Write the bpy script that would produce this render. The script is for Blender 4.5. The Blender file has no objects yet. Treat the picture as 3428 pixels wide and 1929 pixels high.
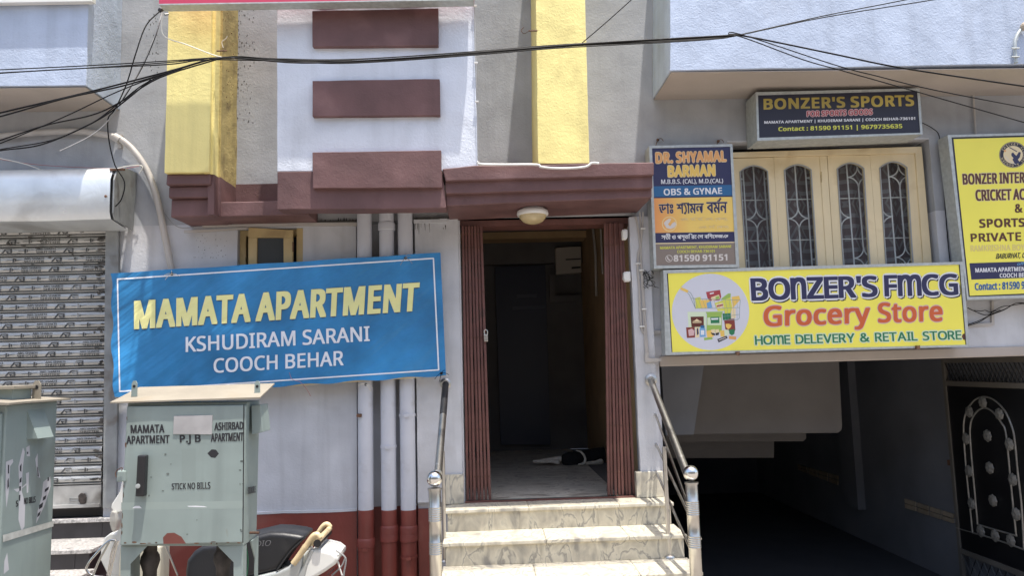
import bpy, bmesh, math, random
FONT = [
[512,46,437,0,368,177,141,177,73,0,0,0,224,575,289,575,512,0,282,415,279,424,274,438,269,455,263,473,259,489,255,500,251,484,247,468,242,452,238,438,234,425,230,415,165,241,346,241,4,6,5,4,14,6,14,7,6,4,15,14,13,7,14,12,7,13,4,16,15,11,7,12,4,17,16,10,7,11,4,18,17,4,19,18,9,7,10,4,20,19,8,7,9,4,21,20,22,7,8,4,2,21,2,22,21,2,1,22,1,7,22,4,3,2,0,7,1],
[521,100,241,573,336,565,404,541,445,497,459,431,456,399,446,371,431,347,409,328,382,313,350,304,350,300,384,292,415,279,441,261,461,236,474,203,478,163,472,115,454,74,425,42,385,19,337,5,279,0,78,0,78,573,256,329,318,335,357,352,377,382,384,423,376,463,351,490,308,506,245,511,150,511,150,329,150,269,150,61,265,61,330,68,371,91,394,125,401,168,398,197,388,221,370,241,344,256,307,266,260,269,24,35,25,35,0,25,35,1,0,35,2,1,35,34,2,34,3,2,24,36,35,33,3,34,32,3,33,32,4,3,31,4,32,30,4,31,30,5,4,29,5,30,29,6,5,28,6,29,28,7,6,27,7,28,27,8,7,26,8,27,24,37,36,37,26,36,37,8,26,37,9,8,37,10,9,37,11,10,37,12,11,37,13,12,37,49,13,49,14,13,24,38,37,48,14,49,47,14,48,47,15,14,46,15,47,45,15,46,45,16,15,44,16,45,44,17,16,43,17,44,42,17,43,42,18,17,41,18,42,41,19,18,40,19,41,40,20,19,39,20,40,24,39,38,24,20,39,24,21,20,24,22,21,24,23,22],
[507,92,323,517,280,513,241,502,206,482,178,456,155,423,139,383,129,337,125,286,131,220,147,164,175,117,213,83,262,62,322,55,359,57,394,62,427,69,460,78,460,15,427,5,393,-2,356,-7,312,-8,232,1,166,28,115,72,78,131,56,203,49,287,53,349,67,406,89,456,120,499,159,534,206,559,261,575,324,581,367,578,409,572,448,561,482,547,453,486,425,497,394,508,360,515,36,38,37,36,39,38,35,39,36,35,40,39,35,41,40,34,41,35,34,45,41,45,44,41,44,43,41,43,42,41,33,1,34,1,0,34,0,45,34,33,2,1,33,3,2,32,3,33,32,4,3,31,4,32,31,5,4,31,6,5,30,6,31,30,7,6,29,7,30,29,8,7,28,8,29,28,9,8,28,10,9,27,10,28,27,11,10,26,11,27,26,12,11,26,13,12,17,19,18,25,13,26,16,19,17,25,14,13,15,19,16,14,19,15,25,19,14,24,19,25,24,20,19,24,21,20,23,21,24,23,22,21],
[585,56,536,292,528,203,501,131,457,74,399,33,325,8,237,0,78,0,78,573,254,573,335,565,404,540,460,501,502,446,528,377,460,289,454,359,435,415,404,457,361,487,308,505,244,511,150,511,150,62,228,62,329,76,402,119,446,190,7,22,8,22,9,8,22,10,9,22,11,10,22,21,11,21,12,11,7,23,22,20,12,21,19,12,20,19,13,12,18,13,19,17,13,18,17,14,13,16,14,17,16,0,14,15,0,16,15,1,0,27,1,15,27,2,1,26,2,27,26,3,2,25,3,26,24,3,25,24,4,3,7,24,23,7,4,24,7,5,4,7,6,5],
[446,24,398,0,78,0,78,573,398,573,398,509,150,509,150,330,383,330,383,268,150,268,150,63,398,63,1,5,2,5,3,2,5,4,3,1,6,5,1,9,6,9,7,6,9,8,7,1,10,9,1,11,10,1,0,11],
[416,20,150,0,78,0,78,573,398,573,398,509,150,509,150,306,383,306,383,243,150,243,1,5,2,5,3,2,5,4,3,1,6,5,1,9,6,9,7,6,9,8,7,1,0,9],
[584,92,326,302,524,302,524,22,478,8,431,-1,380,-6,323,-8,241,1,173,28,120,71,81,130,57,202,49,286,58,370,84,442,127,500,186,544,259,571,346,581,392,578,437,572,478,561,516,547,489,484,457,497,421,508,382,515,342,517,278,510,225,489,181,455,150,409,131,353,124,286,130,222,146,166,175,119,216,84,270,62,340,55,375,56,404,59,429,63,452,68,452,238,326,238,17,19,18,17,20,19,17,21,20,16,21,17,16,22,21,16,26,22,26,25,22,25,24,22,24,23,22,15,27,16,27,26,16,15,28,27,15,29,28,14,29,15,14,30,29,14,31,30,13,31,14,13,32,31,12,32,13,12,33,32,45,1,0,45,44,1,44,2,1,11,33,12,11,34,33,43,2,44,11,35,34,10,35,11,10,36,35,9,36,10,9,37,36,9,38,37,8,38,9,42,2,43,41,2,42,8,39,38,40,2,41,39,2,40,8,2,39,7,2,8,7,3,2,7,4,3,6,4,7,6,5,4],
[594,24,516,0,443,0,443,267,150,267,150,0,78,0,78,573,150,573,150,330,443,330,443,573,516,573,5,7,6,5,8,7,9,11,10,9,0,11,5,3,8,3,9,8,3,2,9,2,0,9,5,4,3,1,0,2],
[272,24,239,0,32,0,32,42,99,57,99,515,32,531,32,573,239,573,239,531,172,515,172,57,239,42,5,7,6,5,8,7,4,8,5,4,9,8,3,9,4,3,10,9,2,10,3,2,11,10,1,11,2,1,0,11],
[219,48,-3,-152,-21,-152,-37,-150,-51,-146,-63,-142,-63,-81,-49,-84,-35,-87,-20,-88,-5,-89,15,-87,33,-81,50,-70,63,-53,71,-29,74,3,74,573,146,573,146,9,141,-42,128,-82,105,-113,75,-135,39,-148,15,17,16,15,18,17,15,19,18,14,19,15,13,19,14,13,20,19,12,20,13,11,20,12,4,6,5,10,20,11,10,21,20,4,7,6,4,8,7,9,21,10,4,9,8,4,21,9,4,22,21,4,23,22,3,23,4,2,23,3,2,0,23,1,0,2],
[496,32,496,0,411,0,209,273,150,222,150,0,78,0,78,573,150,573,150,290,174,318,199,345,224,372,249,399,403,573,488,573,261,323,5,7,6,5,8,7,12,14,13,12,15,14,11,15,12,10,15,11,9,15,10,9,0,15,8,2,9,2,0,9,5,3,8,3,2,8,1,0,2,5,4,3],
[420,12,78,0,78,573,150,573,150,64,400,64,400,0,0,2,1,0,3,2,0,4,3,0,5,4],
[727,56,330,0,142,502,139,502,140,484,142,461,143,435,144,407,144,377,144,347,144,0,78,0,78,573,184,573,361,103,364,103,544,573,650,573,650,0,578,0,578,352,578,380,579,408,580,435,581,460,583,482,584,501,581,501,390,0,10,2,11,2,12,11,2,1,12,1,13,12,14,26,15,26,16,15,26,25,16,25,17,16,10,3,2,0,13,1,14,27,26,24,17,25,10,4,3,23,17,24,10,5,4,22,17,23,10,6,5,21,17,22,20,17,21,10,7,6,19,17,20,10,8,7,18,17,19,10,9,8,0,14,13,0,27,14],
[609,48,532,0,447,0,141,476,138,476,139,455,141,432,142,406,143,378,144,349,144,320,144,0,78,0,78,573,161,573,467,99,470,99,469,115,468,137,467,164,466,193,465,223,464,249,464,573,532,573,11,3,12,3,13,12,3,2,13,2,14,13,21,23,22,21,0,23,11,4,3,1,14,2,11,5,4,11,6,5,11,7,6,11,8,7,11,9,8,11,10,9,20,0,21,19,0,20,18,0,19,17,0,18,16,0,17,15,0,16,1,15,14,1,0,15],
[626,100,577,287,573,224,561,166,540,116,510,73,473,38,428,13,375,-3,314,-8,251,-3,196,13,151,39,114,73,85,116,65,167,53,224,49,288,56,370,78,442,114,500,166,545,232,572,314,581,393,572,459,545,510,501,547,442,570,370,125,287,130,220,145,163,171,117,207,83,255,62,314,55,373,62,420,83,456,117,481,163,496,220,501,287,490,384,456,457,398,503,314,518,255,511,207,490,171,457,145,411,130,354,21,23,22,21,24,23,20,24,21,20,25,24,19,44,20,44,25,20,19,45,44,43,25,44,19,46,45,42,25,43,42,26,25,18,46,19,18,47,46,18,48,47,41,26,42,41,27,26,17,48,18,17,49,48,40,27,41,16,49,17,40,0,27,16,28,49,15,28,16,15,29,28,39,0,40,39,1,0,14,29,15,39,2,1,14,30,29,38,2,39,13,30,14,38,3,2,13,31,30,37,3,38,36,3,37,13,32,31,12,32,13,36,4,3,12,33,32,35,4,36,11,33,12,35,5,4,11,34,33,34,5,35,11,5,34,10,5,11,10,6,5,9,6,10,9,7,6,8,7,9],
[485,60,229,573,326,562,393,528,431,475,444,404,441,370,433,336,417,306,395,278,364,255,324,238,275,227,216,223,150,223,150,0,78,0,78,573,223,511,150,511,150,285,208,285,258,288,298,296,330,311,352,334,365,363,370,401,361,449,334,484,289,504,15,18,16,18,0,16,18,1,0,18,2,1,18,17,2,17,29,2,29,3,2,15,19,18,28,3,29,27,3,28,27,4,3,26,4,27,26,5,4,25,5,26,25,6,5,24,6,25,24,7,6,23,7,24,22,7,23,22,8,7,21,8,22,20,8,21,15,13,19,13,20,19,13,8,20,13,9,8,13,10,9,13,11,10,13,12,11,15,14,13],
[499,66,236,573,301,568,353,555,393,532,422,500,439,460,444,410,440,368,427,334,408,306,385,285,358,269,330,257,487,0,403,0,264,237,150,237,150,0,78,0,78,573,232,510,150,510,150,298,236,298,296,304,338,325,362,359,370,407,366,440,355,467,336,486,310,500,275,507,18,21,19,21,0,19,21,1,0,21,2,1,21,3,2,21,20,3,20,4,3,18,22,21,32,4,20,31,4,32,31,5,4,30,5,31,29,5,30,28,5,29,28,6,5,27,6,28,27,7,6,26,7,27,26,8,7,25,8,26,25,9,8,24,9,25,24,10,9,23,10,24,18,16,22,16,23,22,16,10,23,16,11,10,16,12,11,16,15,12,15,13,12,18,17,16,14,13,15],
[440,140,403,153,396,106,378,66,348,35,307,11,257,-3,198,-8,167,-7,137,-5,109,-1,83,4,61,11,41,19,41,88,73,76,113,65,156,57,201,55,240,57,273,66,298,79,316,98,327,120,330,147,327,173,318,194,302,213,277,230,242,247,196,265,161,279,131,294,106,311,85,330,69,351,57,375,50,403,48,435,54,477,71,513,99,542,136,563,180,576,231,581,276,578,318,572,355,562,389,549,366,487,336,499,302,508,266,515,229,517,196,515,169,507,148,494,133,478,124,457,121,434,124,407,133,386,149,367,172,351,204,335,246,318,293,299,332,279,362,255,385,228,398,194,42,44,43,42,45,44,41,45,42,41,46,45,40,46,41,40,47,46,40,51,47,51,50,47,50,49,47,49,48,47,39,52,40,52,51,40,39,53,52,39,54,53,38,54,39,38,55,54,38,56,55,38,57,56,37,57,38,37,58,57,36,58,37,36,59,58,36,60,59,35,60,36,35,61,60,34,61,35,34,62,61,34,63,62,33,63,34,33,64,63,32,64,33,32,65,64,31,65,32,31,66,65,30,66,31,29,66,30,29,67,66,28,67,29,28,68,67,27,68,28,26,68,27,26,69,68,25,69,26,25,0,69,24,0,25,23,0,24,23,1,0,22,1,23,21,1,22,21,2,1,20,2,21,12,14,13,19,2,20,12,15,14,19,3,2,18,3,19,12,16,15,17,3,18,12,17,16,12,3,17,12,4,3,11,4,12,11,5,4,10,5,11,9,5,10,8,5,9,8,6,5,7,6,8],
[446,16,259,0,187,0,187,509,8,509,8,573,437,573,437,509,259,509,3,5,4,3,6,5,2,6,3,1,7,2,7,6,2,1,0,7],
[586,52,513,202,507,146,489,95,459,52,416,20,360,-1,290,-8,196,7,128,50,86,118,72,204,72,573,144,573,144,201,154,139,182,93,228,64,294,55,342,59,379,73,407,96,427,126,438,161,442,202,442,573,513,573,10,12,11,10,13,12,23,25,24,23,0,25,9,13,10,22,0,23,22,1,0,9,14,13,21,1,22,21,2,1,9,15,14,20,2,21,8,15,9,19,2,20,19,3,2,8,16,15,18,3,19,8,17,16,17,3,18,8,3,17,8,4,3,7,4,8,7,5,4,6,5,7],
[481,38,481,573,277,0,204,0,0,573,75,573,204,205,213,182,220,160,226,139,231,119,236,100,241,80,245,100,250,119,255,140,262,161,269,183,277,207,405,573,2,4,3,2,5,4,17,0,18,17,1,0,16,1,17,2,6,5,15,1,16,2,7,6,14,1,15,2,8,7,13,1,14,2,9,8,12,1,13,2,10,9,11,1,12,2,11,10,2,1,11],
[454,18,227,291,376,573,454,573,263,222,263,0,191,0,191,219,0,573,79,573,6,8,7,6,0,8,0,2,1,0,3,2,6,3,0,6,4,3,5,4,6],
[459,20,427,0,30,0,30,55,332,508,40,508,40,573,419,573,419,518,118,64,427,64,4,6,5,4,7,6,4,3,7,3,8,7,2,8,3,2,9,8,2,0,9,1,0,2],
[450,106,231,437,299,428,347,403,376,358,385,293,385,0,334,0,320,61,317,61,298,40,279,22,258,9,234,-1,206,-6,172,-8,136,-5,103,6,75,23,55,48,41,80,37,119,50,176,87,219,152,245,243,257,316,259,316,285,310,330,293,359,265,375,227,380,194,378,163,370,133,359,106,347,84,400,115,414,151,426,190,434,252,208,184,200,141,182,118,155,110,119,115,87,132,66,157,53,188,49,238,56,279,79,306,117,315,172,315,210,38,1,0,37,1,38,37,2,1,36,2,37,35,2,36,35,29,2,29,3,2,34,33,35,33,32,35,32,31,35,31,30,35,30,29,35,28,3,29,27,3,28,27,4,3,26,4,27,26,5,4,25,5,26,24,52,25,52,5,25,23,52,24,22,52,23,21,40,22,40,39,22,39,52,22,51,5,52,21,41,40,21,42,41,20,42,21,50,5,51,20,43,42,19,43,20,19,44,43,49,7,50,7,5,50,19,45,44,18,45,19,48,8,49,8,7,49,18,46,45,48,9,8,6,5,7,47,9,48,18,47,46,18,9,47,17,9,18,17,10,9,16,10,17,16,11,10,16,12,11,15,12,16,15,13,12,14,13,15],
[493,96,139,461,138,435,138,410,136,389,135,373,139,373,161,398,189,419,226,432,272,437,344,423,401,381,437,312,449,215,444,147,427,91,400,48,365,17,322,-2,272,-8,226,-3,189,10,161,31,139,55,133,55,119,0,68,0,68,609,139,609,260,379,219,374,188,361,165,339,150,308,142,268,139,217,139,214,145,144,165,93,202,61,261,51,312,61,348,93,369,145,376,216,369,287,348,338,311,368,26,28,27,26,0,28,26,1,0,8,10,9,26,2,1,7,10,8,7,11,10,6,11,7,26,3,2,5,29,6,29,11,6,26,4,3,29,47,11,47,12,11,5,30,29,5,31,30,26,5,4,26,33,5,33,32,5,32,31,5,46,12,47,45,12,46,45,13,12,26,34,33,44,13,45,26,35,34,26,36,35,43,13,44,43,14,13,26,37,36,43,15,14,42,15,43,26,38,37,41,15,42,26,24,38,24,39,38,41,16,15,40,16,41,24,23,39,23,40,39,26,25,24,22,40,23,22,16,40,22,17,16,21,17,22,21,18,17,20,18,21,20,19,18],
[385,84,241,-8,187,-2,139,15,99,45,69,87,50,143,44,213,51,284,71,342,102,385,142,415,191,432,245,438,278,436,309,431,336,424,358,415,337,356,316,363,292,370,267,374,244,376,204,371,172,358,148,335,131,303,120,263,117,213,120,166,131,126,148,94,172,71,202,58,240,53,273,55,302,60,328,68,351,78,351,15,328,5,304,-2,275,-7,11,13,12,11,14,13,10,14,11,10,15,14,10,16,15,9,16,10,9,21,16,21,20,16,20,19,16,19,18,16,18,17,16,8,22,9,22,21,9,8,23,22,8,24,23,7,24,8,7,25,24,7,26,25,6,26,7,6,27,26,6,28,27,5,28,6,5,29,28,4,29,5,4,30,29,4,31,30,3,31,4,36,38,37,3,32,31,35,38,36,34,38,35,3,33,32,33,38,34,3,38,33,2,38,3,1,38,2,1,39,38,1,40,39,1,41,40,0,41,1],
[452,88,234,438,286,432,329,414,364,385,390,346,406,299,411,244,411,201,117,201,127,137,154,90,197,62,254,52,293,54,327,60,359,69,392,82,392,20,359,8,327,-1,292,-6,251,-8,194,-2,143,17,101,48,70,91,51,146,44,212,50,277,68,333,96,378,134,411,181,431,233,380,188,372,154,348,130,309,119,257,338,257,335,292,326,322,312,346,292,364,266,376,32,1,0,32,2,1,31,2,32,31,3,2,30,3,31,30,33,3,33,43,3,43,4,3,30,34,33,29,34,30,42,4,43,29,35,34,41,4,42,29,36,35,41,5,4,40,5,41,28,36,29,39,5,40,28,37,36,39,6,5,38,6,39,27,37,28,27,38,37,27,6,38,27,7,6,26,8,27,8,7,27,26,9,8,25,9,26,25,10,9,24,10,25,24,11,10,15,17,16,14,17,15,24,12,11,13,17,14,12,17,13,24,17,12,23,17,24,23,18,17,22,18,23,22,19,18,22,20,19,21,20,22],
[276,60,266,375,158,375,158,0,87,0,87,375,12,375,12,408,87,432,87,457,92,507,104,547,124,577,152,597,186,609,227,613,252,612,274,609,294,604,310,599,292,544,278,548,262,552,245,555,228,556,197,550,175,532,162,502,158,458,158,430,266,430,13,15,14,13,16,15,12,16,13,12,17,16,12,18,17,12,19,18,11,21,12,21,20,12,20,19,12,10,23,11,23,22,11,22,21,11,10,24,23,10,25,24,9,25,10,9,26,25,8,26,9,8,27,26,8,28,27,7,28,8,6,28,7,6,29,28,6,0,29,5,0,6,4,0,5,3,1,4,1,0,4,3,2,1],
[496,70,139,431,138,415,138,399,136,384,135,370,140,370,155,391,174,407,196,420,221,429,247,435,273,437,321,433,360,421,391,400,413,370,426,330,431,280,431,0,361,0,361,275,355,321,338,353,308,372,265,379,222,374,189,360,166,338,150,308,142,269,139,222,139,0,68,0,68,609,139,609,32,34,33,32,0,34,10,12,11,9,12,10,9,13,12,32,1,0,8,13,9,8,14,13,7,14,8,32,2,1,6,14,7,6,15,14,32,3,2,5,24,6,24,15,6,32,4,3,5,25,24,23,15,24,5,26,25,22,15,23,32,5,4,32,28,5,28,27,5,27,26,5,22,16,15,21,16,22,21,17,16,20,17,21,32,29,28,20,18,17,19,18,20,32,30,29,32,31,30],
[207,40,104,591,119,588,133,580,142,566,145,546,142,526,133,512,119,504,104,501,88,504,75,512,66,526,63,546,66,566,75,580,88,588,139,430,139,0,68,0,68,430,18,16,19,18,17,16,15,1,0,14,1,15,14,2,1,13,2,14,13,3,2,12,3,13,12,4,3,11,4,12,11,5,4,10,5,11,10,6,5,9,6,10,9,7,6,8,7,9],
[750,102,540,438,603,429,649,401,676,352,685,280,685,0,615,0,615,277,610,321,594,353,567,372,528,379,474,369,438,342,418,298,411,237,411,0,342,0,342,277,339,308,332,333,320,353,303,367,281,376,253,379,215,374,185,360,164,338,150,308,141,269,139,223,139,0,68,0,68,430,125,430,136,371,140,371,155,392,173,409,194,422,217,431,241,436,266,438,312,433,349,420,378,398,398,366,402,366,427,398,461,420,499,433,41,43,42,50,1,0,40,43,41,40,44,43,49,1,50,39,44,40,32,34,33,32,35,34,49,2,1,38,44,39,38,45,44,48,2,49,37,45,38,48,10,2,10,3,2,37,46,45,47,11,48,11,10,48,36,24,37,24,46,37,36,25,24,23,46,24,47,12,11,22,46,23,36,26,25,9,3,10,32,36,35,32,28,36,28,27,36,27,26,36,47,13,12,21,46,22,21,47,46,21,13,47,20,13,21,8,3,9,8,4,3,20,14,13,19,14,20,7,4,8,32,29,28,18,14,19,18,15,14,7,5,4,17,15,18,6,5,7,32,30,29,17,16,15,32,31,30],
[496,54,275,438,343,429,391,401,421,352,431,280,431,0,361,0,361,275,355,321,338,353,308,372,265,379,204,368,166,338,146,289,139,223,139,0,68,0,68,430,125,430,136,371,140,371,156,392,175,409,198,422,222,431,248,436,26,1,0,25,1,26,24,1,25,17,19,18,17,20,19,24,2,1,23,2,24,22,2,23,22,11,2,11,10,2,10,3,2,21,11,22,21,12,11,9,3,10,17,21,20,17,14,21,14,13,21,13,12,21,8,3,9,8,4,3,7,4,8,17,15,14,7,5,4,6,5,7,17,16,15],
[485,100,442,216,438,165,428,121,411,82,388,51,359,25,324,7,285,-4,241,-8,200,-4,163,7,129,25,100,51,77,82,59,121,48,165,44,216,50,282,68,336,97,380,137,412,186,431,244,438,299,431,347,412,387,380,417,336,436,282,117,216,120,169,130,128,147,95,172,71,203,56,243,51,282,56,314,71,339,95,356,128,366,169,369,216,365,263,355,303,338,335,314,359,282,374,242,379,185,368,147,335,124,284,21,23,22,20,23,21,20,24,23,19,24,20,19,25,24,18,47,19,47,46,19,46,25,19,46,45,25,45,26,25,44,26,45,18,48,47,43,26,44,17,48,18,43,27,26,17,49,48,42,27,43,41,27,42,17,28,49,16,28,17,41,0,27,40,0,41,15,28,16,15,29,28,39,0,40,39,1,0,15,30,29,38,1,39,14,30,15,38,2,1,14,31,30,37,2,38,13,31,14,37,3,2,13,32,31,36,3,37,12,32,13,36,4,3,12,33,32,35,4,36,12,34,33,34,4,35,11,34,12,11,4,34,11,5,4,10,5,11,10,6,5,9,6,10,9,7,6,8,7,9],
[331,58,269,438,281,438,295,437,308,435,319,433,310,368,299,370,287,372,275,373,264,374,240,371,217,363,195,351,176,334,161,313,149,289,141,261,139,229,139,0,68,0,68,430,126,430,134,351,137,351,152,374,170,395,191,413,214,426,240,435,28,1,0,28,2,1,28,3,2,28,4,3,27,4,28,27,5,4,19,21,20,19,22,21,26,5,27,25,6,26,6,5,26,24,9,25,9,8,25,8,7,25,7,6,25,23,10,24,10,9,24,23,11,10,23,12,11,19,23,22,19,15,23,15,14,23,14,13,23,13,12,23,19,16,15,19,17,16,19,18,17],
[384,120,348,119,343,80,327,49,302,24,268,6,226,-4,176,-8,135,-6,99,-1,68,8,42,19,42,83,70,71,104,60,141,52,178,49,224,53,256,66,274,86,280,112,278,128,271,141,259,154,239,167,212,180,174,196,135,212,103,228,76,245,57,266,45,292,41,324,52,372,85,408,137,430,202,438,240,436,275,430,308,421,339,409,315,353,287,363,258,372,228,378,197,380,159,377,131,366,114,350,108,328,111,312,119,298,133,286,154,274,182,261,219,246,257,231,289,215,314,197,333,176,344,150,34,36,35,34,37,36,33,37,34,33,38,37,33,39,38,33,42,39,42,41,39,41,40,39,32,44,33,44,43,33,43,42,33,32,45,44,32,46,45,31,46,32,31,47,46,31,48,47,31,49,48,30,49,31,30,50,49,30,51,50,29,51,30,29,52,51,29,53,52,28,53,29,28,54,53,28,55,54,27,55,28,27,56,55,26,56,27,26,57,56,25,57,26,25,58,57,24,58,25,23,58,24,23,59,58,22,59,23,21,59,22,21,0,59,20,0,21,19,0,20,19,1,0,18,1,19,17,1,18,10,12,11,17,2,1,10,13,12,16,2,17,10,14,13,15,2,16,10,15,14,10,2,15,10,3,2,10,4,3,9,4,10,8,4,9,8,5,4,7,5,8,7,6,5],
[289,60,212,50,228,50,245,53,260,55,272,59,272,5,258,0,240,-4,219,-7,200,-8,167,-5,138,4,112,20,91,44,78,79,74,125,74,375,13,375,13,409,75,437,103,528,144,528,144,430,269,430,269,375,144,375,144,127,149,93,163,69,185,54,19,21,20,19,22,21,18,22,19,18,23,22,18,24,23,17,24,18,16,24,17,15,25,16,25,24,16,15,26,25,15,27,26,14,27,15,14,28,27,13,28,14,13,29,28,3,5,4,2,5,3,13,0,29,1,5,2,0,5,1,13,5,0,12,5,13,11,5,12,11,6,5,10,6,11,10,7,6,10,8,7,9,8,10],
[496,62,427,430,427,0,370,0,359,57,356,57,340,36,321,20,298,8,273,-1,247,-6,220,-8,173,-4,134,8,103,29,81,59,68,99,63,148,63,430,135,430,135,153,141,108,158,76,188,57,230,51,273,55,306,69,330,91,345,121,354,160,357,206,357,430,16,18,17,16,19,18,29,0,30,29,1,0,28,1,29,27,1,28,16,20,19,15,20,16,26,1,27,15,21,20,14,21,15,25,3,26,3,1,26,14,22,21,24,4,25,4,3,25,13,22,14,13,23,22,24,5,4,2,1,3,23,5,24,13,5,23,13,6,5,12,6,13,12,7,6,11,7,12,11,8,7,11,9,8,10,9,11],
[409,78,1,430,76,430,169,185,177,164,184,144,191,124,196,105,201,86,205,68,209,68,215,91,224,121,234,153,245,186,333,430,409,430,224,-59,207,-97,188,-130,165,-156,138,-176,106,-188,67,-192,49,-192,34,-190,20,-188,9,-186,9,-130,19,-132,30,-133,43,-134,56,-135,79,-132,99,-126,116,-114,130,-99,142,-80,152,-59,174,-2,38,1,0,38,2,1,13,15,14,13,16,15,12,16,13,38,3,2,38,4,3,11,16,12,38,5,4,38,6,5,10,16,11,38,7,6,9,16,10,38,8,7,38,9,8,38,16,9,37,16,38,36,16,37,36,17,16,35,17,36,35,18,17,34,18,35,33,18,34,32,18,33,32,19,18,26,28,27,26,29,28,31,19,32,26,30,29,26,31,30,26,19,31,26,20,19,26,21,20,25,21,26,24,21,25,24,22,21,23,22,24],
[459,100,419,287,417,221,409,163,395,112,376,70,349,37,316,12,276,-3,229,-8,170,1,122,27,86,70,60,129,44,201,39,287,44,373,58,446,83,504,119,547,167,573,229,581,287,573,335,547,372,504,399,446,414,373,110,287,113,215,121,156,137,111,159,78,190,59,229,52,268,59,298,78,320,110,336,156,345,215,348,287,345,359,336,417,320,463,298,495,268,515,229,521,190,515,159,495,137,463,121,417,113,359,19,21,20,18,21,19,18,22,21,17,22,18,17,44,22,44,23,22,17,45,44,43,23,44,17,46,45,42,23,43,16,46,17,42,24,23,16,47,46,41,24,42,16,48,47,40,24,41,15,48,16,40,25,24,15,49,48,39,25,40,14,49,15,39,0,25,14,26,49,38,0,39,13,26,14,13,27,26,37,0,38,37,1,0,37,2,1,13,28,27,36,2,37,12,28,13,36,3,2,12,29,28,35,3,36,11,29,12,35,4,3,11,30,29,34,4,35,11,31,30,33,4,34,10,31,11,33,5,4,10,32,31,32,5,33,10,5,32,10,6,5,9,6,10,9,7,6,8,7,9],
[459,34,285,0,216,0,216,400,216,422,216,439,217,455,217,470,218,484,219,499,207,487,196,477,184,467,169,455,108,405,71,452,226,573,285,573,14,16,15,14,8,16,8,0,16,14,9,8,7,0,8,14,10,9,6,0,7,14,11,10,5,0,6,14,12,11,4,0,5,14,13,12,3,0,4,2,0,3,1,0,2],
[459,80,417,0,38,0,38,59,188,210,228,251,261,287,287,320,306,353,318,387,322,424,315,466,294,496,261,514,221,520,181,517,147,506,115,489,83,466,45,513,68,531,94,548,122,561,153,572,186,578,221,581,270,576,313,562,347,540,372,510,388,472,394,428,389,385,375,344,353,305,324,267,288,227,247,185,128,67,128,64,417,64,23,25,24,22,25,23,22,26,25,21,26,22,21,27,26,20,27,21,19,27,20,19,28,27,18,13,19,13,28,19,18,14,13,12,28,13,18,15,14,11,28,12,17,16,18,16,15,18,11,29,28,10,29,11,10,30,29,9,30,10,9,31,30,8,31,9,7,31,8,7,32,31,6,32,7,6,33,32,5,33,6,5,34,33,4,34,5,4,35,34,3,35,4,3,36,35,2,36,3,2,37,36,2,38,37,2,39,38,2,0,39,1,0,2],
[459,128,395,439,392,403,381,372,363,347,340,326,310,311,277,302,277,298,337,283,379,255,405,214,413,163,407,116,390,74,360,40,318,14,263,-3,193,-8,150,-6,110,-1,72,8,36,23,36,89,74,73,114,61,155,54,194,51,260,59,305,81,331,117,339,164,335,197,320,223,297,242,265,255,226,263,179,265,123,265,123,326,180,326,223,329,259,339,286,356,307,377,319,404,323,434,316,471,295,498,262,516,219,521,190,520,164,515,140,508,117,498,96,487,75,473,39,521,73,544,115,563,163,576,218,581,296,571,352,540,384,495,59,61,60,58,61,59,58,62,61,57,62,58,56,62,57,56,49,62,49,48,62,48,63,62,55,54,56,54,53,56,53,52,56,52,51,56,51,50,56,50,49,56,47,63,48,46,63,47,46,0,63,45,0,46,45,1,0,44,1,45,43,1,44,43,2,1,42,2,43,42,3,2,41,3,42,41,4,3,40,4,41,39,4,40,39,5,4,37,39,38,37,5,39,37,6,5,37,7,6,37,8,7,37,36,8,36,9,8,35,9,36,34,9,35,33,9,34,33,10,9,32,10,33,31,10,32,31,11,10,30,11,31,29,11,30,29,12,11,28,12,29,28,13,12,21,23,22,27,13,28,27,14,13,21,24,23,21,25,24,26,14,27,21,26,25,21,14,26,21,15,14,20,15,21,20,16,15,19,16,20,18,16,19,18,17,16],
[459,54,443,130,359,130,359,0,291,0,291,130,17,130,17,190,286,576,359,576,359,193,443,193,291,374,291,394,291,412,292,429,293,444,293,459,294,474,294,487,295,500,292,500,285,485,276,468,266,451,257,438,86,193,291,193,6,20,7,20,8,7,20,19,8,19,9,8,6,21,20,18,9,19,17,9,18,6,22,21,16,9,17,6,23,22,15,9,16,6,24,23,14,9,15,6,25,24,13,9,14,12,9,13,11,9,12,26,9,11,6,26,25,6,9,26,6,10,9,6,0,10,5,0,6,4,0,5,3,1,4,1,0,4,3,2,1],
[459,90,221,351,275,346,322,331,361,307,389,274,407,232,413,183,407,128,387,81,356,43,314,15,261,-2,199,-8,156,-6,116,0,80,10,51,23,51,90,82,74,121,62,161,55,200,52,239,55,274,65,302,82,323,106,336,137,341,176,332,225,306,262,262,284,197,292,173,291,146,288,120,284,99,280,64,302,86,573,373,573,373,508,146,508,132,342,148,345,169,348,194,350,36,40,37,40,38,37,40,39,38,36,41,40,44,1,0,43,1,44,42,1,43,42,2,1,41,2,42,36,2,41,36,3,2,36,31,3,31,4,3,35,34,36,34,33,36,33,32,36,32,31,36,30,4,31,29,4,30,29,5,4,28,5,29,28,6,5,27,6,28,27,7,6,26,7,27,25,7,26,25,8,7,24,8,25,16,18,17,23,8,24,23,9,8,16,19,18,22,9,23,16,20,19,21,9,22,16,21,20,16,9,21,16,10,9,15,10,16,15,11,10,14,11,15,13,11,14,13,12,11],
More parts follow.
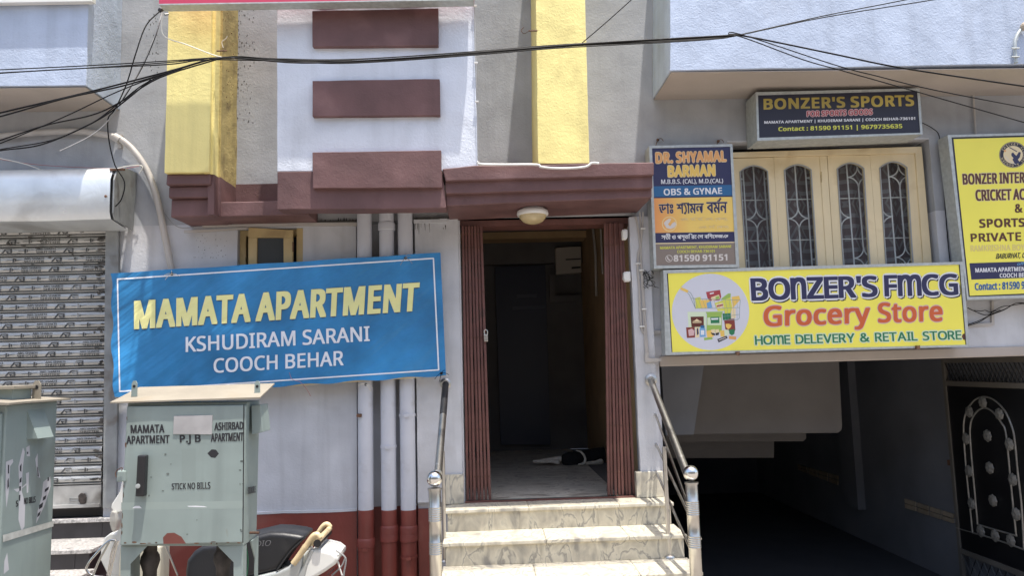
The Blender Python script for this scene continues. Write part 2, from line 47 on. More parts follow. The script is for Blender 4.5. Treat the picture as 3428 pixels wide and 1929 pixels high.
[459,152,44,245,46,294,51,342,60,389,75,433,95,474,121,510,155,539,196,562,246,576,306,581,324,580,344,579,362,577,377,573,377,513,362,517,344,520,326,522,308,523,257,518,216,504,183,483,158,454,139,419,127,380,119,337,115,291,119,291,133,309,150,326,170,339,194,350,223,356,255,358,302,353,342,338,375,313,400,279,416,236,421,184,415,129,399,82,372,44,336,15,291,-2,239,-8,199,-4,163,7,130,26,101,54,77,89,59,133,48,185,238,51,284,59,320,84,343,125,351,184,344,233,324,271,289,295,241,303,205,299,175,287,150,270,131,248,119,223,115,198,117,172,123,146,133,121,146,99,164,79,185,64,210,55,9,11,10,9,12,11,9,13,12,9,14,13,8,14,9,8,16,14,16,15,14,7,18,8,18,17,8,17,16,8,6,19,7,19,18,7,6,20,19,6,21,20,5,21,6,5,22,21,5,23,22,4,23,5,4,24,23,3,24,4,3,25,24,2,25,3,2,26,25,33,35,34,32,35,33,32,36,35,31,36,32,1,26,2,30,36,31,30,37,36,1,27,26,29,37,30,29,62,37,62,38,37,28,62,29,28,63,62,61,38,62,28,64,63,60,38,61,0,27,1,0,28,27,0,64,28,0,65,64,60,39,38,59,39,60,0,66,65,0,67,66,53,67,0,59,40,39,58,40,59,53,68,67,53,69,68,52,69,53,57,40,58,57,41,40,52,70,69,52,71,70,51,71,52,57,42,41,56,42,57,51,72,71,51,73,72,50,73,51,55,42,56,55,43,42,50,74,73,50,75,74,54,43,55,50,54,75,49,54,50,49,43,54,49,44,43,48,44,49,48,45,44,47,45,48,47,46,45],
[459,14,109,0,344,508,35,508,35,573,419,573,419,518,187,0,2,4,3,2,5,4,2,1,5,1,6,5,0,6,1],
[459,178,229,581,276,577,318,565,352,546,378,519,395,485,400,443,396,411,385,383,368,359,346,338,320,319,291,303,325,285,355,265,381,242,401,216,414,185,419,148,413,104,395,65,367,34,330,11,284,-3,231,-8,174,-3,126,10,89,33,61,63,45,101,39,146,43,183,56,214,75,241,99,264,128,283,158,299,131,316,107,336,87,358,71,383,61,411,58,444,63,485,80,518,107,545,141,565,182,577,108,145,116,107,138,76,176,55,229,48,281,55,319,76,342,108,350,148,346,174,335,197,317,217,293,235,264,251,229,265,217,270,184,254,157,237,136,219,121,197,111,173,228,524,188,518,155,502,134,476,127,441,130,414,141,391,157,373,179,357,204,344,232,330,258,343,282,357,302,373,317,392,327,414,330,441,323,476,302,502,270,518,47,1,0,47,2,1,46,2,47,46,3,2,45,3,46,45,4,3,44,69,45,69,4,45,44,70,69,88,4,69,88,5,4,43,70,44,43,71,70,87,5,88,43,72,71,86,5,87,42,72,43,86,6,5,42,73,72,85,6,86,41,73,42,85,7,6,41,74,73,84,7,85,83,7,84,41,75,74,40,75,41,83,8,7,82,8,83,40,76,75,82,9,8,39,76,40,39,77,76,81,9,82,81,10,9,38,77,39,38,78,77,80,10,81,38,79,78,79,10,80,79,11,10,37,79,38,37,11,79,37,12,11,36,12,37,36,13,12,35,13,36,35,14,13,34,63,35,63,14,35,34,64,63,62,14,63,61,14,62,61,15,14,33,64,34,33,65,64,60,15,61,60,16,15,32,65,33,32,66,65,59,16,60,32,67,66,58,16,59,58,17,16,31,67,32,31,68,67,57,17,58,57,18,17,30,68,31,56,18,57,30,48,68,56,19,18,55,19,56,29,48,30,29,49,48,54,19,55,29,50,49,54,20,19,28,50,29,28,51,50,53,20,54,53,21,20,27,51,28,27,52,51,52,21,53,27,21,52,27,22,21,26,22,27,26,23,22,25,23,26,25,24,23],
[459,152,417,328,415,279,410,231,401,183,387,139,366,99,340,63,306,33,265,11,214,-3,154,-8,137,-8,117,-6,97,-4,82,0,82,60,97,56,115,53,134,50,152,50,204,54,245,68,278,90,303,118,322,153,334,192,342,235,346,281,341,281,327,263,310,247,290,233,266,223,237,216,204,214,158,219,118,235,85,260,61,294,45,336,40,387,46,443,63,491,90,529,127,557,171,575,223,581,262,577,299,565,332,545,361,518,384,483,402,439,413,388,223,521,178,513,142,488,118,447,110,388,117,339,137,301,171,277,220,269,256,273,286,285,311,303,330,325,342,349,346,374,344,400,338,426,328,451,315,474,298,493,277,508,252,518,45,47,46,45,48,47,44,48,45,44,49,48,43,49,44,43,50,49,42,55,43,55,54,43,54,50,43,75,50,54,74,50,75,74,51,50,42,56,55,73,51,74,72,51,73,41,56,42,41,57,56,72,52,51,71,52,72,70,52,71,41,58,57,40,58,41,70,53,52,69,53,70,68,53,69,40,59,58,68,0,53,39,59,40,67,0,68,66,0,67,39,60,59,38,60,39,66,1,0,65,1,66,64,1,65,38,61,60,37,61,38,63,28,64,28,27,64,27,1,64,63,29,28,26,1,27,26,2,1,37,62,61,62,29,63,37,29,62,37,30,29,36,30,37,36,31,30,25,2,26,35,31,36,35,32,31,25,3,2,35,33,32,34,33,35,24,3,25,24,4,3,23,4,24,23,5,4,22,5,23,22,6,5,21,6,22,20,6,21,20,7,6,14,16,15,14,17,16,19,7,20,14,18,17,14,19,18,14,7,19,14,8,7,14,9,8,13,9,14,13,10,9,12,10,13,11,10,12],
[587,168,244,581,284,578,318,567,345,549,366,524,378,494,383,458,374,411,350,372,313,338,268,308,423,159,442,186,457,216,469,250,479,286,550,286,536,237,518,191,496,150,468,114,585,0,490,0,420,67,394,46,366,28,336,13,303,2,265,-6,223,-8,171,-4,127,10,91,32,65,63,48,102,43,149,46,187,57,220,75,248,100,273,131,296,166,318,149,337,133,358,118,379,107,403,99,429,96,456,101,493,114,524,135,548,165,567,201,578,209,273,182,257,159,239,141,221,128,201,119,178,116,152,124,112,146,81,181,61,225,55,273,59,314,71,347,90,375,111,241,524,211,519,186,506,171,485,165,457,169,429,180,404,199,378,225,350,265,376,292,401,308,428,313,458,308,484,294,505,271,519,52,1,0,51,1,52,51,2,1,50,2,51,50,3,2,50,4,3,49,4,50,49,68,4,68,83,4,83,5,4,48,69,49,69,68,49,48,70,69,82,5,83,48,71,70,81,5,82,81,6,5,47,71,48,47,72,71,80,6,81,79,6,80,79,7,6,47,73,72,46,73,47,46,74,73,45,74,46,78,7,79,78,8,7,45,75,74,44,75,45,77,8,78,43,75,44,43,76,75,76,8,77,76,9,8,42,76,43,42,9,76,42,10,9,41,10,42,40,10,41,40,53,10,53,11,10,39,53,40,14,16,15,14,17,16,39,54,53,67,11,53,38,54,39,38,55,54,13,17,14,37,55,38,37,56,55,13,18,17,37,57,56,36,57,37,12,18,13,36,58,57,12,19,18,35,58,36,11,19,12,35,59,58,67,19,11,35,60,59,67,20,19,34,60,35,67,21,20,34,61,60,66,23,67,23,21,67,33,61,34,65,23,66,33,62,61,64,23,65,64,24,23,22,21,23,32,62,33,32,63,62,63,24,64,32,24,63,32,25,24,31,25,32,31,26,25,31,27,26,30,27,31,30,28,27,29,28,30],
[215,32,58,43,61,69,72,85,88,94,107,97,126,94,142,85,153,69,157,43,153,18,142,2,126,-8,107,-11,88,-8,72,2,61,18,3,5,4,2,5,3,2,6,5,1,6,2,1,7,6,0,7,1,0,8,7,15,8,0,15,9,8,14,9,15,14,10,9,13,10,14,13,11,10,12,11,13],
[215,30,154,84,146,55,136,23,124,-10,111,-42,98,-74,85,-103,33,-103,41,-72,49,-38,56,-3,63,31,68,63,73,93,148,93,12,14,13,12,0,14,12,1,0,11,1,12,11,2,1,10,2,11,10,3,2,9,3,10,9,4,3,8,4,9,8,5,4,7,5,8,7,6,5],
[215,64,58,387,61,412,72,429,88,438,107,441,126,438,142,429,153,412,157,387,153,362,142,345,126,335,107,332,88,335,72,345,61,362,58,43,61,69,72,85,88,94,107,97,126,94,142,85,153,69,157,43,153,18,142,2,126,-8,107,-11,88,-8,72,2,61,18,19,21,20,18,21,19,18,22,21,17,22,18,17,23,22,16,23,17,16,24,23,31,24,16,31,25,24,30,25,31,30,26,25,29,26,30,29,27,26,28,27,29,3,5,4,2,5,3,2,6,5,1,6,2,1,7,6,0,7,1,0,8,7,15,8,0,15,9,8,14,9,15,14,10,9,13,10,14,13,11,10,12,11,13],
[241,48,32,220,35,285,45,348,60,409,83,468,113,522,150,573,217,573,167,493,132,407,111,315,103,221,107,159,116,98,132,38,154,-20,182,-75,216,-127,150,-127,113,-77,83,-24,60,34,45,94,35,156,5,7,6,5,8,7,4,8,5,4,9,8,3,9,4,2,9,3,2,10,9,1,10,2,1,11,10,0,11,1,0,12,11,23,12,0,23,13,12,22,13,23,22,14,13,21,14,22,21,15,14,20,15,21,20,16,15,19,16,20,19,17,16,18,17,19],
[241,52,209,220,205,156,196,94,180,34,158,-24,128,-77,91,-127,25,-127,59,-75,87,-20,108,38,124,98,134,159,137,221,134,283,124,346,108,406,87,465,59,521,24,573,91,573,128,522,158,468,180,409,196,348,205,285,18,20,19,18,21,20,18,22,21,17,22,18,17,23,22,16,23,17,16,24,23,15,24,16,15,25,24,14,25,15,14,0,25,13,0,14,12,0,13,12,1,0,11,1,12,11,2,1,10,2,11,10,3,2,9,3,10,9,4,3,8,4,9,8,5,4,7,5,8,7,6,5],
[442,8,192,609,250,609,250,-193,192,-193,3,1,0,3,2,1],
[258,8,32,184,32,246,226,246,226,184,0,2,1,0,3,2],
[180,8,128,573,112,366,68,366,52,573,2,0,3,2,1,0]]
from mathutils import Vector, noise
random.seed(7)
SC = bpy.context.scene
# ------------------------------------------------------------------ camera
EYE = Vector((0.0, -6.0, 1.72))
FOC = 1837.0
CX, CY = 1288.0, 725.0
def _n(v): return v / v.length
FWD = _n(Vector((1220 - CX, 925 - CY, FOC)))          # world +Y seen in camera axes (x right, y down, z ahead)
UPV = Vector((826 - CX, -16300 - CY, FOC))
UPV = _n(UPV - FWD * UPV.dot(FWD))
RGT = _n(FWD.cross(UPV))
if RGT.x < 0: RGT = -RGT
# matrix of the camera: columns are camera right, up, back in world
def cam_to_world(v): return Vector((v.dot(RGT), v.dot(FWD), v.dot(UPV)))
cr, cu, cb = cam_to_world(Vector((1, 0, 0))), cam_to_world(Vector((0, -1, 0))), cam_to_world(Vector((0, 0, -1)))
cam = bpy.data.cameras.new('camera'); cam.sensor_width = 36; cam.lens = FOC / 2576 * 36
cam.clip_start = 0.05; cam.clip_end = 600
co = bpy.data.objects.new('camera', cam); SC.collection.objects.link(co)
from mathutils import Matrix
co.matrix_world = Matrix(((cr.x, cu.x, cb.x, EYE.x), (cr.y, cu.y, cb.y, EYE.y), (cr.z, cu.z, cb.z, EYE.z), (0, 0, 0, 1)))
SC.camera = co
# ------------------------------------------------------------------ light
SUN_EL, SUN_AZ = math.radians(78), math.radians(34)
w = bpy.data.worlds.new('World'); SC.world = w; w.use_nodes = True
nt = w.node_tree
sky = nt.nodes.new('ShaderNodeTexSky'); sky.sky_type = 'NISHITA'; sky.sun_disc = False
sky.sun_elevation = SUN_EL; sky.sun_rotation = math.pi - SUN_AZ; sky.air_density = 1.2; sky.dust_density = 3.5; sky.altitude = 40
nt.links.new(sky.outputs[0], nt.nodes['Background'].inputs[0])
nt.nodes['Background'].inputs[1].default_value = 0.15
sl = bpy.data.lights.new('sun', 'SUN'); sl.energy = 3.7; sl.angle = math.radians(0.6); sl.color = (1, 0.95, 0.87)
so = bpy.data.objects.new('sun', sl); SC.collection.objects.link(so)
sd = Vector((math.sin(SUN_AZ) * math.cos(SUN_EL), -math.cos(SUN_AZ) * math.cos(SUN_EL), math.sin(SUN_EL)))
so.rotation_euler = sd.to_track_quat('Z', 'Y').to_euler(); so.location = sd * 30
SC.view_settings.view_transform = 'Standard'; SC.view_settings.look = 'None'
SC.view_settings.exposure = 0.92; SC.view_settings.gamma = 1; SC.view_settings.use_curve_mapping = False

# ------------------------------------------------------------------ measuring helpers
def ray(p): return cam_to_world(Vector((p[0] - CX, p[1] - CY, FOC)))
def WY(p, y, lift=0.0):
    r = ray(p); t = (y - lift - EYE.y) / r.y; return EYE + r * t
def WX(p, x, lift=0.0):
    r = ray(p); t = (x + lift - EYE.x) / r.x; return EYE + r * t
def WZ(p, z):
    r = ray(p); t = (z - EYE.z) / r.z; return EYE + r * t
def CV(x0, y0, s): return lambda x, y: ((x0 + x / s) * 0.75146, (y0 + y / s) * 0.75146)
def lerp(a, b, t): return a + (b - a) * t
def bil(q, u, v):                                   # q = TL TR BR BL, v downwards
    return (lerp(lerp(q[0][0], q[1][0], u), lerp(q[3][0], q[2][0], u), v), lerp(lerp(q[0][1], q[1][1], u), lerp(q[3][1], q[2][1], u), v))

# ------------------------------------------------------------------ materials
MATS = {}
def mat(name, col, rough=0.6, metal=0.0, var=0.08, vscale=3.0, bump=0.0, bscale=60.0, streak=0.0, dirt=None, dirtamt=0.0, dscale=4.0,
        spec=0.5, trans=0.0, alpha=1.0, stretch=(1, 1, 1), distort=0.0, blotch=None, blo=0.0, bls=1.5, coat=0.0, bdist=0.0045):
    m = bpy.data.materials.new(name); m.use_nodes = True; MATS[name] = m
    N, L = m.node_tree.nodes, m.node_tree.links
    b = N['Principled BSDF']; b.inputs['Roughness'].default_value = rough; b.inputs['Metallic'].default_value = metal
    b.inputs['Specular IOR Level'].default_value = spec; b.inputs['Transmission Weight'].default_value = trans; b.inputs['Alpha'].default_value = alpha
    b.inputs['Coat Weight'].default_value = coat
    tc = N.new('ShaderNodeTexCoord')
    def nz(scale, detail=5, st=(1, 1, 1), dist=0.0):
        mp = N.new('ShaderNodeMapping'); mp.inputs['Scale'].default_value = st; L.new(tc.outputs['Object'], mp.inputs[0])
        n = N.new('ShaderNodeTexNoise'); n.inputs['Scale'].default_value = scale; n.inputs['Detail'].default_value = detail; n.inputs['Distortion'].default_value = dist
        L.new(mp.outputs[0], n.inputs[0]); return n
    def mix(fac, a, bcol, mode='MIX'):
        x = N.new('ShaderNodeMix'); x.data_type = 'RGBA'; x.blend_type = mode
        if isinstance(fac, float): x.inputs[0].default_value = fac
        else: L.new(fac, x.inputs[0])
        for i, c in ((6, a), (7, bcol)):
            if isinstance(c, tuple): x.inputs[i].default_value = (*c[:3], 1)
            else: L.new(c, x.inputs[i])
        return x.outputs[2]
    def ramp(src, lo, hi):
        r = N.new('ShaderNodeMapRange'); r.inputs[1].default_value = lo; r.inputs[2].default_value = hi; L.new(src, r.inputs[0]); return r.outputs[0]
    n1 = nz(vscale, 6, stretch, distort)
    lo = tuple(c * (1 - var * 1.6) for c in col); hi = tuple(min(1, c * (1 + var)) for c in col)
    c = mix(ramp(n1.outputs[0], .3, .7), lo, hi)
    if blotch:
        c = mix(ramp(nz(bls, 6, (1, 1, 1), .6).outputs[0], .62 - blo, .72 - blo), c, blotch)
    if streak:
        f = ramp(nz(9, 4, (1, 1, .07)).outputs[0], .52, .8)
        mm = N.new('ShaderNodeMath'); mm.operation = 'MULTIPLY'; L.new(f, mm.inputs[0]); mm.inputs[1].default_value = streak
        c = mix(mm.outputs[0], c, tuple(k * .45 for k in col))
    if dirt:
        f = ramp(nz(dscale, 8, (1, 1, 1), .4).outputs[0], .56, .72)
        mm = N.new('ShaderNodeMath'); mm.operation = 'MULTIPLY'; L.new(f, mm.inputs[0]); mm.inputs[1].default_value = dirtamt
        c = mix(mm.outputs[0], c, dirt)
    L.new(c, b.inputs['Base Color'])
    if bump:
        n2 = nz(bscale, 3, stretch, .8); n3 = nz(bscale * .22, 3)
        ad = N.new('ShaderNodeMath'); ad.operation = 'ADD'; L.new(n2.outputs[0], ad.inputs[0]); L.new(n3.outputs[0], ad.inputs[1])
        bp = N.new('ShaderNodeBump'); bp.inputs['Strength'].default_value = bump; bp.inputs['Distance'].default_value = bdist
        L.new(ad.outputs[0], bp.inputs['Height']); L.new(bp.outputs[0], b.inputs['Normal'])
    return m
def marble(name, c1, c2, c3, scale=1.6, st=(1, 1, 1), rough=.3):
    m = bpy.data.materials.new(name); m.use_nodes = True
    N, L = m.node_tree.nodes, m.node_tree.links; b = N['Principled BSDF']; b.inputs['Roughness'].default_value = rough
    tc = N.new('ShaderNodeTexCoord'); mp = N.new('ShaderNodeMapping'); mp.inputs['Scale'].default_value = st; mp.inputs['Rotation'].default_value = (0.2, .5, .3); L.new(tc.outputs['Object'], mp.inputs[0])
    n = N.new('ShaderNodeTexNoise'); n.inputs['Scale'].default_value = scale * 2; n.inputs['Detail'].default_value = 8; n.inputs['Distortion'].default_value = .7; L.new(mp.outputs[0], n.inputs[0])
    r = N.new('ShaderNodeValToRGB'); L.new(n.outputs[0], r.inputs[0])
    e = r.color_ramp.elements; e[0].position = .3; e[0].color = (*c3, 1); e[1].position = .78; e[1].color = (*c1, 1)
    for p, c in ((.42, c2), (.5, c1), (.545, c3), (.565, c1), (.65, c2)):
        k = e.new(p); k.color = (*c, 1)
    n2 = N.new('ShaderNodeTexNoise'); n2.inputs['Scale'].default_value = scale * 9; n2.inputs['Detail'].default_value = 6; L.new(mp.outputs[0], n2.inputs[0])
    x = N.new('ShaderNodeMix'); x.data_type = 'RGBA'; x.blend_type = 'MULTIPLY'; x.inputs[0].default_value = .35; L.new(r.outputs[0], x.inputs[6]); L.new(n2.outputs[0], x.inputs[7])
    L.new(x.outputs[2], b.inputs['Base Color']); return m
M_ = dict
lav = mat('lavender_plaster', (.46, .53, .66), .8, var=.08, bump=.75, bscale=55, dirt=(.30, .32, .36), dirtamt=.4, dscale=1.5, streak=.3)
white = mat('white_blue_plaster', (.68, .72, .80), .8, var=.06, bump=.7, bscale=50, dirt=(.42, .44, .48), dirtamt=.4, dscale=1.5, streak=.3)
wallu = mat('shaded_upper_wall_paint', (.38, .39, .41), .8, var=.12, bump=.45, bscale=50, dirt=(.2, .19, .18), dirtamt=.3, dscale=2.6, streak=.25)  # same wall paint as below, with the upper shade put into its grey
wallm = mat('pale_grey_wall_paint', (.57, .577, .605), .75, var=.09, bump=.45, bscale=50, dirt=(.27, .25, .23), dirtamt=.45, dscale=1.6, streak=.35)
pipewhite = mat('painted_pipe_white', (.56, .57, .62), .55, var=.06, bump=.2, bscale=30, dirt=(.3, .28, .25), dirtamt=.3, dscale=6, streak=.3)
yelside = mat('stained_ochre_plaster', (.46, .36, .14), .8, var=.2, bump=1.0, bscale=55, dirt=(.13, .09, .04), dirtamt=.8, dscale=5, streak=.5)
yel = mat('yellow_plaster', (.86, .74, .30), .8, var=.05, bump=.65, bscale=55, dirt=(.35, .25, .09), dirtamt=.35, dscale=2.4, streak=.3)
brown = mat('maroon_brown_plaster', (.145, .074, .072), .65, var=.16, bump=.5, bscale=45, dirt=(.26, .15, .145), dirtamt=.35, dscale=3, streak=.3)
redm = mat('red_oxide_paint', (.215, .050, .038), .5, var=.12, bump=.4, bscale=40, dirt=(.30, .14, .11), dirtamt=.45, dscale=3, streak=.35)
soff = mat('bounce_tinted_soffit', (.42, .37, .33), .8, var=.05, bump=.25, bscale=40)  # warm ground bounce and shade under overhangs are put into this beige
cream = mat('cream_enamel', (.74, .61, .38), .45, var=.05, bump=.12, bscale=30, dirt=(.42, .27, .10), dirtamt=.5, dscale=3, streak=.15)
ochre = mat('ochre_enamel', (.56, .42, .20), .5, var=.12, bump=.2, bscale=30, dirt=(.2, .12, .05), dirtamt=.5, dscale=5)
galv = mat('galvanised_steel', (.46, .49, .485), .5, metal=.35, var=.10, vscale=30, dirt=(.36, .37, .36), dirtamt=.3, dscale=8)
hoodm = mat('brushed_tin_sheet', (.72, .75, .76), .45, metal=.6, var=.1, vscale=3, dirt=(.3, .29, .27), dirtamt=.5, dscale=2.5, bump=.25, bscale=6, bdist=.02)
slatm = mat('printed_tin_slat', (.48, .48, .465), .42, metal=.5, var=.14, vscale=5, dirt=(.10, .085, .07), dirtamt=.8, dscale=3.2, bump=.15, bscale=20)
railm = mat('worn_guide_steel', (.30, .31, .31), .6, metal=.4, var=.2, vscale=6, dirt=(.13, .08, .05), dirtamt=.7, dscale=5, bump=.3)
steel = mat('stainless_steel', (.56, .54, .50), .3, metal=1, var=.05, vscale=10, dirt=(.3, .26, .22), dirtamt=.3, dscale=9)
chrome = mat('polished_steel', (.75, .74, .72), .06, metal=1, var=.02)
railpaint = mat('paint_spotted_steel', (.50, .49, .46), .36, metal=1, var=.1, vscale=10, blotch=(.75, .75, .75), blo=-.01, bls=14)
tapem = mat('black_tape', (.02, .02, .022), .45, var=.2, blotch=(.6, .6, .6), blo=-.06, bls=20)
boxg = mat('grey_green_enamel', (.255, .31, .295), .5, var=.09, bump=.18, bscale=10, dirt=(.17, .19, .165), dirtamt=.55, dscale=2.2, streak=.35, blotch=(.16, .09, .05), blo=-.095, bls=7)
boxroof = mat('weathered_cream_roof', (.27, .24, .19), .7, var=.12, dirt=(.25, .19, .12), dirtamt=.6, dscale=3, bump=.2)
rust = mat('rusty_iron', (.14, .07, .04), .8, var=.4, vscale=12, bump=.5)
blackm = mat('black_plastic', (.018, .018, .02), .4, var=.2)
cabl = mat('black_cable', (.008, .008, .009), .6, spec=.15, var=.2, blotch=(.4, .4, .42), blo=-.075, bls=4)
cablg = mat('grey_cable', (.3, .3, .3), .5, var=.2, blotch=(.6, .6, .6), blo=.02, bls=6)
cablw = mat('white_cable', (.65, .62, .55), .5, var=.1)
cablp = mat('pink_cable', (.42, .16, .16), .5, var=.1)
pvc = mat('old_pvc_conduit', (.46, .43, .40), .5, var=.08, bump=.15, dirt=(.3, .26, .22), dirtamt=.4)
gatem = mat('brown_gate_paint', (.145, .06, .05), .5, var=.15, vscale=6, bump=.25, bscale=60, dirt=(.05, .03, .025), dirtamt=.6, dscale=6, streak=.3)
gatem2 = mat('black_gate_paint', (.013, .013, .014), .35, var=.2)
gframe = mat('dusty_grey_gate_paint', (.16, .145, .125), .5, var=.15)
silver = mat('silver_ornament_paint', (.27, .26, .235), .4, metal=.3, var=.15, vscale=20)
mar = marble('cream_marble', (.75, .695, .56), (.62, .57, .46), (.36, .34, .30), 2.2, (1.6, 1, .8))
marf = marble('floor_marble', (.85, .80, .70), (.72, .67, .58), (.36, .31, .27), 1.6, (1, 2.2, 1))
green = mat('green_marble', (.11, .16, .15), .3, var=.3, vscale=14)
gran = mat('speckled_granite', (.50, .48, .46), .3, var=.35, vscale=60, dirt=(.1, .1, .1), dirtamt=.8, dscale=30)
tilem = mat('dark_riser_tile', (.035, .032, .036), .35, var=.2, vscale=8, dirt=(.1, .1, .1), dirtamt=.3)
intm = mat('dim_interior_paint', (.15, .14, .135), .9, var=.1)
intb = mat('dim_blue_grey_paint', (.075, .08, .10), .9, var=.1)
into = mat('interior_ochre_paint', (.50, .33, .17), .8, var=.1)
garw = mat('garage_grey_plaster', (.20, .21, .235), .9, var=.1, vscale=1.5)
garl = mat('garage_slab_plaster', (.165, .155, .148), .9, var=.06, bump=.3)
brk = mat('pale_vent_tile', (.46, .38, .28), .7, var=.2)
glassd = mat('dark_window_glass', (.035, .04, .042), .08, var=.1, spec=.6)
milk = mat('milky_lamp_glass', (.52, .42, .24), .25, var=.12, vscale=14)
grnd = mat('dusty_concrete_ground', (.26, .235, .21), .9, var=.12, vscale=1.2, bump=.4, bscale=30)
pinks = mat('pink_sign_board', (.55, .05, .11), .4, var=.05)
whitep = mat('white_plastic', (.72, .71, .68), .4, var=.05)
scoot = mat('white_scooter_body', (.80, .80, .76), .18, var=.03, coat=.6)
scootg = mat('silver_scooter_panel', (.48, .50, .49), .3, metal=.3, var=.05)
seatm = mat('black_seat_vinyl', (.018, .019, .023), .42, var=.15, bump=.2, bscale=120, dirt=(.05, .05, .05), dirtamt=.5, dscale=4)
ivory = mat('yellowed_ivory_plastic', (.66, .52, .31), .4, var=.15, vscale=8)
lensm = mat('clear_lens', (.55, .53, .48), .1, var=.1, alpha=.55)
blackfur = mat('black_dog_fur', (.014, .014, .017), .85, var=.3, vscale=30, bump=.6, bscale=150)
whitefur = mat('white_dog_fur', (.80, .74, .64), .85, var=.15, vscale=25, bump=.5, bscale=150, dirt=(.15, .1, .08), dirtamt=.5, dscale=20)
primer = mat('red_primer', (.17, .05, .038), .6, var=.15)
def flat(name, col, rough=.45, var=.03): return mat(name, col, rough, var=var, vscale=2.5)
p_navy = flat('print_navy', (.026, .027, .085)); p_dnavy = flat('print_dark_navy', (.018, .018, .035)); p_yel = flat('print_yellow', (.86, .78, .11))
p_white = flat('print_white', (.72, .73, .76)); p_blue = flat('print_blue', (.022, .12, .28)); p_tau = flat('print_taupe', (.22, .18, .155))
p_gold = flat('print_gold', (.42, .32, .07), var=.2); p_red = flat('print_red', (.36, .05, .06)); p_pink = flat('print_pale_pink', (.62, .42, .42))
p_or = flat('print_orange', (.58, .115, .035)); p_green = flat('print_green', (.02, .18, .08)); p_mint = flat('print_mint', (.62, .72, .52)); p_lime = flat('print_lime', (.62, .62, .09))
p_brn = flat('print_brown', (.10, .035, .02)); p_amber = flat('print_amber', (.72, .36, .13), var=.15); p_yo = flat('print_sun_yellow', (.78, .52, .12)); p_cream = flat('print_cream', (.75, .62, .38))
p_fade = flat('print_faded', (.76, .60, .30)); p_black = flat('print_black', (.02, .02, .025)); p_lgrey = flat('print_pale_grey', (.62, .58, .55)); p_sky = flat('print_light_blue', (.16, .36, .62)); p_beige2 = flat('print_faded_beige', (.72, .60, .22))
p_choc = flat('print_chocolate', (.11, .025, .015)); p_leaf = flat('print_leaf_green', (.30, .46, .10)); p_maroon = flat('print_maroon', (.22, .04, .03)); p_disc = flat('print_disc_lilac', (.60, .61, .68))
# banner cloth: blue print with a fine weave and soft creases
def banner_mat(name, col, var=.12):
    m = mat(name, col, .45, var=var, vscale=2.2, stretch=(1, 1, 1))
    N, L = m.node_tree.nodes, m.node_tree.links; b = N['Principled BSDF']; tc = N['Texture Coordinate'] if 'Texture Coordinate' in N else N.new('ShaderNodeTexCoord')
    mp = N.new('ShaderNodeMapping'); m0 = N.new('ShaderNodeMapping'); m0.inputs['Rotation'].default_value = (0, math.radians(38), 0); L.new(tc.outputs['Object'], m0.inputs[0]); mp.inputs['Scale'].default_value = (1.0, 1, 7); L.new(m0.outputs[0], mp.inputs[0])
    n = N.new('ShaderNodeTexNoise'); n.inputs['Scale'].default_value = .9; n.inputs['Detail'].default_value = 3; L.new(mp.outputs[0], n.inputs[0])
    n2 = N.new('ShaderNodeTexNoise'); n2.inputs['Scale'].default_value = 1.1; n2.inputs['Detail'].default_value = 2; L.new(tc.outputs['Object'], n2.inputs[0])
    ad = N.new('ShaderNodeMath'); ad.operation = 'MULTIPLY'; L.new(n.outputs[0], ad.inputs[0]); L.new(n2.outputs[0], ad.inputs[1])
    bp = N.new('ShaderNodeBump'); bp.inputs['Strength'].default_value = .85; bp.inputs['Distance'].default_value = .10; L.new(ad.outputs[0], bp.inputs['Height'])
    mw = N.new('ShaderNodeMapping'); mw.inputs['Scale'].default_value = (14, 1, 260); L.new(tc.outputs['Object'], mw.inputs[0])
    n3 = N.new('ShaderNodeTexNoise'); n3.inputs['Scale'].default_value = 1.0; n3.inputs['Detail'].default_value = 2; L.new(mw.outputs[0], n3.inputs[0])
    src = b.inputs['Base Color'].links[0].from_socket
    x = N.new('ShaderNodeMix'); x.data_type = 'RGBA'; x.blend_type = 'OVERLAY'; x.inputs[0].default_value = .13; L.new(src, x.inputs[6]); L.new(n3.outputs[0], x.inputs[7])
    L.new(x.outputs[2], b.inputs['Base Color']); L.new(bp.outputs[0], b.inputs['Normal']); return m
ban_blue = banner_mat('banner_blue_cloth', (.030, .22, .48), .25); ban_yel = banner_mat('banner_yellow_print', (.86, .82, .36), .05)
ban_white = banner_mat('banner_white_print', (.80, .82, .87), .04); ban_dark = banner_mat('banner_shadow_print', (.02, .05, .12), .05)
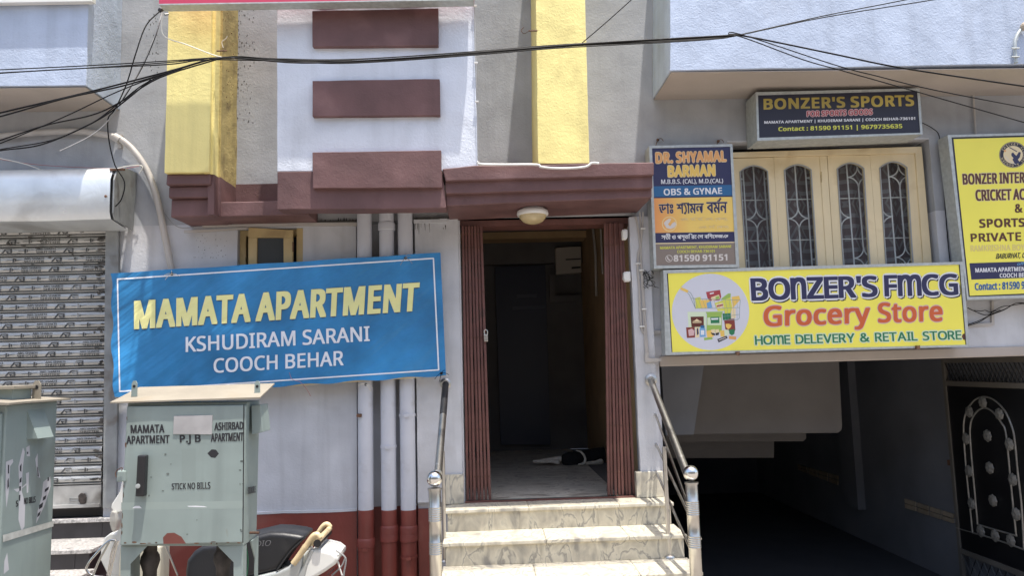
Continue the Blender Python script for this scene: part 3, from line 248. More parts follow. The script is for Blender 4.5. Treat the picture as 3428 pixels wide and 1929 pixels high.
# thin glass: part see-through, part mirror
def sheet_glass():
    m = bpy.data.materials.new('window_sheet_glass'); m.use_nodes = True; N, L = m.node_tree.nodes, m.node_tree.links
    N.remove(N['Principled BSDF']); t = N.new('ShaderNodeBsdfTransparent'); t.inputs[0].default_value = (.82, .85, .85, 1); g = N.new('ShaderNodeBsdfGlossy'); g.inputs['Roughness'].default_value = .04
    f = N.new('ShaderNodeLayerWeight'); f.inputs[0].default_value = .22; x = N.new('ShaderNodeMixShader'); L.new(f.outputs['Fresnel'], x.inputs[0]); L.new(t.outputs[0], x.inputs[1]); L.new(g.outputs[0], x.inputs[2])
    L.new(x.outputs[0], N['Material Output'].inputs[0]); return m
glass = sheet_glass()
def curtain_mat():
    m = bpy.data.materials.new('leaf_pattern_curtain'); m.use_nodes = True; N, L = m.node_tree.nodes, m.node_tree.links; b = N['Principled BSDF']; b.inputs['Roughness'].default_value = .9
    tc = N.new('ShaderNodeTexCoord'); sp = N.new('ShaderNodeSeparateXYZ'); L.new(tc.outputs['Object'], sp.inputs[0])
    def M(op, a, c=None):
        x = N.new('ShaderNodeMath'); x.operation = op
        for i, v in enumerate((a, c)):
            if v is None: continue
            if isinstance(v, (int, float)): x.inputs[i].default_value = v
            else: L.new(v, x.inputs[i])
        return x.outputs[0]
    xx = M('PINGPONG', M('MULTIPLY', sp.outputs[0], 6.5), 1.0); z = M('MULTIPLY', sp.outputs[2], 6.5)
    big = M('PINGPONG', z, 1.0); d = M('SUBTRACT', M('ADD', xx, big), 1.0)
    st = M('PINGPONG', M('MULTIPLY', M('SUBTRACT', M('ABSOLUTE', d), xx), 3.2), 1.0); s = M('GREATER_THAN', st, .62)
    x = N.new('ShaderNodeMix'); x.data_type = 'RGBA'; L.new(s, x.inputs[0]); x.inputs[6].default_value = (.24, .19, .20, 1); x.inputs[7].default_value = (.34, .33, .34, 1)
    L.new(x.outputs[2], b.inputs['Base Color']); return m
curt = curtain_mat()
def orange_grad():
    m = flat('print_orange_to_yellow', (.78, .52, .12)); N, L = m.node_tree.nodes, m.node_tree.links; b = N['Principled BSDF']; tc = N.new('ShaderNodeTexCoord')
    sp = N.new('ShaderNodeSeparateXYZ'); L.new(tc.outputs['Generated'], sp.inputs[0]); r = N.new('ShaderNodeValToRGB'); L.new(sp.outputs[0], r.inputs[0])
    r.color_ramp.elements[0].color = (.72, .30, .10, 1); r.color_ramp.elements[1].color = (.78, .55, .14, 1); r.color_ramp.elements[1].position = .45
    L.new(r.outputs[0], b.inputs['Base Color']); return m
p_grad = orange_grad()

# ------------------------------------------------------------------ mesh building
class MB:
    def __init__(s): s.v = []; s.f = []
    def add(s, vs, fs):
        o = len(s.v); s.v += [Vector(v) for v in vs]; s.f += [tuple(o + i for i in f) for f in fs]; return s
    def box(s, x0, x1, y0, y1, z0, z1):
        return s.add([(x, y, z) for x in (x0, x1) for y in (y0, y1) for z in (z0, z1)], [(0, 1, 3, 2), (4, 6, 7, 5), (0, 4, 5, 1), (2, 3, 7, 6), (0, 2, 6, 4), (1, 5, 7, 3)])
    def prism(s, front, d):                      # front: list of points, d: offset vector to the back
        n = len(front); d = Vector(d)
        fs = [tuple(range(n)), tuple(range(2 * n - 1, n - 1, -1))] + [(i, i + n, (i + 1) % n + n, (i + 1) % n) for i in range(n)]
        return s.add([Vector(p) for p in front] + [Vector(p) + d for p in front], fs)
    def py(s, poly, y0, y1):                     # outline measured at depth y0, thick to y1
        return s.prism([WY(p, y0) for p in poly], (0, y1 - y0, 0))
    def tube(s, pts, r, seg=8, cap=True):
        pts = [Vector(p) for p in pts]; n = len(pts); rs = r if isinstance(r, (list, tuple)) else [r] * n; rings = []
        up = Vector((0, 0, 1)); prev = None
        for i, p in enumerate(pts):
            t = (pts[min(i + 1, n - 1)] - pts[max(i - 1, 0)])
            if t.length < 1e-9: t = Vector((0, 0, 1))
            t.normalize()
            if prev is None:
                a = t.cross(up if abs(t.z) < .9 else Vector((1, 0, 0))).normalized()
            else:
                a = prev - t * prev.dot(t); a = a.normalized() if a.length > 1e-6 else t.orthogonal().normalized()
            prev = a; b = t.cross(a); rings.append([p + (a * math.cos(k * 2 * math.pi / seg) + b * math.sin(k * 2 * math.pi / seg)) * rs[i] for k in range(seg)])
        vs = [q for rr in rings for q in rr]; fs = []
        for i in range(n - 1):
            for k in range(seg): fs.append((i * seg + k, i * seg + (k + 1) % seg, (i + 1) * seg + (k + 1) % seg, (i + 1) * seg + k))
        if cap: fs.append(tuple(range(seg))[::-1]); fs.append(tuple((n - 1) * seg + k for k in range(seg)))
        return s.add(vs, fs)
    def lathe(s, c, prof, seg=20, axis='Z'):     # prof: (radius, height)
        c = Vector(c); vs = []; n = len(prof)
        for r, h in prof:
            for k in range(seg):
                a = 2 * math.pi * k / seg; x, y = r * math.cos(a), r * math.sin(a)
                vs.append(c + (Vector((x, y, h)) if axis == 'Z' else Vector((x, h, y)) if axis == 'Y' else Vector((h, x, y))))
        fs = [(i * seg + k, i * seg + (k + 1) % seg, (i + 1) * seg + (k + 1) % seg, (i + 1) * seg + k) for i in range(n - 1) for k in range(seg)]
        fs += [tuple(range(seg))[::-1], tuple((n - 1) * seg + k for k in range(seg))]
        return s.add(vs, fs)
    def ball(s, c, rx, ry=None, rz=None, seg=16):
        ry = ry or rx; rz = rz or rx; c = Vector(c); n = seg // 2
        prof = [(math.sin(math.pi * i / n) + 1e-4, -math.cos(math.pi * i / n)) for i in range(n + 1)]
        m = MB().lathe((0, 0, 0), prof, seg); return s.add([c + Vector((v.x * rx, v.y * ry, v.z * rz)) for v in m.v], m.f)
def smooth(pts, n=6):
    pts = [Vector(p) for p in pts]
    if len(pts) < 3: return pts
    out = []
    for i in range(len(pts) - 1):
        p0, p1, p2, p3 = pts[max(i - 1, 0)], pts[i], pts[i + 1], pts[min(i + 2, len(pts) - 1)]
        for k in range(n):
            t = k / n; out.append(.5 * ((2 * p1) + (p2 - p0) * t + (2 * p0 - 5 * p1 + 4 * p2 - p3) * t * t + (3 * p1 - p0 - 3 * p2 + p3) * t ** 3))
    out.append(pts[-1]); return out
def finish(name, mb, m, parent=None, base=None, bevel=0, soft=False, rough=0, cell=.12):
    me = bpy.data.meshes.new(name); b = Vector(base) if base is not None else Vector((0, 0, 0))
    if parent is not None:
        b = Vector(parent['_base']) if '_base' in parent else b
    me.from_pydata([tuple(v - b) for v in mb.v], [], mb.f); me.update()
    bm = bmesh.new(); bm.from_mesh(me); bmesh.ops.recalc_face_normals(bm, faces=bm.faces)
    if rough:
        for ax in (0, 1, 2):
            lo = min(v.co[ax] for v in bm.verts); hi = max(v.co[ax] for v in bm.verts); k = int((hi - lo) / cell)
            for i in range(1, k + 1):
                p = [0, 0, 0]; p[ax] = lo + (hi - lo) * i / (k + 1); nn = [0, 0, 0]; nn[ax] = 1
                bmesh.ops.bisect_plane(bm, geom=bm.verts[:] + bm.edges[:] + bm.faces[:], plane_co=p, plane_no=nn)
        for v in bm.verts:
            q = (v.co + b)
            v.co += noise.noise_vector(q * 7) * rough + noise.noise_vector(q * 2.1) * rough * .6
    bm.to_mesh(me); bm.free()
    if m: me.materials.append(m)
    o = bpy.data.objects.new(name, me); SC.collection.objects.link(o)
    if parent is not None: o.parent = parent; o['_base'] = tuple(b)
    else: o.location = b
    if soft:
        me.polygons.foreach_set('use_smooth', [True] * len(me.polygons))
        me.set_sharp_from_angle(angle=math.radians(50))
    if bevel:
        md = o.modifiers.new('bevel', 'BEVEL'); md.width = bevel; md.segments = 2; md.limit_method = 'ANGLE'; md.angle_limit = math.radians(40)
    return o
def thing(name, label, cat, base=(0, 0, 0), group=None):
    o = bpy.data.objects.new(name, None); SC.collection.objects.link(o); o.location = base; o['_base'] = tuple(base)
    o.empty_display_size = .1; o['label'] = label; o['category'] = cat
    if group: o['group'] = group
    return o
def tag(o, label, cat, group=None):
    o['label'] = label; o['category'] = cat
    if group: o['group'] = group
    return o
def struct(o): o['kind'] = 'structure'; return o
def stuff(o): o['kind'] = 'stuff'; return o

# grotesque letter outlines: letter, advance, points, triangles
LET = {}
for _k, _r in zip("ABCDEFGHIJKLMNOPRSTUVYZabcefhimnorstuy0123456789&.,:()|-'", FONT):
    _m = _r[1]; _p, _t = _r[2:2 + _m], _r[2 + _m:]
    LET[_k] = (_r[0] / 1000, [(_p[i] / 1000, _p[i + 1] / 1000) for i in range(0, _m, 2)], [tuple(_t[i:i + 3]) for i in range(0, len(_t), 3)])
# text as flat print
TXT = {}
def glyphs(s, stretch=False, track=0.0):
    key = (s, stretch, track)
    if key in TXT: return TXT[key]
    own = all(ch == ' ' or ch in LET for ch in s)
    if own and not stretch:
        V, F, x = [], [], 0
        for ch in s:
            if ch == ' ': x += .21; continue
            a, v, f = LET[ch]; n = len(V); V += [(p + x, q) for p, q in v]; F += [tuple(n + i for i in t) for t in f]; x += a + track
        x0, x1 = min(a for a, _ in V), max(a for a, _ in V); y0, y1 = min(b for _, b in V), max(b for _, b in V)
        TXT[key] = ([((a - x0) / (x1 - x0), 1 - (b - y0) / (y1 - y0)) for a, b in V], F, (x1 - x0) / (y1 - y0)); return TXT[key]
    c = bpy.data.curves.new('t', 'FONT'); c.size = 1; c.resolution_u = 3; o = bpy.data.objects.new('t', c); SC.collection.objects.link(o)
    def get(st):
        if st in LET: return list(LET[st][1]), list(LET[st][2])
        c.body = st; bpy.context.view_layer.update(); me = bpy.data.meshes.new_from_object(o.evaluated_get(bpy.context.evaluated_depsgraph_get()))
        r = ([(v.co.x, v.co.y) for v in me.vertices], [tuple(p.vertices) for p in me.polygons]); bpy.data.meshes.remove(me); return r
    if not stretch: V, F = get(s)
    else:
        V, F, x = [], [], 0
        for ch in s:
            if ch == ' ': x += .3; continue
            v, f = get(ch); x0, x1 = min(a for a, _ in v), max(a for a, _ in v); y0, y1 = min(a for _, a in v), max(a for _, a in v); n = len(V)
            if ch == "'": v = [(a - x0 + x, .5 + (b - y0) / (y1 - y0) * .2) for a, b in v]
            elif ch == '-': v = [(a - x0 + x, b) for a, b in v]
            else: v = [(a - x0 + x, (b - y0) / (y1 - y0) * .7) for a, b in v]
            V += v; F += [tuple(n + i for i in q) for q in f]; x += x1 - x0 + .07
    bpy.data.objects.remove(o); bpy.data.curves.remove(c)
    x0, x1 = min(a for a, _ in V), max(a for a, _ in V); y0, y1 = min(a for _, a in V), max(a for _, a in V)
    r = ([((a - x0) / (x1 - x0), 1 - (b - y0) / (y1 - y0)) for a, b in V], F, (x1 - x0) / (y1 - y0)); TXT[key] = r; return r
RING = [(math.cos(a * math.pi / 4), math.sin(a * math.pi / 4)) for a in range(8)]
def lettering(parent, s, quad, pf, m, bold=.0, outline=None, lift=.004, stretch=False, jitter=False, shadow=None, name='lettering', slant=0):
    lift *= .12; V, F, asp = glyphs(s, stretch, round(max(0, bold - .02) * 1.1, 3)); qw = math.dist(quad[0], quad[1]); qh = math.dist(quad[0], quad[3]); k = qh / qw
    def layer(offs, lf, mm, nm):
        mb = MB(); z = lf
        for du, dv in offs:
            vs = []
            if jitter:
                for f in F:
                    j = random.random() * .0002
                    base = len(vs); vs_f = [pf(bil(quad, V[i][0] + du * k, V[i][1] + dv), z + j) for i in f]
                    mb.add(vs_f, [tuple(range(len(f)))])
            else:
                mb.add([pf(bil(quad, u + du * k + slant * k * (1 - v), v + dv), z) for u, v in V], F)
            z += .00003
        return finish(nm, mb, mm, parent)
    if shadow: layer([(d[0] * shadow[0] + shadow[2], d[1] * shadow[0] + shadow[3]) for d in RING], lift, shadow[1], name + '_shadow')
    if outline: layer([(d[0] * outline[0], d[1] * outline[0]) for d in RING], lift + .0006, outline[1], name + '_outline')
    offs = [(0, 0)] if not bold else [(a * bold, b * bold * .6) for a in ((-1, -.5, 0, .5, 1) if qh > 30 else (-1, 0, 1)) for b in (-1, 0, 1)]
    return layer(offs, lift + .0012, m, name)
def shape(parent, pts, pf, m, lift=.003, name='print'):
    return finish(name, MB().add([pf(p, lift * .12) for p in pts], [tuple(range(len(pts)))]), m, parent)
def disc(c, rx, ry=None, n=40, a0=0, a1=2 * math.pi):
    ry = ry or rx; return [(c[0] + rx * math.cos(a0 + (a1 - a0) * i / n), c[1] + ry * math.sin(a0 + (a1 - a0) * i / n)) for i in range(n)]
def ringshape(parent, c, r0, r1, pf, m, lift=.003, name='print', n=48, ry=1.0):
    mb = MB(); vs = []
    for i in range(n):
        a = 2 * math.pi * i / n
        for r in (r0, r1): vs.append(pf((c[0] + r * math.cos(a), c[1] + r * ry * math.sin(a)), lift * .12))
    mb.add(vs, [(2 * i, 2 * i + 1, (2 * i + 3) % (2 * n), (2 * i + 2) % (2 * n)) for i in range(n)]); return finish(name, mb, m, parent)
def stroke(parent, pts, wd, pf, m, lift=.004, name='print'):
    mb = MB()
    for i in range(len(pts) - 1):
        a, b = pts[i], pts[i + 1]; l = math.dist(a, b) or 1; nx, ny = -(b[1] - a[1]) / l * wd / 2, (b[0] - a[0]) / l * wd / 2; ex, ey = (b[0] - a[0]) / l * wd * .2, (b[1] - a[1]) / l * wd * .2
        lf = lift * .12 + .00004 * (i % 2)
        mb.add([pf((a[0] + nx - ex, a[1] + ny - ey), lf), pf((b[0] + nx + ex, b[1] + ny + ey), lf), pf((b[0] - nx + ex, b[1] - ny + ey), lf), pf((a[0] - nx - ex, a[1] - ny - ey), lf)], [(0, 1, 2, 3)])
    return finish(name, mb, m, parent)
def YP(y): return lambda p, lift=0.0: WY(p, y, lift)
def Q(f, *c): return [f(*p) for p in c]

# ================================================================== SETTING
g = MB().add([(-150, -150, 0), (150, -150, 0), (150, 0, 0), (-150, 0, 0), (-150, 60, 0), (-9, 60, 0), (-9, 0, 0), (9, 0, 0), (9, 60, 0), (150, 60, 0), (-9, 7.2, 0), (9, 7.2, 0)], [(0, 1, 2, 7, 6, 3), (3, 6, 10, 5, 4), (7, 2, 9, 8, 11), (10, 11, 8, 5)])
struct(finish('ground', g, grnd))
FL = 0.65; RS = 0.165
OB = thing('opposite_building', 'cream apartment house across the street behind the viewer', 'building', (0, -17, 0))
obm = mat('opposite_cream_paint', (.50, .46, .40), .8, var=.1); obw = mat('opposite_window_dark', (.04, .045, .05), .2)
finish('wall', MB().box(-22, 22, -25, -17, 0, 8.5), obm, OB)
for i in range(9):
    for j in range(2): finish('window', MB().box(-20 + i * 4.6, -18.2 + i * 4.6, -17.02, -16.98, 1.3 + j * 3.6, 2.8 + j * 3.6), obw, OB)
# ================================================================== THE BUILDING
B = thing('apartment_building', 'pale lavender apartment building front with yellow columns, maroon canopy and cream window', 'building', (0, 0, 0))
c4 = CV(500, 0, 1.686); c8 = CV(1300, 0, 1.908); cz = CV(520, 560, 5.8545); cw = CV(2500, 440, 2.9); c6 = CV(800, 1200, 1.989); c7 = CV(1500, 1200, 1.989); cg = CV(1100, 460, 1.611)
TOP = 8.0
def X0(px, py, y=0): return WY((px, py), y).x
def Z0(px, py, y=0): return WY((px, py), y).z
# ground-floor and upper wall, tiled round the openings (all in real metres)
xl, xr = -9.0, 9.0
xw0, xw1 = X0(597, 620), X0(762, 620)            # small window
zw1 = Z0(680, 575); zw0 = zw1 - .62
xp0, xp1 = X0(897, 900), X0(1047, 900)           # pipe recess
xd0, xd1 = X0(1163, 900), X0(1606, 900)          # door opening
zd1 = Z0(1380, 547)
xg0 = X0(1664, 1050); xg1 = WY((2392, 1100), 1.30).x + .10; zg1 = Z0(2050, 905)
xc0, xc1 = X0(1838, 500), X0(2352, 520); zc1 = Z0(2200, 352); zc0 = zc1 - 1.32
xs0 = -9.0; xs1 = X0(272, 900); zs1 = Z0(150, 560)  # shutter bay
T = .22
wl = MB()
wl.box(xs1, xw0, 0, T, 0, 2.95); wl.box(xw0, xw1, 0, T, 0, zw0); wl.box(xw0, xw1, 0, T, zw1, 2.95); wl.box(xw1, xp0, 0, T, 0, 2.95)
wl.box(xp0, xp1, .14, T, 0, 2.95); wl.box(xp1, xd0, 0, T, 0, 2.95)
wl.box(xd0, xd1, 0, T, zd1, 2.95); wl.box(xd0, xd1, 0.0, T, 0, FL - .03)
wl.box(xd1, xg0, 0, T, 0, 2.95)
wl.box(xg0, xc0, 0, T, zg1, 2.95); wl.box(xc0, xc1, 0, T, zg1, zc0); wl.box(xc0, xc1, 0, T, zc1, 2.95 if zc1 < 2.95 else zc1 + .01)
wl.box(xc1, xr, 0, T, zg1, 2.95)
wl.box(xg1, xr, 0, T, 0, zg1)
finish('lower_wall', wl, wallm, B)
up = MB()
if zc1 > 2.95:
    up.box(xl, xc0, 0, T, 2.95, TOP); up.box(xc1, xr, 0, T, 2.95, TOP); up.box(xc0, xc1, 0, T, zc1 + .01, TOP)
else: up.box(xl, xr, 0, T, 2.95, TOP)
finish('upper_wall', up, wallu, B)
finish('shop_wall', MB().box(xl, xs1, 0, T, zs1, 2.95).box(xl, -7.5, 0, T, 0, zs1), wallm, B)
# red dado and pipe recess dado
zr = Z0(780, 1290)
finish('red_dado', MB().box(xs1 + .02, xp0 - .002, -.016, 0, 0, zr).box(xp1 + .002, X0(1080, 1300), -.016, 0, 0, Z0(1060, 1280)), redm, B, rough=.003)
finish('recess_dado', MB().box(xp0, xp1, .125, .14, 0, zr), redm, B)
finish('skirting_crack', MB().box(xs1 + .02, xp0, -.022, 0, zr, zr + .018), wallm, B, rough=.004)
# pilaster beside the pipes, door jambs
finish('door_jamb', MB().box(xp1 + .004, X0(1160, 1000, -.05), -.05, 0, FL + .02, zd1 - .01), wallm, B, rough=.004)
finish('door_jamb', MB().box(X0(1603, 1000, -.05), X0(1622, 1000, -.05) + .10, -.05, 0, FL + .02, zd1 - .02), wallm, B, rough=.004)
finish('marble_skirting', MB().box(X0(1120, 1200, -.07), X0(1166, 1200, -.07), -.075, -.001, FL + .002, Z0(1140, 1195, -.07)), mar, B, bevel=.004)
finish('marble_skirting', MB().box(X0(1600, 1200, -.07), X0(1668, 1200, -.07), -.075, -.001, FL + .002, Z0(1630, 1188, -.07)), mar, B, bevel=.004)
# yellow columns
def yx(p): return p
finish('yellow_column', MB().py([(432, -330), (537, -330), (526, 433), (413, 435)], -.50, 0), yel, B, rough=.0035, bevel=.004)
finish('yellow_column', MB().py([(1345, -330), (1463, -330), (1483, 411), (1353, 411)], -.62, 0), yel, B, rough=.0035, bevel=.004)
# stepped maroon foot of the left column
colx0, colx1 = WY((413, 434), -.5).x, WY((526, 434), -.5).x
zb = [WY(cz(600, t), yy).z for t, yy in ((108, -.5), (345, -.465), (600, -.425), (975, -.385))]
zb[0] = WY((470, 434), -.5).z - .001
for i, yy in enumerate((-.465, -.425, -.385)):
    finish('stepped_moulding', MB().box(colx0 + .006, colx1 - .004, yy, 0, zb[i + 1] + (.05 if i < 2 else 0), zb[i] - (0 if i == 0 else .0) + (.001 if i else 0)) if i == 2 else MB().box(colx0 + .003 * i, colx1 - .002 * i, yy, 0, zb[i + 1] + .0, zb[i]), brown, B, rough=.004, cell=.09, bevel=.012)
fx1 = X0(800, 552)
finish('maroon_ledge', MB().box(colx1 - .01, fx1, -.34, -.001, WY(cz(1800, 960), -.34).z, WY(cz(1800, 672), -.34).z), brown, B, rough=.004, bevel=.008)
finish('maroon_wall_band', MB().box(colx1 + .002, X0(760, 480), -.012, -.001, WY(cz(1800, 690), -.01).z - .1, WY(cz(1800, 332), -.01).z), brown, B, rough=.003)
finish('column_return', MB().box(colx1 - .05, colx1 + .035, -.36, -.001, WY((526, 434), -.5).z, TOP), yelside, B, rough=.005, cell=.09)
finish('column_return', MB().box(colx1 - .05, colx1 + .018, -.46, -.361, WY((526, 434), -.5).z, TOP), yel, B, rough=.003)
finish('stepped_moulding', MB().box(colx1 - .03, colx1 + .018, -.44, -.001, zb[3] + .004, zb[0] - .001), brown, B, rough=.004)
finish('stepped_moulding', MB().box(colx1 - .03, colx1 + .036, -.36, -.001, zb[3] + .012, zb[0] - .001), brown, B, rough=.004)
def specks(name, n, px, py, y, w_, h_, m, par, seed):
    random.seed(seed); mb = MB()
    for k in range(n):
        cx_, cy_ = px(random.random()), py(random.random()); a_, b_ = random.uniform(.3, 1) * w_, random.uniform(.3, 1) * h_
        mb.add([WY((cx_ + a_ * random.uniform(.5, 1.2) * math.cos(j * math.pi / 3.5), cy_ + b_ * random.uniform(.5, 1.2) * math.sin(j * math.pi / 3.5)), y, .0005 + k * .00001) for j in range(7)], [tuple(range(7))])
    return stuff(finish(name, mb, m, par))
mild = mat('black_mildew', (.11, .105, .095), .95, var=.4, vscale=20)
specks('mildew_spots', 110, lambda t: 597 + 45 * t ** 2.2, lambda t: 10 + 300 * t ** 1.3, 0, 2.2, 3.2, mild, B, 3)
specks('mildew_spots', 40, lambda t: 398 - 30 * t ** 2, lambda t: 30 + 170 * t, 0, 2.2, 3.0, mild, B, 4)
specks('mildew_spots', 36, lambda t: 560 + 28 * t, lambda t: 20 + 240 * t, -.37, 1.6, 2.6, mat('brown_mildew', (.16, .10, .04), .95, var=.3), B, 6)
specks('plaster_pits', 40, lambda t: 480 + 90 * t, lambda t: 590 + 60 * t, 0, 1.2, 1.8, mild, B, 8)
# central white block with maroon foot and panels
finish('white_parapet_block', MB().py([(697, -330), (1186, -330), (1203, 417), (1203, 431), (697, 431)], -.60, -.42), white, B, rough=.0035, bevel=.004)
finish('maroon_block_foot', MB().py([(697, 431.5), (1113, 431.5), (1122, 524), (697, 527)], -.605, -.44), brown, B, rough=.004, bevel=.005)
finish('floor_slab', MB().box(WY((697, 500), -.5).x + .02, WY((1200, 500), -.5).x, -.43, -.001, WY((900, 470), -.42).z, WY((900, 470), -.42).z + .15), soff, B)
for k, q in enumerate(([(785, 27), (1102, 20), (1102, 114), (786, 117)], [(786, 203), (1106, 198), (1108, 290), (786, 293)], [(786, 383), (1110, 378), (1111, 472), (787, 474)])):
    finish('maroon_panel', MB().py(q, -.645, -.60), brown, B, rough=.003, bevel=.004)
finish('maroon_panel', MB().py([(785, -155), (1098, -160), (1100, -66), (785, -62)], -.645, -.60), brown, B, rough=.003, bevel=.004)
# canopy over the door: three receding bands
finish('canopy_band', MB().py(Q(c8, (345, 1078), (560, 1056), (1697, 1036), (1697, 1120), (365, 1158)), -.63, 0), brown, B, rough=.004, bevel=.008)
for q, yy in ((Q(c8, (362, 1158), (1690, 1120), (1690, 1200), (364, 1240)), -.595), (Q(c8, (366, 1240), (1686, 1200), (1684, 1262), (368, 1318)), -.555)):
    finish('canopy_band', MB().py(q, yy, 0), brown, B, rough=.004, bevel=.008)
# balconies
finish('balcony_parapet', MB().py([(1686, -330), (2900, -330), (2900, 154), (1686, 177)], -.60, 0), lav, B, rough=.0035, cell=.2, bevel=.004)
finish('balcony_parapet', MB().py([(-600, -330), (232, -330), (217, 215), (-600, 221)], -.52, 0), lav, B, rough=.0035, cell=.2, bevel=.004)
finish('balcony_soffit', MB().box(WY((1686, 177), -.6).x + .012, 5.6, -.585, -.002, WY((1686, 177), -.6).z - .012, WY((1686, 177), -.6).z - .006), soff, B)
finish('balcony_soffit', MB().box(-6.5, WY((217, 215), -.52).x - .012, -.505, -.002, WY((217, 215), -.52).z - .012, WY((217, 215), -.52).z - .006), soff, B)
# beam over the garage mouth
finish('garage_beam', MB().py([(1660, 896), (2700, 868), (2700, 893), (1660, 923)], -.02, .30), soff, B, bevel=.01)
# ledges and stains under the canopy
cl = CV(750, 700, 3.4347)
finish('wall_ledge', MB().py(Q(cl, (-250, 180), (430, 168), (700, 150), (1548, 152), (1548, 190), (850, 196), (300, 205), (-250, 215)), -.03, 0), pvc, B, rough=.004, bevel=.003)
finish('wall_ledge', MB().py(Q(cl, (2178, 118), (2560, 112), (2560, 150), (2178, 160)), -.065, 0), wallm, B, rough=.006, cell=.06)
stn = mat('black_water_stain', (.045, .042, .038), .9, var=.4, vscale=20); stn2 = mat('grey_water_stain', (.22, .21, .195), .9, var=.3, vscale=20)
for k, (x0_, y0_, x1_, y1_, wd) in enumerate(((2200, 165, 2203, 235, 7), (2222, 165, 2226, 250, 8), (2240, 165, 2242, 290, 7), (2265, 165, 2266, 215, 6), (2308, 165, 2314, 250, 8), (2360, 165, 2366, 270, 8), (2545, 185, 2550, 240, 14), (2520, 215, 2525, 235, 12))):
    shape(B, [cl(x0_ - wd / 2, y0_), cl(x0_ + wd / 2, y0_), cl(x1_ + 1, y1_), cl(x1_ - 1, y1_)], YP(-.0545), stn if k % 2 == 0 else stn2, .004, 'water_stain')
for k in range(16):
    x0_ = random.uniform(1060, 1540); h_ = random.uniform(10, 60); wd = random.uniform(8, 26)
    shape(B, [cl(x0_ - wd / 2, 152), cl(x0_ + wd / 2, 152), cl(x0_ + 2, 152 - h_), cl(x0_ - 2, 152 - h_)], YP(-.002), stn if k % 3 else stn2, .004 + k * .0008, 'water_stain')
shape(B, Q(cl, (1050, 138), (1548, 124), (1548, 152), (1050, 156)), YP(-.0325), stn, .004, 'water_stain'); shape(B, Q(cl, (2178, 100), (2560, 96), (2560, 116), (2178, 122)), YP(-.0665), stn, .004, 'water_stain')
for k in range(10):
    x0_ = random.uniform(2380, 2580) if k < 5 else random.uniform(460, 540); random.seed(60 + k)
# small open window by the banner
W2 = finish('window_frame', MB().box(xw0, xw0 + .05, .06, .14, zw0, zw1 - .001).box(xw1 - .055, xw1, .01, .14, zw0, zw1 - .001).box(xw0 + .05, xw1 - .055, .06, .14, zw1 - .05, zw1 - .001), ochre, B, bevel=.003)
W2.name = 'window'
finish('sash', MB().py(Q(cl, (278, 212), (790, 242), (790, 330), (278, 330)), -.03, 0.0).py(Q(cl, (278, 330), (380, 330), (376, 700), (278, 700)), -.03, 0.0).py(Q(cl, (682, 330), (790, 330), (790, 700), (684, 700)), -.03, 0.0), ochre, W2, bevel=.004)
finish('pane', MB().py(Q(cl, (375, 325), (690, 325), (690, 700), (375, 700)), -.012, -.008), glassd, W2)
finish('hinge', MB().py(Q(cl, (786, 380), (800, 380), (800, 490), (786, 490)), -.04, -.028), rust, W2)
finish('dark_room', MB().box(xw0 - .4, xw1 + .4, .6, .62, zw0, zw1 + .3).box(xw0 - .4, xw1 + .4, T, .6, zw1 + .3, zw1 + .32).box(xw0 - .42, xw0 - .4, T, .6, zw0, zw1 + .3).box(xw1 + .4, xw1 + .42, T, .6, zw0, zw1 + .3).box(xw0, xw1, T, .6, zw0 - .02, zw0), intb, B)

# ---------------- cream window with four arched sashes
FY = .07
def wq(*c): return Q(cw, *c)
Wn = finish('window', MB().py(wq((-560, 215), (1700, 145), (1636, 212), (-560, 262)), FY - .02, .18).py(wq((1700, 145), (1812, 1430), (1728, 1430), (1636, 212)), FY - .02, .18).py(wq((706, 238), (778, 236), (858, 1430), (783, 1430)), FY - .012, .16).py(wq((-560, 262), (-535, 262), (-480, 1430), (-560, 1430)), FY - .02, .18), cream, B, bevel=.004)
sashes = [((-170, 262), (206, 256), (284, 1430), (-100, 1430), (-68, 205)), ((262, 251), (704, 240), (782, 1430), (330, 1430), (362, 628)), ((781, 237), (1192, 230), (1288, 1430), (860, 1430), (875, 1140)), ((1194, 230), (1634, 213), (1727, 1430), (1290, 1430), (1288, 1558))]
sashes[0] = ((-140, 264), (260, 253), (328, 1430), (-75, 1430), (-68, 205))
arch = [(380, 330), (365, 320), (352, 303), (342, 292)]
panes = []
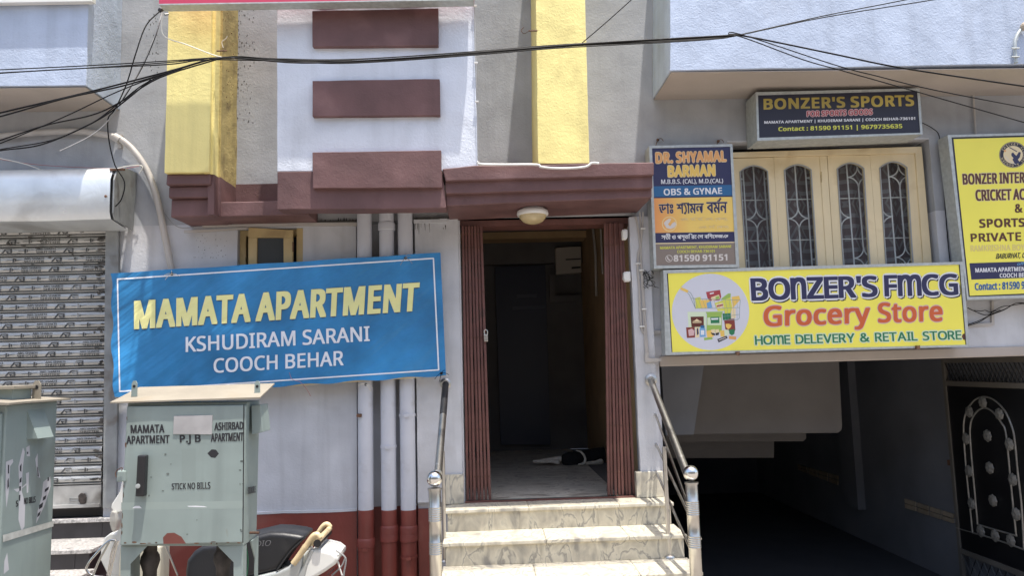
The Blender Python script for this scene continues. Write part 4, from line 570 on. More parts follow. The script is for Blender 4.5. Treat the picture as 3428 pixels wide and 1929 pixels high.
for k, (tl, tr, br, bl, (pl, pr)) in enumerate(sashes):
    ys, ya = arch[k]; sl_ = 68 / 1060.0
    def P(x, y, yy=ys): return (x + (y - yy) * sl_, y)
    n = 10; cxm = (pl + pr) / 2; arc = [(lerp(pl, pr, i / n), (ys + 8) - (ys + 6 - ya) * (1 - (2 * i / n - 1) ** 2) - i / n * 4) for i in range(n + 1)]
    mb = MB(); y1, y2 = FY - .005, FY + .035
    for i in range(n):
        a, b = arc[i], arc[i + 1]; ta = (lerp(tl[0], tr[0], (a[0] - pl) / (pr - pl)), lerp(tl[1], tr[1], (a[0] - pl) / (pr - pl))); tb = (lerp(tl[0], tr[0], (b[0] - pl) / (pr - pl)), lerp(tl[1], tr[1], (b[0] - pl) / (pr - pl)))
        mb.py([cw(*ta), cw(*tb), cw(*b), cw(*a)], y1, y2)
    mb.py([cw(*tl), cw(*arc[0]), cw(*P(pl, 1430)), cw(*bl)], y1, y2); mb.py([cw(*arc[-1]), cw(*tr), cw(*br), cw(*P(pr, 1430))], y1, y2)
    finish('sash', mb, cream, Wn)
    # grey putty bead round the glass
    bead = [WY(cw(*P(pl + 4, 1430)), y1, .004)] + [WY(cw(p[0] + (4 if p[0] < cxm else -4), p[1] + 3), y1, .004) for p in arc] + [WY(cw(*P(pr - 4, 1430)), y1, .004)]
    finish('bead', MB().tube(bead, .006, 5), flat('grey_putty_%d' % k, (.32, .33, .33)), Wn)
    finish('pane', MB().add([WY(cw(*p), FY + .02) for p in arc + [P(pr, 1430), P(pl, 1430)]], [tuple(range(n + 3))]), glass, Wn)
    finish('hinge', MB().py([cw(x, y) for x, y in ((tr[0] + 6 + 6, 390), (tr[0] + 20 + 6, 390), (tr[0] + 26, 495), (tr[0] + 18, 495))], FY - .012, FY), ochre, Wn) if k in (1, 3) else None
# painted grille with diamond scrolls behind the panes
GY = .16; gx0, gx1 = WY(cw(-120, 700), GY).x, WY(cw(1700, 700), GY).x; gz0, gz1 = WY(cw(700, 1430), GY).z, WY(cw(700, 240), GY).z
gp = .088; ncol = int((gx1 - gx0) / gp); gsp = (gx1 - gx0) / ncol
zmid = [WY(cw(700, 655), GY).z, WY(cw(700, 1050), GY).z]
for z in zmid: finish('grille_bar', MB().tube([(gx0, GY + .006, z), (gx1, GY + .006, z)], .005, 6), whitep, Wn)
dz = zmid[0] - zmid[1]
grm = mat('grey_white_grille_paint', (.82, .82, .82), .5, var=.1)
for i in range(ncol + 1):
    x = gx0 + i * gsp; stars = [zmid[0] + dz * .52, zmid[0] - dz * 1.48] if i % 4 == 0 else [zmid[0] - dz * .48] if i % 4 == 2 else []
    cutz = [gz0]; hh_ = gsp * 1.05
    for zc in sorted(stars): cutz += [zc - hh_, zc + hh_]
    cutz.append(gz1)
    for j in range(0, len(cutz), 2):
        if cutz[j + 1] > cutz[j]: finish('grille_bar', MB().tube([(x, GY, cutz[j]), (x, GY, cutz[j + 1])], .0065, 6), grm, Wn)
    for zc in stars:
        for sx in (-1, 1):
            for sz in (-1, 1):
                pts = [(x + sx * gsp * (1 - math.cos(t)), GY - .004, zc + sz * hh_ * (1 - math.sin(t))) for t in [math.pi / 2 * j / 7 for j in range(8)]]
                finish('grille_scroll', MB().tube(pts, .006, 5), grm, Wn)
cu_ = finish('curtain', MB().add([(gx0 - .05 + (gx1 - gx0 + .1) * i / 60, .25 + .02 * math.sin(i * 1.1), z) for i in range(61) for z in (gz0 - .05, gz1 + .05)], [(2 * i, 2 * i + 1, 2 * i + 3, 2 * i + 2) for i in range(60)]), curt, soft=True)
tag(cu_, 'dark leaf patterned curtain hanging behind the arched window panes', 'curtain')
finish('window_room', MB().box(gx0 - .1, gx1 + .1, .60, .62, gz0 - .1, gz1 + .1).box(gx0 - .1, gx1 + .1, T, .6, gz1 + .1, gz1 + .12).box(gx0 - .12, gx0 - .1, T, .6, gz0 - .1, gz1 + .1).box(gx1 + .1, gx1 + .12, T, .6, gz0 - .1, gz1 + .1).box(gx0 - .1, gx1 + .1, T, .6, gz0 - .12, gz0 - .1), intb, B)

# ---------------- entrance hall
HX0, HX1, HY1 = xd0 - .25, xd1 + .03, 3.5
hall = MB(); hz = 3.38
hall.box(HX0 - .05, HX0, T, HY1, FL, hz).box(HX0, HX1 + .05, HY1, HY1 + .05, FL, hz)
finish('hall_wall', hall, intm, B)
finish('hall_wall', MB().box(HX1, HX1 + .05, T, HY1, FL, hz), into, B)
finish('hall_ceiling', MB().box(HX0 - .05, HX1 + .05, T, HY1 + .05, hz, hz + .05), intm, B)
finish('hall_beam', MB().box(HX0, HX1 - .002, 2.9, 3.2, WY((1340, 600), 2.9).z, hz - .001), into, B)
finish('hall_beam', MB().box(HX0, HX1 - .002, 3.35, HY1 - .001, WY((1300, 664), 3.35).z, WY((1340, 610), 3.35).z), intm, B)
finish('lintel', MB().box(xd0, xd1, .05, T + .05, zd1 - .055, zd1 - .001), gatem, B)
fl = finish('hall_floor', MB().box(HX0, WX((1505, 1200), HX1 - .22).x, .06, HY1, FL - .03, FL), marf, B)
finish('hall_floor', MB().box(HX1 - .218, HX1, .06, HY1, FL - .03, FL - .004), intm, B)
finish('threshold', MB().box(xd0, xd1, -.012, .055, FL - .02, FL + .006), green, B)
finish('gate_track', MB().box(xd0, xd1, -.045, -.014, FL - .02, FL + .012), gatem, B, rough=.003)
dr = finish('hall_door', MB().py([(1245, 672), (1372, 668), (1385, 1120), (1260, 1120)], 3.42, 3.49), flat('dark_blue_door_paint', (.03, .035, .06)), B)
for q in ([(1300, 742), (1350, 740), (1350, 748), (1300, 750)], [(1290, 772), (1372, 768), (1372, 776), (1290, 780)]):
    finish('door_notice', MB().py(q, 3.40, 3.418), flat('faint_notice', (.06, .07, .10)), dr)
mb_ = thing('meter_cabinet', 'pale square meter cabinet on the back wall inside the entrance hall', 'cabinet', WY((1430, 690), 3.3))
finish('cabinet_body', MB().py([(1397, 624), (1461, 620), (1463, 686), (1399, 691)], 3.22, 3.34), flat('dusty_white_enamel', (.46, .42, .36)), mb_, bevel=.005)
finish('slot', MB().py([(1423, 652), (1461, 650), (1461, 653), (1423, 655)], 3.213, 3.219), blackm, mb_); finish('slot', MB().py([(1438, 672), (1461, 670), (1461, 675), (1438, 677)], 3.213, 3.219), blackm, mb_)
tag(finish('junction_box', MB().py([(1382, 690), (1396, 690), (1396, 745), (1460, 743), (1460, 757), (1384, 760)], 3.30, 3.36), intm), 'dim L shaped switch board below the meter cabinet in the hall', 'switch board')
tag(finish('hall_conduit', MB().tube([WX(p, HX1, -.03) for p in ((1490, 560), (1498, 640), (1500, 745))], .014, 6), pvc), 'thin pale conduit running down the right hall wall', 'conduit')
tag(finish('hall_conduit', MB().tube([WX(p, HX1, -.03) for p in ((1510, 553), (1516, 690))], .010, 6), pvc), 'short conduit near the ceiling on the right hall wall', 'conduit')

# ---------------- garage interior
gw = MB(); GD = 7.0
gw.box(xg1, xg1 + .2, T, GD, -.6, zg1 + 1.2)
finish('garage_side_wall', gw, garw, B)
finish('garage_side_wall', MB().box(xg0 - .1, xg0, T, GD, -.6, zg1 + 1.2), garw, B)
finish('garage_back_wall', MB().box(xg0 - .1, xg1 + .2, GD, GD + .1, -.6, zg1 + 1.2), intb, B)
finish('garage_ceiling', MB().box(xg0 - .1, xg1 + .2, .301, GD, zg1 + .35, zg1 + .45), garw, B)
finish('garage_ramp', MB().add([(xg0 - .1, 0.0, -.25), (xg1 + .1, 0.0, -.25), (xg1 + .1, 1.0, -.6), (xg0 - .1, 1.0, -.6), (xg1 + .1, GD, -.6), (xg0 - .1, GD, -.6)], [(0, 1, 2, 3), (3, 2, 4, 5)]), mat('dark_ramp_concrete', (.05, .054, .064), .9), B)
c5 = CV(2180, 1150, 1.861)
finish('garage_pilaster', MB().box(xg1 - .10, xg1 - .001, 3.3, 3.7, -.2, zg1 + 1.2), garw, B)
finish('stair_soffit', MB().py(Q(c5, (320, 90), (1170, 80), (1192, 520), (1186, 545), (1165, 560), (262, 568), (262, 540)), 1.3, 1.5), garl, B, bevel=.01)
finish('stair_soffit', MB().py(Q(c5, (60, 100), (335, 92), (265, 570), (90, 575)), 1.05, 1.25), garw, B)
finish('stair_soffit', MB().py(Q(c5, (90, 560), (965, 555), (965, 595), (945, 612), (90, 614)), 1.8, 2.0), garl, B)
finish('stair_soffit', MB().py(Q(c5, (90, 612), (765, 608), (765, 714), (90, 718)), 2.3, 2.5), garl, B)
def vent(c0, c1, n, lab):
    vt = thing('vent_block_row', lab, 'vent tiles', WX(c5(*c0[0]), xg1, -.01))
    for i in range(n):
        for j in range(2):
            q = [bil([c5(*c0[0]), c5(*c1[0]), c5(*c1[1]), c5(*c0[1])], u, v) for u, v in ((i / n + .02, j / 2 + .04), ((i + 1) / n - .02, j / 2 + .04), ((i + 1) / n - .02, (j + 1) / 2 - .04), (i / n + .02, (j + 1) / 2 - .04))]
            finish('tile', MB().prism([WX(p, xg1, -.02) for p in q], (.018, 0, 0)), brk, vt)
vent(((1570, 965), (1575, 1028)), ((1885, 1065), (1885, 1128)), 4, 'row of pale vent tiles on the garage side wall next to the black gate')
vent(((905, 755), (910, 790)), ((1165, 825), (1165, 890)), 4, 'dim row of vent tiles deep inside the garage beyond the pillar')

# ================================================================== STEPS
SX0, SX1 = -.31, 1.405
st = thing('entrance_steps', 'veined cream marble entrance steps with worn nosings below the brown gate', 'steps', (.5, -1.0, 0))
ny = [-.30, -.64, -1.00, -1.36, -1.72]
for i in range(5):
    z = FL - i * RS; back = 0.0 if i == 0 else ny[i - 1] + .025
    cuts = [SX0 - .02, SX0 + .62 + .1 * (i % 2), SX1 - .40, SX1 + .02]
    for a in range(3):
        finish('tread_slab', MB().box(cuts[a], cuts[a + 1] - .0015, ny[i], back, z - .028, z), mar, st, rough=.0022, cell=.1, bevel=.006)
    cuts = [SX0, SX0 + .55 + .13 * (i % 2), SX0 + 1.15, SX1]
    for a in range(3):
        finish('riser_slab', MB().box(cuts[a], cuts[a + 1] - .002, ny[i] + .025, ny[i] + .05, z - RS + .001, z - .0285), mar, st)
finish('step_core', MB().box(SX0 + .01, SX1 - .01, -.27, .0, 0, FL - .03).box(SX0 + .01, SX1 - .01, -.61, -.27, 0, FL - RS - .03).box(SX0 + .01, SX1 - .01, -.97, -.61, 0, FL - 2 * RS - .03).box(SX0 + .01, SX1 - .01, -1.33, -.97, 0, FL - 3 * RS - .03).box(SX0 + .01, SX1 - .01, -1.69, -1.33, -.24, -.045), mar, st)

# granite steps under the shutter
gs = thing('granite_steps', 'speckled granite steps with dark tiled risers under the roller shutter', 'steps', (-3.6, -.4, 0))
gx1s = [WY((292, 1285), 0).x, WZ((258, 1350), .486).x, WZ((246, 1425), .345).x]
gy = [-.06, -.43, -.80]; gz = [.635, .486, .345]
for i in range(3):
    xr_ = (X0(290, 1285), X0(262, 1340, -.2), X0(235, 1340, -.43) - .02)[i]
    back = 0 if i == 0 else gy[i - 1] + .02
    finish('tread_slab', MB().box(-5.2, xr_ + .03, gy[i], back, gz[i] - .03, gz[i]), gran, gs, bevel=.004)
    for a in range(5):
        x0_ = -5.2 + a * .55; x1_ = min(x0_ + .547, xr_)
        if x1_ > x0_: finish('riser_tile', MB().box(x0_, x1_, gy[i] + .02, gy[i] + .035, gz[i + 1] if i < 2 else 0.15, gz[i] - .031), tilem, gs)
    finish('side_tile', MB().box(xr_ - .006, xr_ + .006, gy[i] + .022, back - .002, 0, gz[i] - .031), tilem, gs)
finish('shop_back_board', MB().box(-9, xs1, .10, .14, 0, zs1), intm, B)
finish('shop_floor', MB().box(-7.5, xs1, .001, 2, .55, .63), tilem, B)

# ================================================================== ROLLER SHUTTER
c2 = CV(0, 560, 1.959); c3 = CV(0, 1230, 2.0744)
sh = thing('roller_shutter', 'closed grey roller shutter printed with black shutter maker marks, left of the banner', 'shutter', (-4, 0, .64))
SY = -.015; sx0 = -5.3; sx1 = X0(269, 900)
zt = Z0(150, 571 + 4); zbm = Z0(150, 1222); NS = 27; dzs = (zt - zbm) / NS
pr = [(0, .012), (.08, -.006), (.2, -.016), (.45, -.020), (.62, -.016), (.72, -.004), (.75, .010), (.80, -.004), (.86, -.012), (.92, -.010), (.96, .004), (1.0, .014)]
mb = MB()
for i, (t, y) in enumerate(pr):
    for x in (sx0, sx1): mb.v.append(Vector((x, SY + y, -t * dzs)))
    if i: mb.f.append((2 * i - 2, 2 * i - 1, 2 * i + 1, 2 * i))
slat = finish('slat', mb, slatm, soft=True); sbase = sh['_base']
def flatx(origin_x):
    return lambda p, lift=0.0: Vector((origin_x + p[0], SY - .0205 - lift * .35, p[1]))
def slat_print(seed):
    parts = []
    for rep in range(8):
        ox = sx1 - .10 - rep * .485 - seed
        if ox < sx0 + .3 or ox > sx1 - .26 + .18: pass
        parts.append(ox)
    return parts
def text_mesh(items):
    mb = MB()
    for s, x, z, w_, h_ in items:
        if s == '#':
            ps = [[(0, 1), (.35, 0), (.5, 0), (.2, 1)], [(.5, 0), (1, 0), (1, .18), (.42, .18)], [(.45, .42), (1, .42), (1, .58), (.55, .58)], [(.55, .82), (1, .82), (1, 1), (.5, 1)], [(.85, .18), (1, .18), (1, .82), (.85, .82)], [(.42, .45), (.52, .45), (.75, 1), (.6, 1)]]
            for p in ps: mb.add([(x + a * w_, SY - .0212 - .0004 * random.random(), z - b * h_) for a, b in p], [(0, 1, 2, 3)])
        elif s == '%':
            mb.add([(x + a * w_, SY - .0212, z - b * h_) for a, b in ((0, .45), (.4, .4), (.4, .5), (0, .55))], [(0, 1, 2, 3)])
            mb.add([(x + a * w_, SY - .0212, z - b * h_) for a, b in ((.4, .1), (.5, .1), (.5, .9), (.4, .9))], [(0, 1, 2, 3)])
            mb.add([(x + a * w_, SY - .0214, z - b * h_) for a, b in ((.55, .25), (.62, .25), (.62, .75), (.55, .75))], [(0, 1, 2, 3)])
            mb.add([(x + a * w_, SY - .0212, z - b * h_) for a, b in ((.62, .4), (1, .32), (1, .38), (.62, .5))], [(0, 1, 2, 3)])
        else:
            V, F, asp = glyphs(s)
            for k, d in enumerate((0, .06, -.06)): mb.add([(x + (u + d * h_ / w_) * w_, SY - .0212 - .0002 * k, z - v * h_) for u, v in V], F)
    return mb
inkm = mat('worn_black_ink', (.085, .085, .085), .5, var=.5, vscale=20, blotch=(.34, .34, .33), blo=.03, bls=9)
prints = {}
for i in range(NS):
    o = slat if i == 0 else slat.copy()
    if i: SC.collection.objects.link(o)
    o.parent = sh; o.location = (-sbase[0], -sbase[1], zt - i * dzs - sbase[2]); o['_base'] = (0, 0, 0)
    off = [0, .05, -.06, .12, .0, .08, -.04, .16, .10][(i * 5) % 9]; key = off
    if key not in prints:
        it = []
        x = sx1 - .62 + off
        while x > sx0 + .3:
            for s, dx, w_, z, h_ in (('SHUTTER', .0, .155, -.036, .020), ('ABS SHAKTI', .0, .155, -.013, .017), ('#', .21, .085, -.016, .037), ('%', .345, .12, -.014, .042)):
                if x + dx + w_ < sx1 - .01: it.append((s, x + dx, z, w_, h_))
            x -= .485
        x = sx1 - .62 + off + .485
        if x + .15 < sx1: it += [('SHUTTER', x, -.036, .15, .018), ('ABS SHAKTI', x, -.014, .15, .014)]
        prints[key] = finish('lettering', text_mesh(it), inkm); first = True
    else: first = False
    p = prints[key] if first else prints[key].copy()
    if not first: SC.collection.objects.link(p)
    p.parent = o; p.location = (0, 0, 0)
specks('grime_smears', 70, lambda t: 262 - 26 * t ** 2, lambda t: 590 + 620 * t, SY - .023, 12, 4.5, mat('soot_smear', (.09, .08, .07), .8, var=.5, vscale=14), sh, 11)
specks('grime_smears', 26, lambda t: 20 + 220 * t, lambda t: 590 + 90 * t, SY - .023, 10, 2.6, MATS['soot_smear'], sh, 12)
finish('bottom_plate', MB().box(sx0, sx1, SY - .012, SY + .01, Z0(150, 1278), zbm - .004).box(sx0, sx1, SY - .03, SY - .012, Z0(150, 1278), Z0(150, 1270)), slatm, sh)
finish('lock_hasp', MB().py(Q(c3, (540, 895), (560, 875), (585, 880), (596, 910), (592, 948), (556, 956), (543, 930)), SY - .03, SY - .012), mat('greasy_dark_lock', (.045, .035, .03), .6, var=.4, vscale=30), sh, bevel=.006)
finish('staple', MB().tube([WY(c3(*p), SY - .015) for p in ((545, 912), (484, 912), (484, 930), (545, 930))], .003, 5), railm, sh)
finish('guide_rail', MB().py([(265, 570), (296, 575), (299, 740), (291, 1280), (258, 1280)], -.05, -.035).py([(290, 575), (297, 575), (299, 740), (290, 1280), (283, 1280)], -.035, -.001), railm, sh, bevel=.003)
hood = MB(); hp = []
for i in range(13):
    t = i / 12; hp.append((-.03 - .33 * math.sin(min(1, t * 1.25) * math.pi / 2) if t < .8 else -.36 + (t - .8) * .35, t))
zh1, zh0 = WY((200, 436), -.03).z, WY((200, 553), -.36).z
prof = [(-.01, zh1), (-.20, zh1 - .01), (-.33, zh1 - .06), (-.37, zh1 - .15), (-.37, zh0 + .05), (-.34, zh0), (-.05, zh0 - .03)]
xh1 = WY((278, 500), -.36).x
xsn = [-5.6 + (xh1 + 5.6) * i / 24 for i in range(25)]
for x in xsn:
    for (y, z) in prof: hood.v.append(Vector((x, y + .012 * noise.noise(Vector((x * 1.7, z * 4, 3))), z + .008 * noise.noise(Vector((x * 2, y * 5, 9))))))
m_ = len(prof)
for i in range(24):
    for j in range(m_ - 1): hood.f.append((i * m_ + j, i * m_ + j + 1, (i + 1) * m_ + j + 1, (i + 1) * m_ + j))
finish('hood', hood, hoodm, sh, soft=True)
finish('end_plate', MB().prism([(xh1 + .02, y, z) for y, z in prof], (.012, 0, 0)), railm, sh)
finish('end_bracket', MB().box(xh1 - .02, xh1 + .09, -.35, -.33, zh1 - .07, zh1 - .055), rust, sh)
finish('rivet', MB().ball(WY(c2(692, 190), -.375), .011, .004, .011, 10), rust, sh)

# ================================================================== DRAIN PIPES
def drain(name, xs, label, zj, straps, bolts=()):
    cx0 = X0(xs, 1000, -.06); r = .061
    t = thing('drain_pipe', label, 'pipe', (cx0, -.055, 0), 'drain pipes between banner and steps'); zc_ = Z0(xs, 1283, -.06)
    finish('pipe_shaft', MB().tube([(cx0, -.055, zc_), (cx0, -.055, 3.35)], r, 20), pipewhite, t, soft=True)
    finish('painted_base', MB().tube([(cx0, -.055, 0), (cx0, -.055, zc_ - .0005)], r + .001, 20), redm, t, soft=True)
    for zz, big in zj:
        z = Z0(xs, zz, -.06)
        finish('collar', MB().lathe((cx0, -.055, z), [(r + .002, -.035), (r + .010, -.03), (r + .010, .02), (r + .006, .03), (r + .002, .035)], 20), redm if z < zc_ else pipewhite, t, soft=True)
    for zz in straps:
        z = Z0(xs, zz, -.06); mm = redm if z < zc_ else pipewhite
        finish('strap', MB().lathe((cx0, -.055, z), [(r + .001, -.010), (r + .006, -.010), (r + .006, .010), (r + .001, .010)], 20).box(cx0 - .015, cx0 + .02, -.055 - r - .02, -.055 - r - .002, z - .012, z + .012), mm, t)
    for zz in bolts:
        z = Z0(xs, zz, -.06); finish('bolt', MB().box(cx0 - .06, cx0 - .02, -.055 - r - .01, -.07, z - .012, z + .014), rust, t, bevel=.004)
drain('a', 919, 'grey white drain pipe nearest the banner end, with a rusty bolt', [(1366, 1)], [1380], [1045])
drain('b', 976, 'middle drain pipe of the three, with a broken joint near the canopy', [(1334, 1), (570, 1), (1352, 1)], [1124], [])
drain('c', 1024, 'drain pipe closest to the marble steps, strapped twice', [(1334, 1), (1352, 0)], [1045, 1402], [])

# ================================================================== COLLAPSIBLE GATE
def gate_stack(xt0, xt1, xb0, xb1, n, label, lock=False):
    base = WY(((xb0 + xb1) / 2, 1248), .0); t = thing('collapsible_gate', label, 'gate', base, 'folded halves of the entrance gate')
    zt_, zb_ = zd1 - .058, FL + .012
    def top(u): return Vector((WY((lerp(xt0, xt1, u), 560), .0).x, 0, zt_))
    def bot(u): return Vector((WY((lerp(xb0, xb1, u), 1245), .0).x, 0, zb_))
    wb = abs(bot(1).x - bot(0).x) / n * .70
    for i in range(n):
        u = (i + .5) / n; a, b = top(u), bot(u); j = random.uniform(-.004, .004); yy = .0 + (.012 if i % 2 else 0)
        finish('gate_bar', MB().prism([(a.x - wb / 2, yy, a.z), (a.x + wb / 2, yy, a.z), (b.x + wb / 2 + j, yy, b.z), (b.x - wb / 2 + j, yy, b.z)], (0, .018, 0)), gatem, t, bevel=.003)
    rows = 6; hh = (zt_ - zb_) / rows
    for r in range(rows):
        za, zb2 = zb_ + r * hh + .03, zb_ + (r + 1) * hh - .02
        for s in (0, 1):
            for k in range(n - 1):
                u0, u1 = ((k + .5) / n, (k + 1.5) / n) if s else ((k + 1.5) / n, (k + .5) / n)
                f = lambda u, z: Vector((lerp(bot(u).x, top(u).x, (z - zb_) / (zt_ - zb_)), .033 + s * .006, z))
                p, q = f(u0, za), f(u1, zb2)
                finish('lattice_flat', MB().prism([p + Vector((-.008, 0, 0)), p + Vector((.008, 0, 0)), q + Vector((.008, 0, 0)), q + Vector((-.008, 0, 0))], (0, .004, 0)), gatem, t)
        for k in range(n):
            u = (k + .5) / n; z = zb_ + (r + .5) * hh; x = lerp(bot(u).x, top(u).x, (z - zb_) / (zt_ - zb_)); finish('rivet', MB().ball((x, -.002, z), .006, .004, .006, 6), rust, t)
    return t
gate_stack(1160, 1214, 1172, 1236, 7, 'folded brown collapsible gate bars left of the dark entrance', True)
gate_stack(1519, 1569, 1526, 1600, 8, 'folded brown collapsible gate bars beside the cable jamb')
pl_ = thing('padlock', 'small steel padlock hanging on the left gate bars', 'padlock', WY((1222, 850), -.02))
finish('lock_body', MB().py([(1217, 842), (1227, 842), (1228, 860), (1218, 860)], -.035, -.015), steel, pl_, bevel=.003)
finish('shackle', MB().tube(smooth([WY(p, -.025) for p in ((1219, 842), (1218, 834), (1222, 830), (1226, 834), (1226, 842))], 4), .004, 6), steel, pl_)

# ================================================================== LAMP
cp = CV(1560, 700, 4.6); lc = WY((1340, 541), -.33)
lm = thing('ceiling_lamp', 'round bulkhead lamp with milky glass under the maroon canopy', 'lamp', lc)
zsf = WY(c8(900, 1285), -.555).z; lc.z = min(lc.z, zsf + .01)
finish('lamp_ring', MB().lathe(lc, [(.106, .04), (.121, .03), (.126, .005), (.119, -.008), (.106, -.006)], 32), whitep, lm, soft=True)
finish('glass_dome', MB().lathe(lc, [(.106 * math.cos(t) + 1e-3, -.005 - .070 * math.sin(t)) for t in [math.pi / 2 * i / 8 for i in range(9)]], 32), milk, lm, soft=True)
finish('mount', MB().lathe(lc, [(.09, .04), (.09, zsf - lc.z + .04 if zsf > lc.z else .06)], 24), whitep, lm)

# ================================================================== HANDRAILS
def railing(side):
    PX = -.335 if side == 'l' else 1.325; PY = -1.30
    lab = 'steel handrail with black tape and ball topped post left of the steps' if side == 'l' else 'paint spotted steel handrail with three lower rods right of the steps'
    px, bally = (1093, 1205) if side == 'l' else (1738, 1191)
    ball = WY((px, bally), PY); base = Vector((ball.x, PY, 0)); t = thing('handrail', lab, 'railing', base)
    zt_ = ball.z - .062
    segs = [(.10 + .52, .10 + .7)]
    P_ = [(.0385, 0.0)]
    def ribs(z0, z1):
        k = int((z1 - z0) / .0135)
        for i in range(k):
            zz = z0 + i * .0135; P_.extend([(.0385, zz), (.0415, zz + .003), (.0415, zz + .008), (.0385, zz + .011)])
    ribs(.12, .20); ribs(zt_ - .40, zt_ - .31); ribs(zt_ - .20, zt_ - .095); P_.extend([(.0385, zt_ - .008), (.044, zt_ - .006), (.044, zt_ + .004), (.02, zt_ + .010)])
    finish('newel_post', MB().lathe((base.x, PY, 0), P_, 24), steel, t, soft=True)
    finish('ball_cap', MB().ball(ball, .049, seg=28), chrome, t, soft=True)
    if side == 'l':
        wall = WY((1121, 966), -.05); e = WY((1102, 1192), PY + .02)
        mid = wall.lerp(e, .42); m2 = wall.lerp(e, .0)
        finish('handrail_tube', MB().tube([mid, e], .026, 14), railpaint, t, soft=True)
        finish('taped_grip', MB().tube([wall, mid], .0268, 14), tapem, t, soft=True)
        finish('wall_flange', MB().lathe((wall.x, -.05, wall.z), [(.045, 0), (.045, -.012), (.03, -.02)], 20, 'Y'), railpaint, t)
        bx = WZ((1119, 1415), FL - 2 * RS); bt = WY((1119, 1136), bx.y)
        finish('baluster', MB().tube([bx, Vector((bx.x, bx.y, bt.z))], .013, 12), steel, t, soft=True)
        finish('foot_flange', MB().lathe(bx, [(.036, 0), (.034, .012), (.018, .022)], 20), steel, t, soft=True)
    else:
        wall = WY((1637, 957), -.05); e = WY((1731, 1200), PY + .02)
        finish('handrail_tube', MB().tube([wall, wall + (e - wall) * .06, e], .026, 14), railpaint, t, soft=True)
        finish('wall_flange', MB().lathe((wall.x, -.05, wall.z), [(.050, 0), (.050, -.012), (.03, -.02)], 20, 'Y'), railpaint, t)
        for (a, b_) in ((c7(1380, 375), c7(1590, 960)), (c7(1385, 575), c7(1680, 1205)), (c7(1385, 755), c7(1680, 1425))):
            finish('lower_rod', MB().tube([WY(a, -.05), WY(b_, PY)], .0095, 10), steel, t, soft=True)
        bx = WZ(c7(1475, 1330), FL - 2 * RS); bt = WY(c7(1465, 590), bx.y)
        finish('baluster', MB().tube([bx, Vector((bx.x, bx.y, bt.z))], .016, 12), steel, t, soft=True)
        finish('foot_flange', MB().lathe(bx, [(.042, 0), (.040, .012), (.020, .026)], 20), steel, t, soft=True)
        for yy_, f in ((-1.12, .86), (-.45, .3)): pass
railing('l'); railing('r')

# ================================================================== BLUE BANNER
BQ = [(278, 688), (1108, 636), (1122, 945), (287, 1000)]; BY = -.19
def bwr(u, v):
    wv = .014 * math.sin(v * 9 + u * 22) * max(0, 1 - u * 13) ** 1.2 + .016 * math.exp(-((v - 1) / .07) ** 2) * math.sin(u * 26) * .35
    return wv
ban = thing('banner', 'blue cloth banner lettered in yellow and white, tied across the wall and pipes', 'banner', WY((700, 1000), BY))
mb = MB(); nu, nv = 110, 36
for i in range(nu + 1):
    for j in range(nv + 1):
        u, v = i / nu, j / nv; p = bil(BQ, u, v); ed = max(0, 1 - u * 30)
        p = (p[0] + 3.0 * ed * math.sin(v * 19) + (2.0 * math.sin(v * 7) * ed), p[1] + (2.2 * math.sin(u * 41) * (v ** 12)) + .8 * math.sin(u * 25) * (1 - v) ** 10)
        mb.v.append(WY(p, BY, bwr(u, v)))
for i in range(nu):
    for j in range(nv): a = i * (nv + 1) + j; mb.f.append((a, a + 1, a + nv + 2, a + nv + 1))
finish('banner_cloth', mb, ban_blue, ban, soft=True)
finish('banner_lath', MB().prism([WY((BQ[0][0] + 4, BQ[0][1] + 2), BY + .012), WY((1106, 638), BY + .012), WY((1106, 645), BY + .012), WY((282, 697), BY + .012)], (0, .02, 0)), cream, ban)
finish('banner_lath', MB().prism([WY((290, 996), BY + .012), WY((1118, 941), BY + .012), WY((1119, 947), BY + .012), WY((290, 1002), BY + .012)], (0, .02, 0)), cream, ban)
cb8 = CV(360, 830, 2.2596)
def YPb(p, lift=0.0):
    u = (p[0] - 278) / 836; v = (p[1] - lerp(688, 636, u)) / 311; return WY(p, BY, lift + .0016 + bwr(u, v))
bq = Q(cb8, (75, 238), (2465, 80), (2505, 925), (92, 1088))
for a in range(4):
    p, q = bq[a], bq[(a + 1) % 4]; pts = [(lerp(p[0], q[0], t / 30), lerp(p[1], q[1], t / 30)) for t in range(31)]
    stroke(ban, pts, 3.6, YPb, ban_white, .008, 'border_line')
lettering(ban, 'MAMATA APARTMENT', Q(cb8, (212, 408), (2350, 270), (2336, 472), (212, 610)), YPb, ban_yel, bold=.06, shadow=(.066, ban_dark, .008, .012), lift=.006)
lettering(ban, 'KSHUDIRAM SARANI', Q(cb8, (594, 676), (1978, 594), (1981, 706), (594, 790)), YPb, ban_white, bold=.028, lift=.006)
lettering(ban, 'COOCH BEHAR', Q(cb8, (805, 840), (1783, 780), (1783, 890), (805, 948)), YPb, ban_white, bold=.028, lift=.006)
for p, m in (((432, 690), cablw), ((1020, 650), cablg), ((920, 968), cablw), ((1110, 940), cabl)):
    for k in range(4):
        a = random.uniform(0, 6.28); pts = [WY((p[0] + random.uniform(-2, 2), p[1]), BY - .01), WY((p[0] + 9 * math.cos(a), p[1] + 7 * math.sin(a)), BY - .03), WY((p[0] + 20 * math.cos(a), p[1] + 15 * math.sin(a) + 6), BY - .02)]
        finish('tie_string', MB().tube(smooth(pts, 4), .0022, 5), m, ban)
    finish('tie_hole', MB().lathe(WY(p, BY - .006), [(.012, 0), (.012, .003)], 12, 'Y'), blackm, ban)

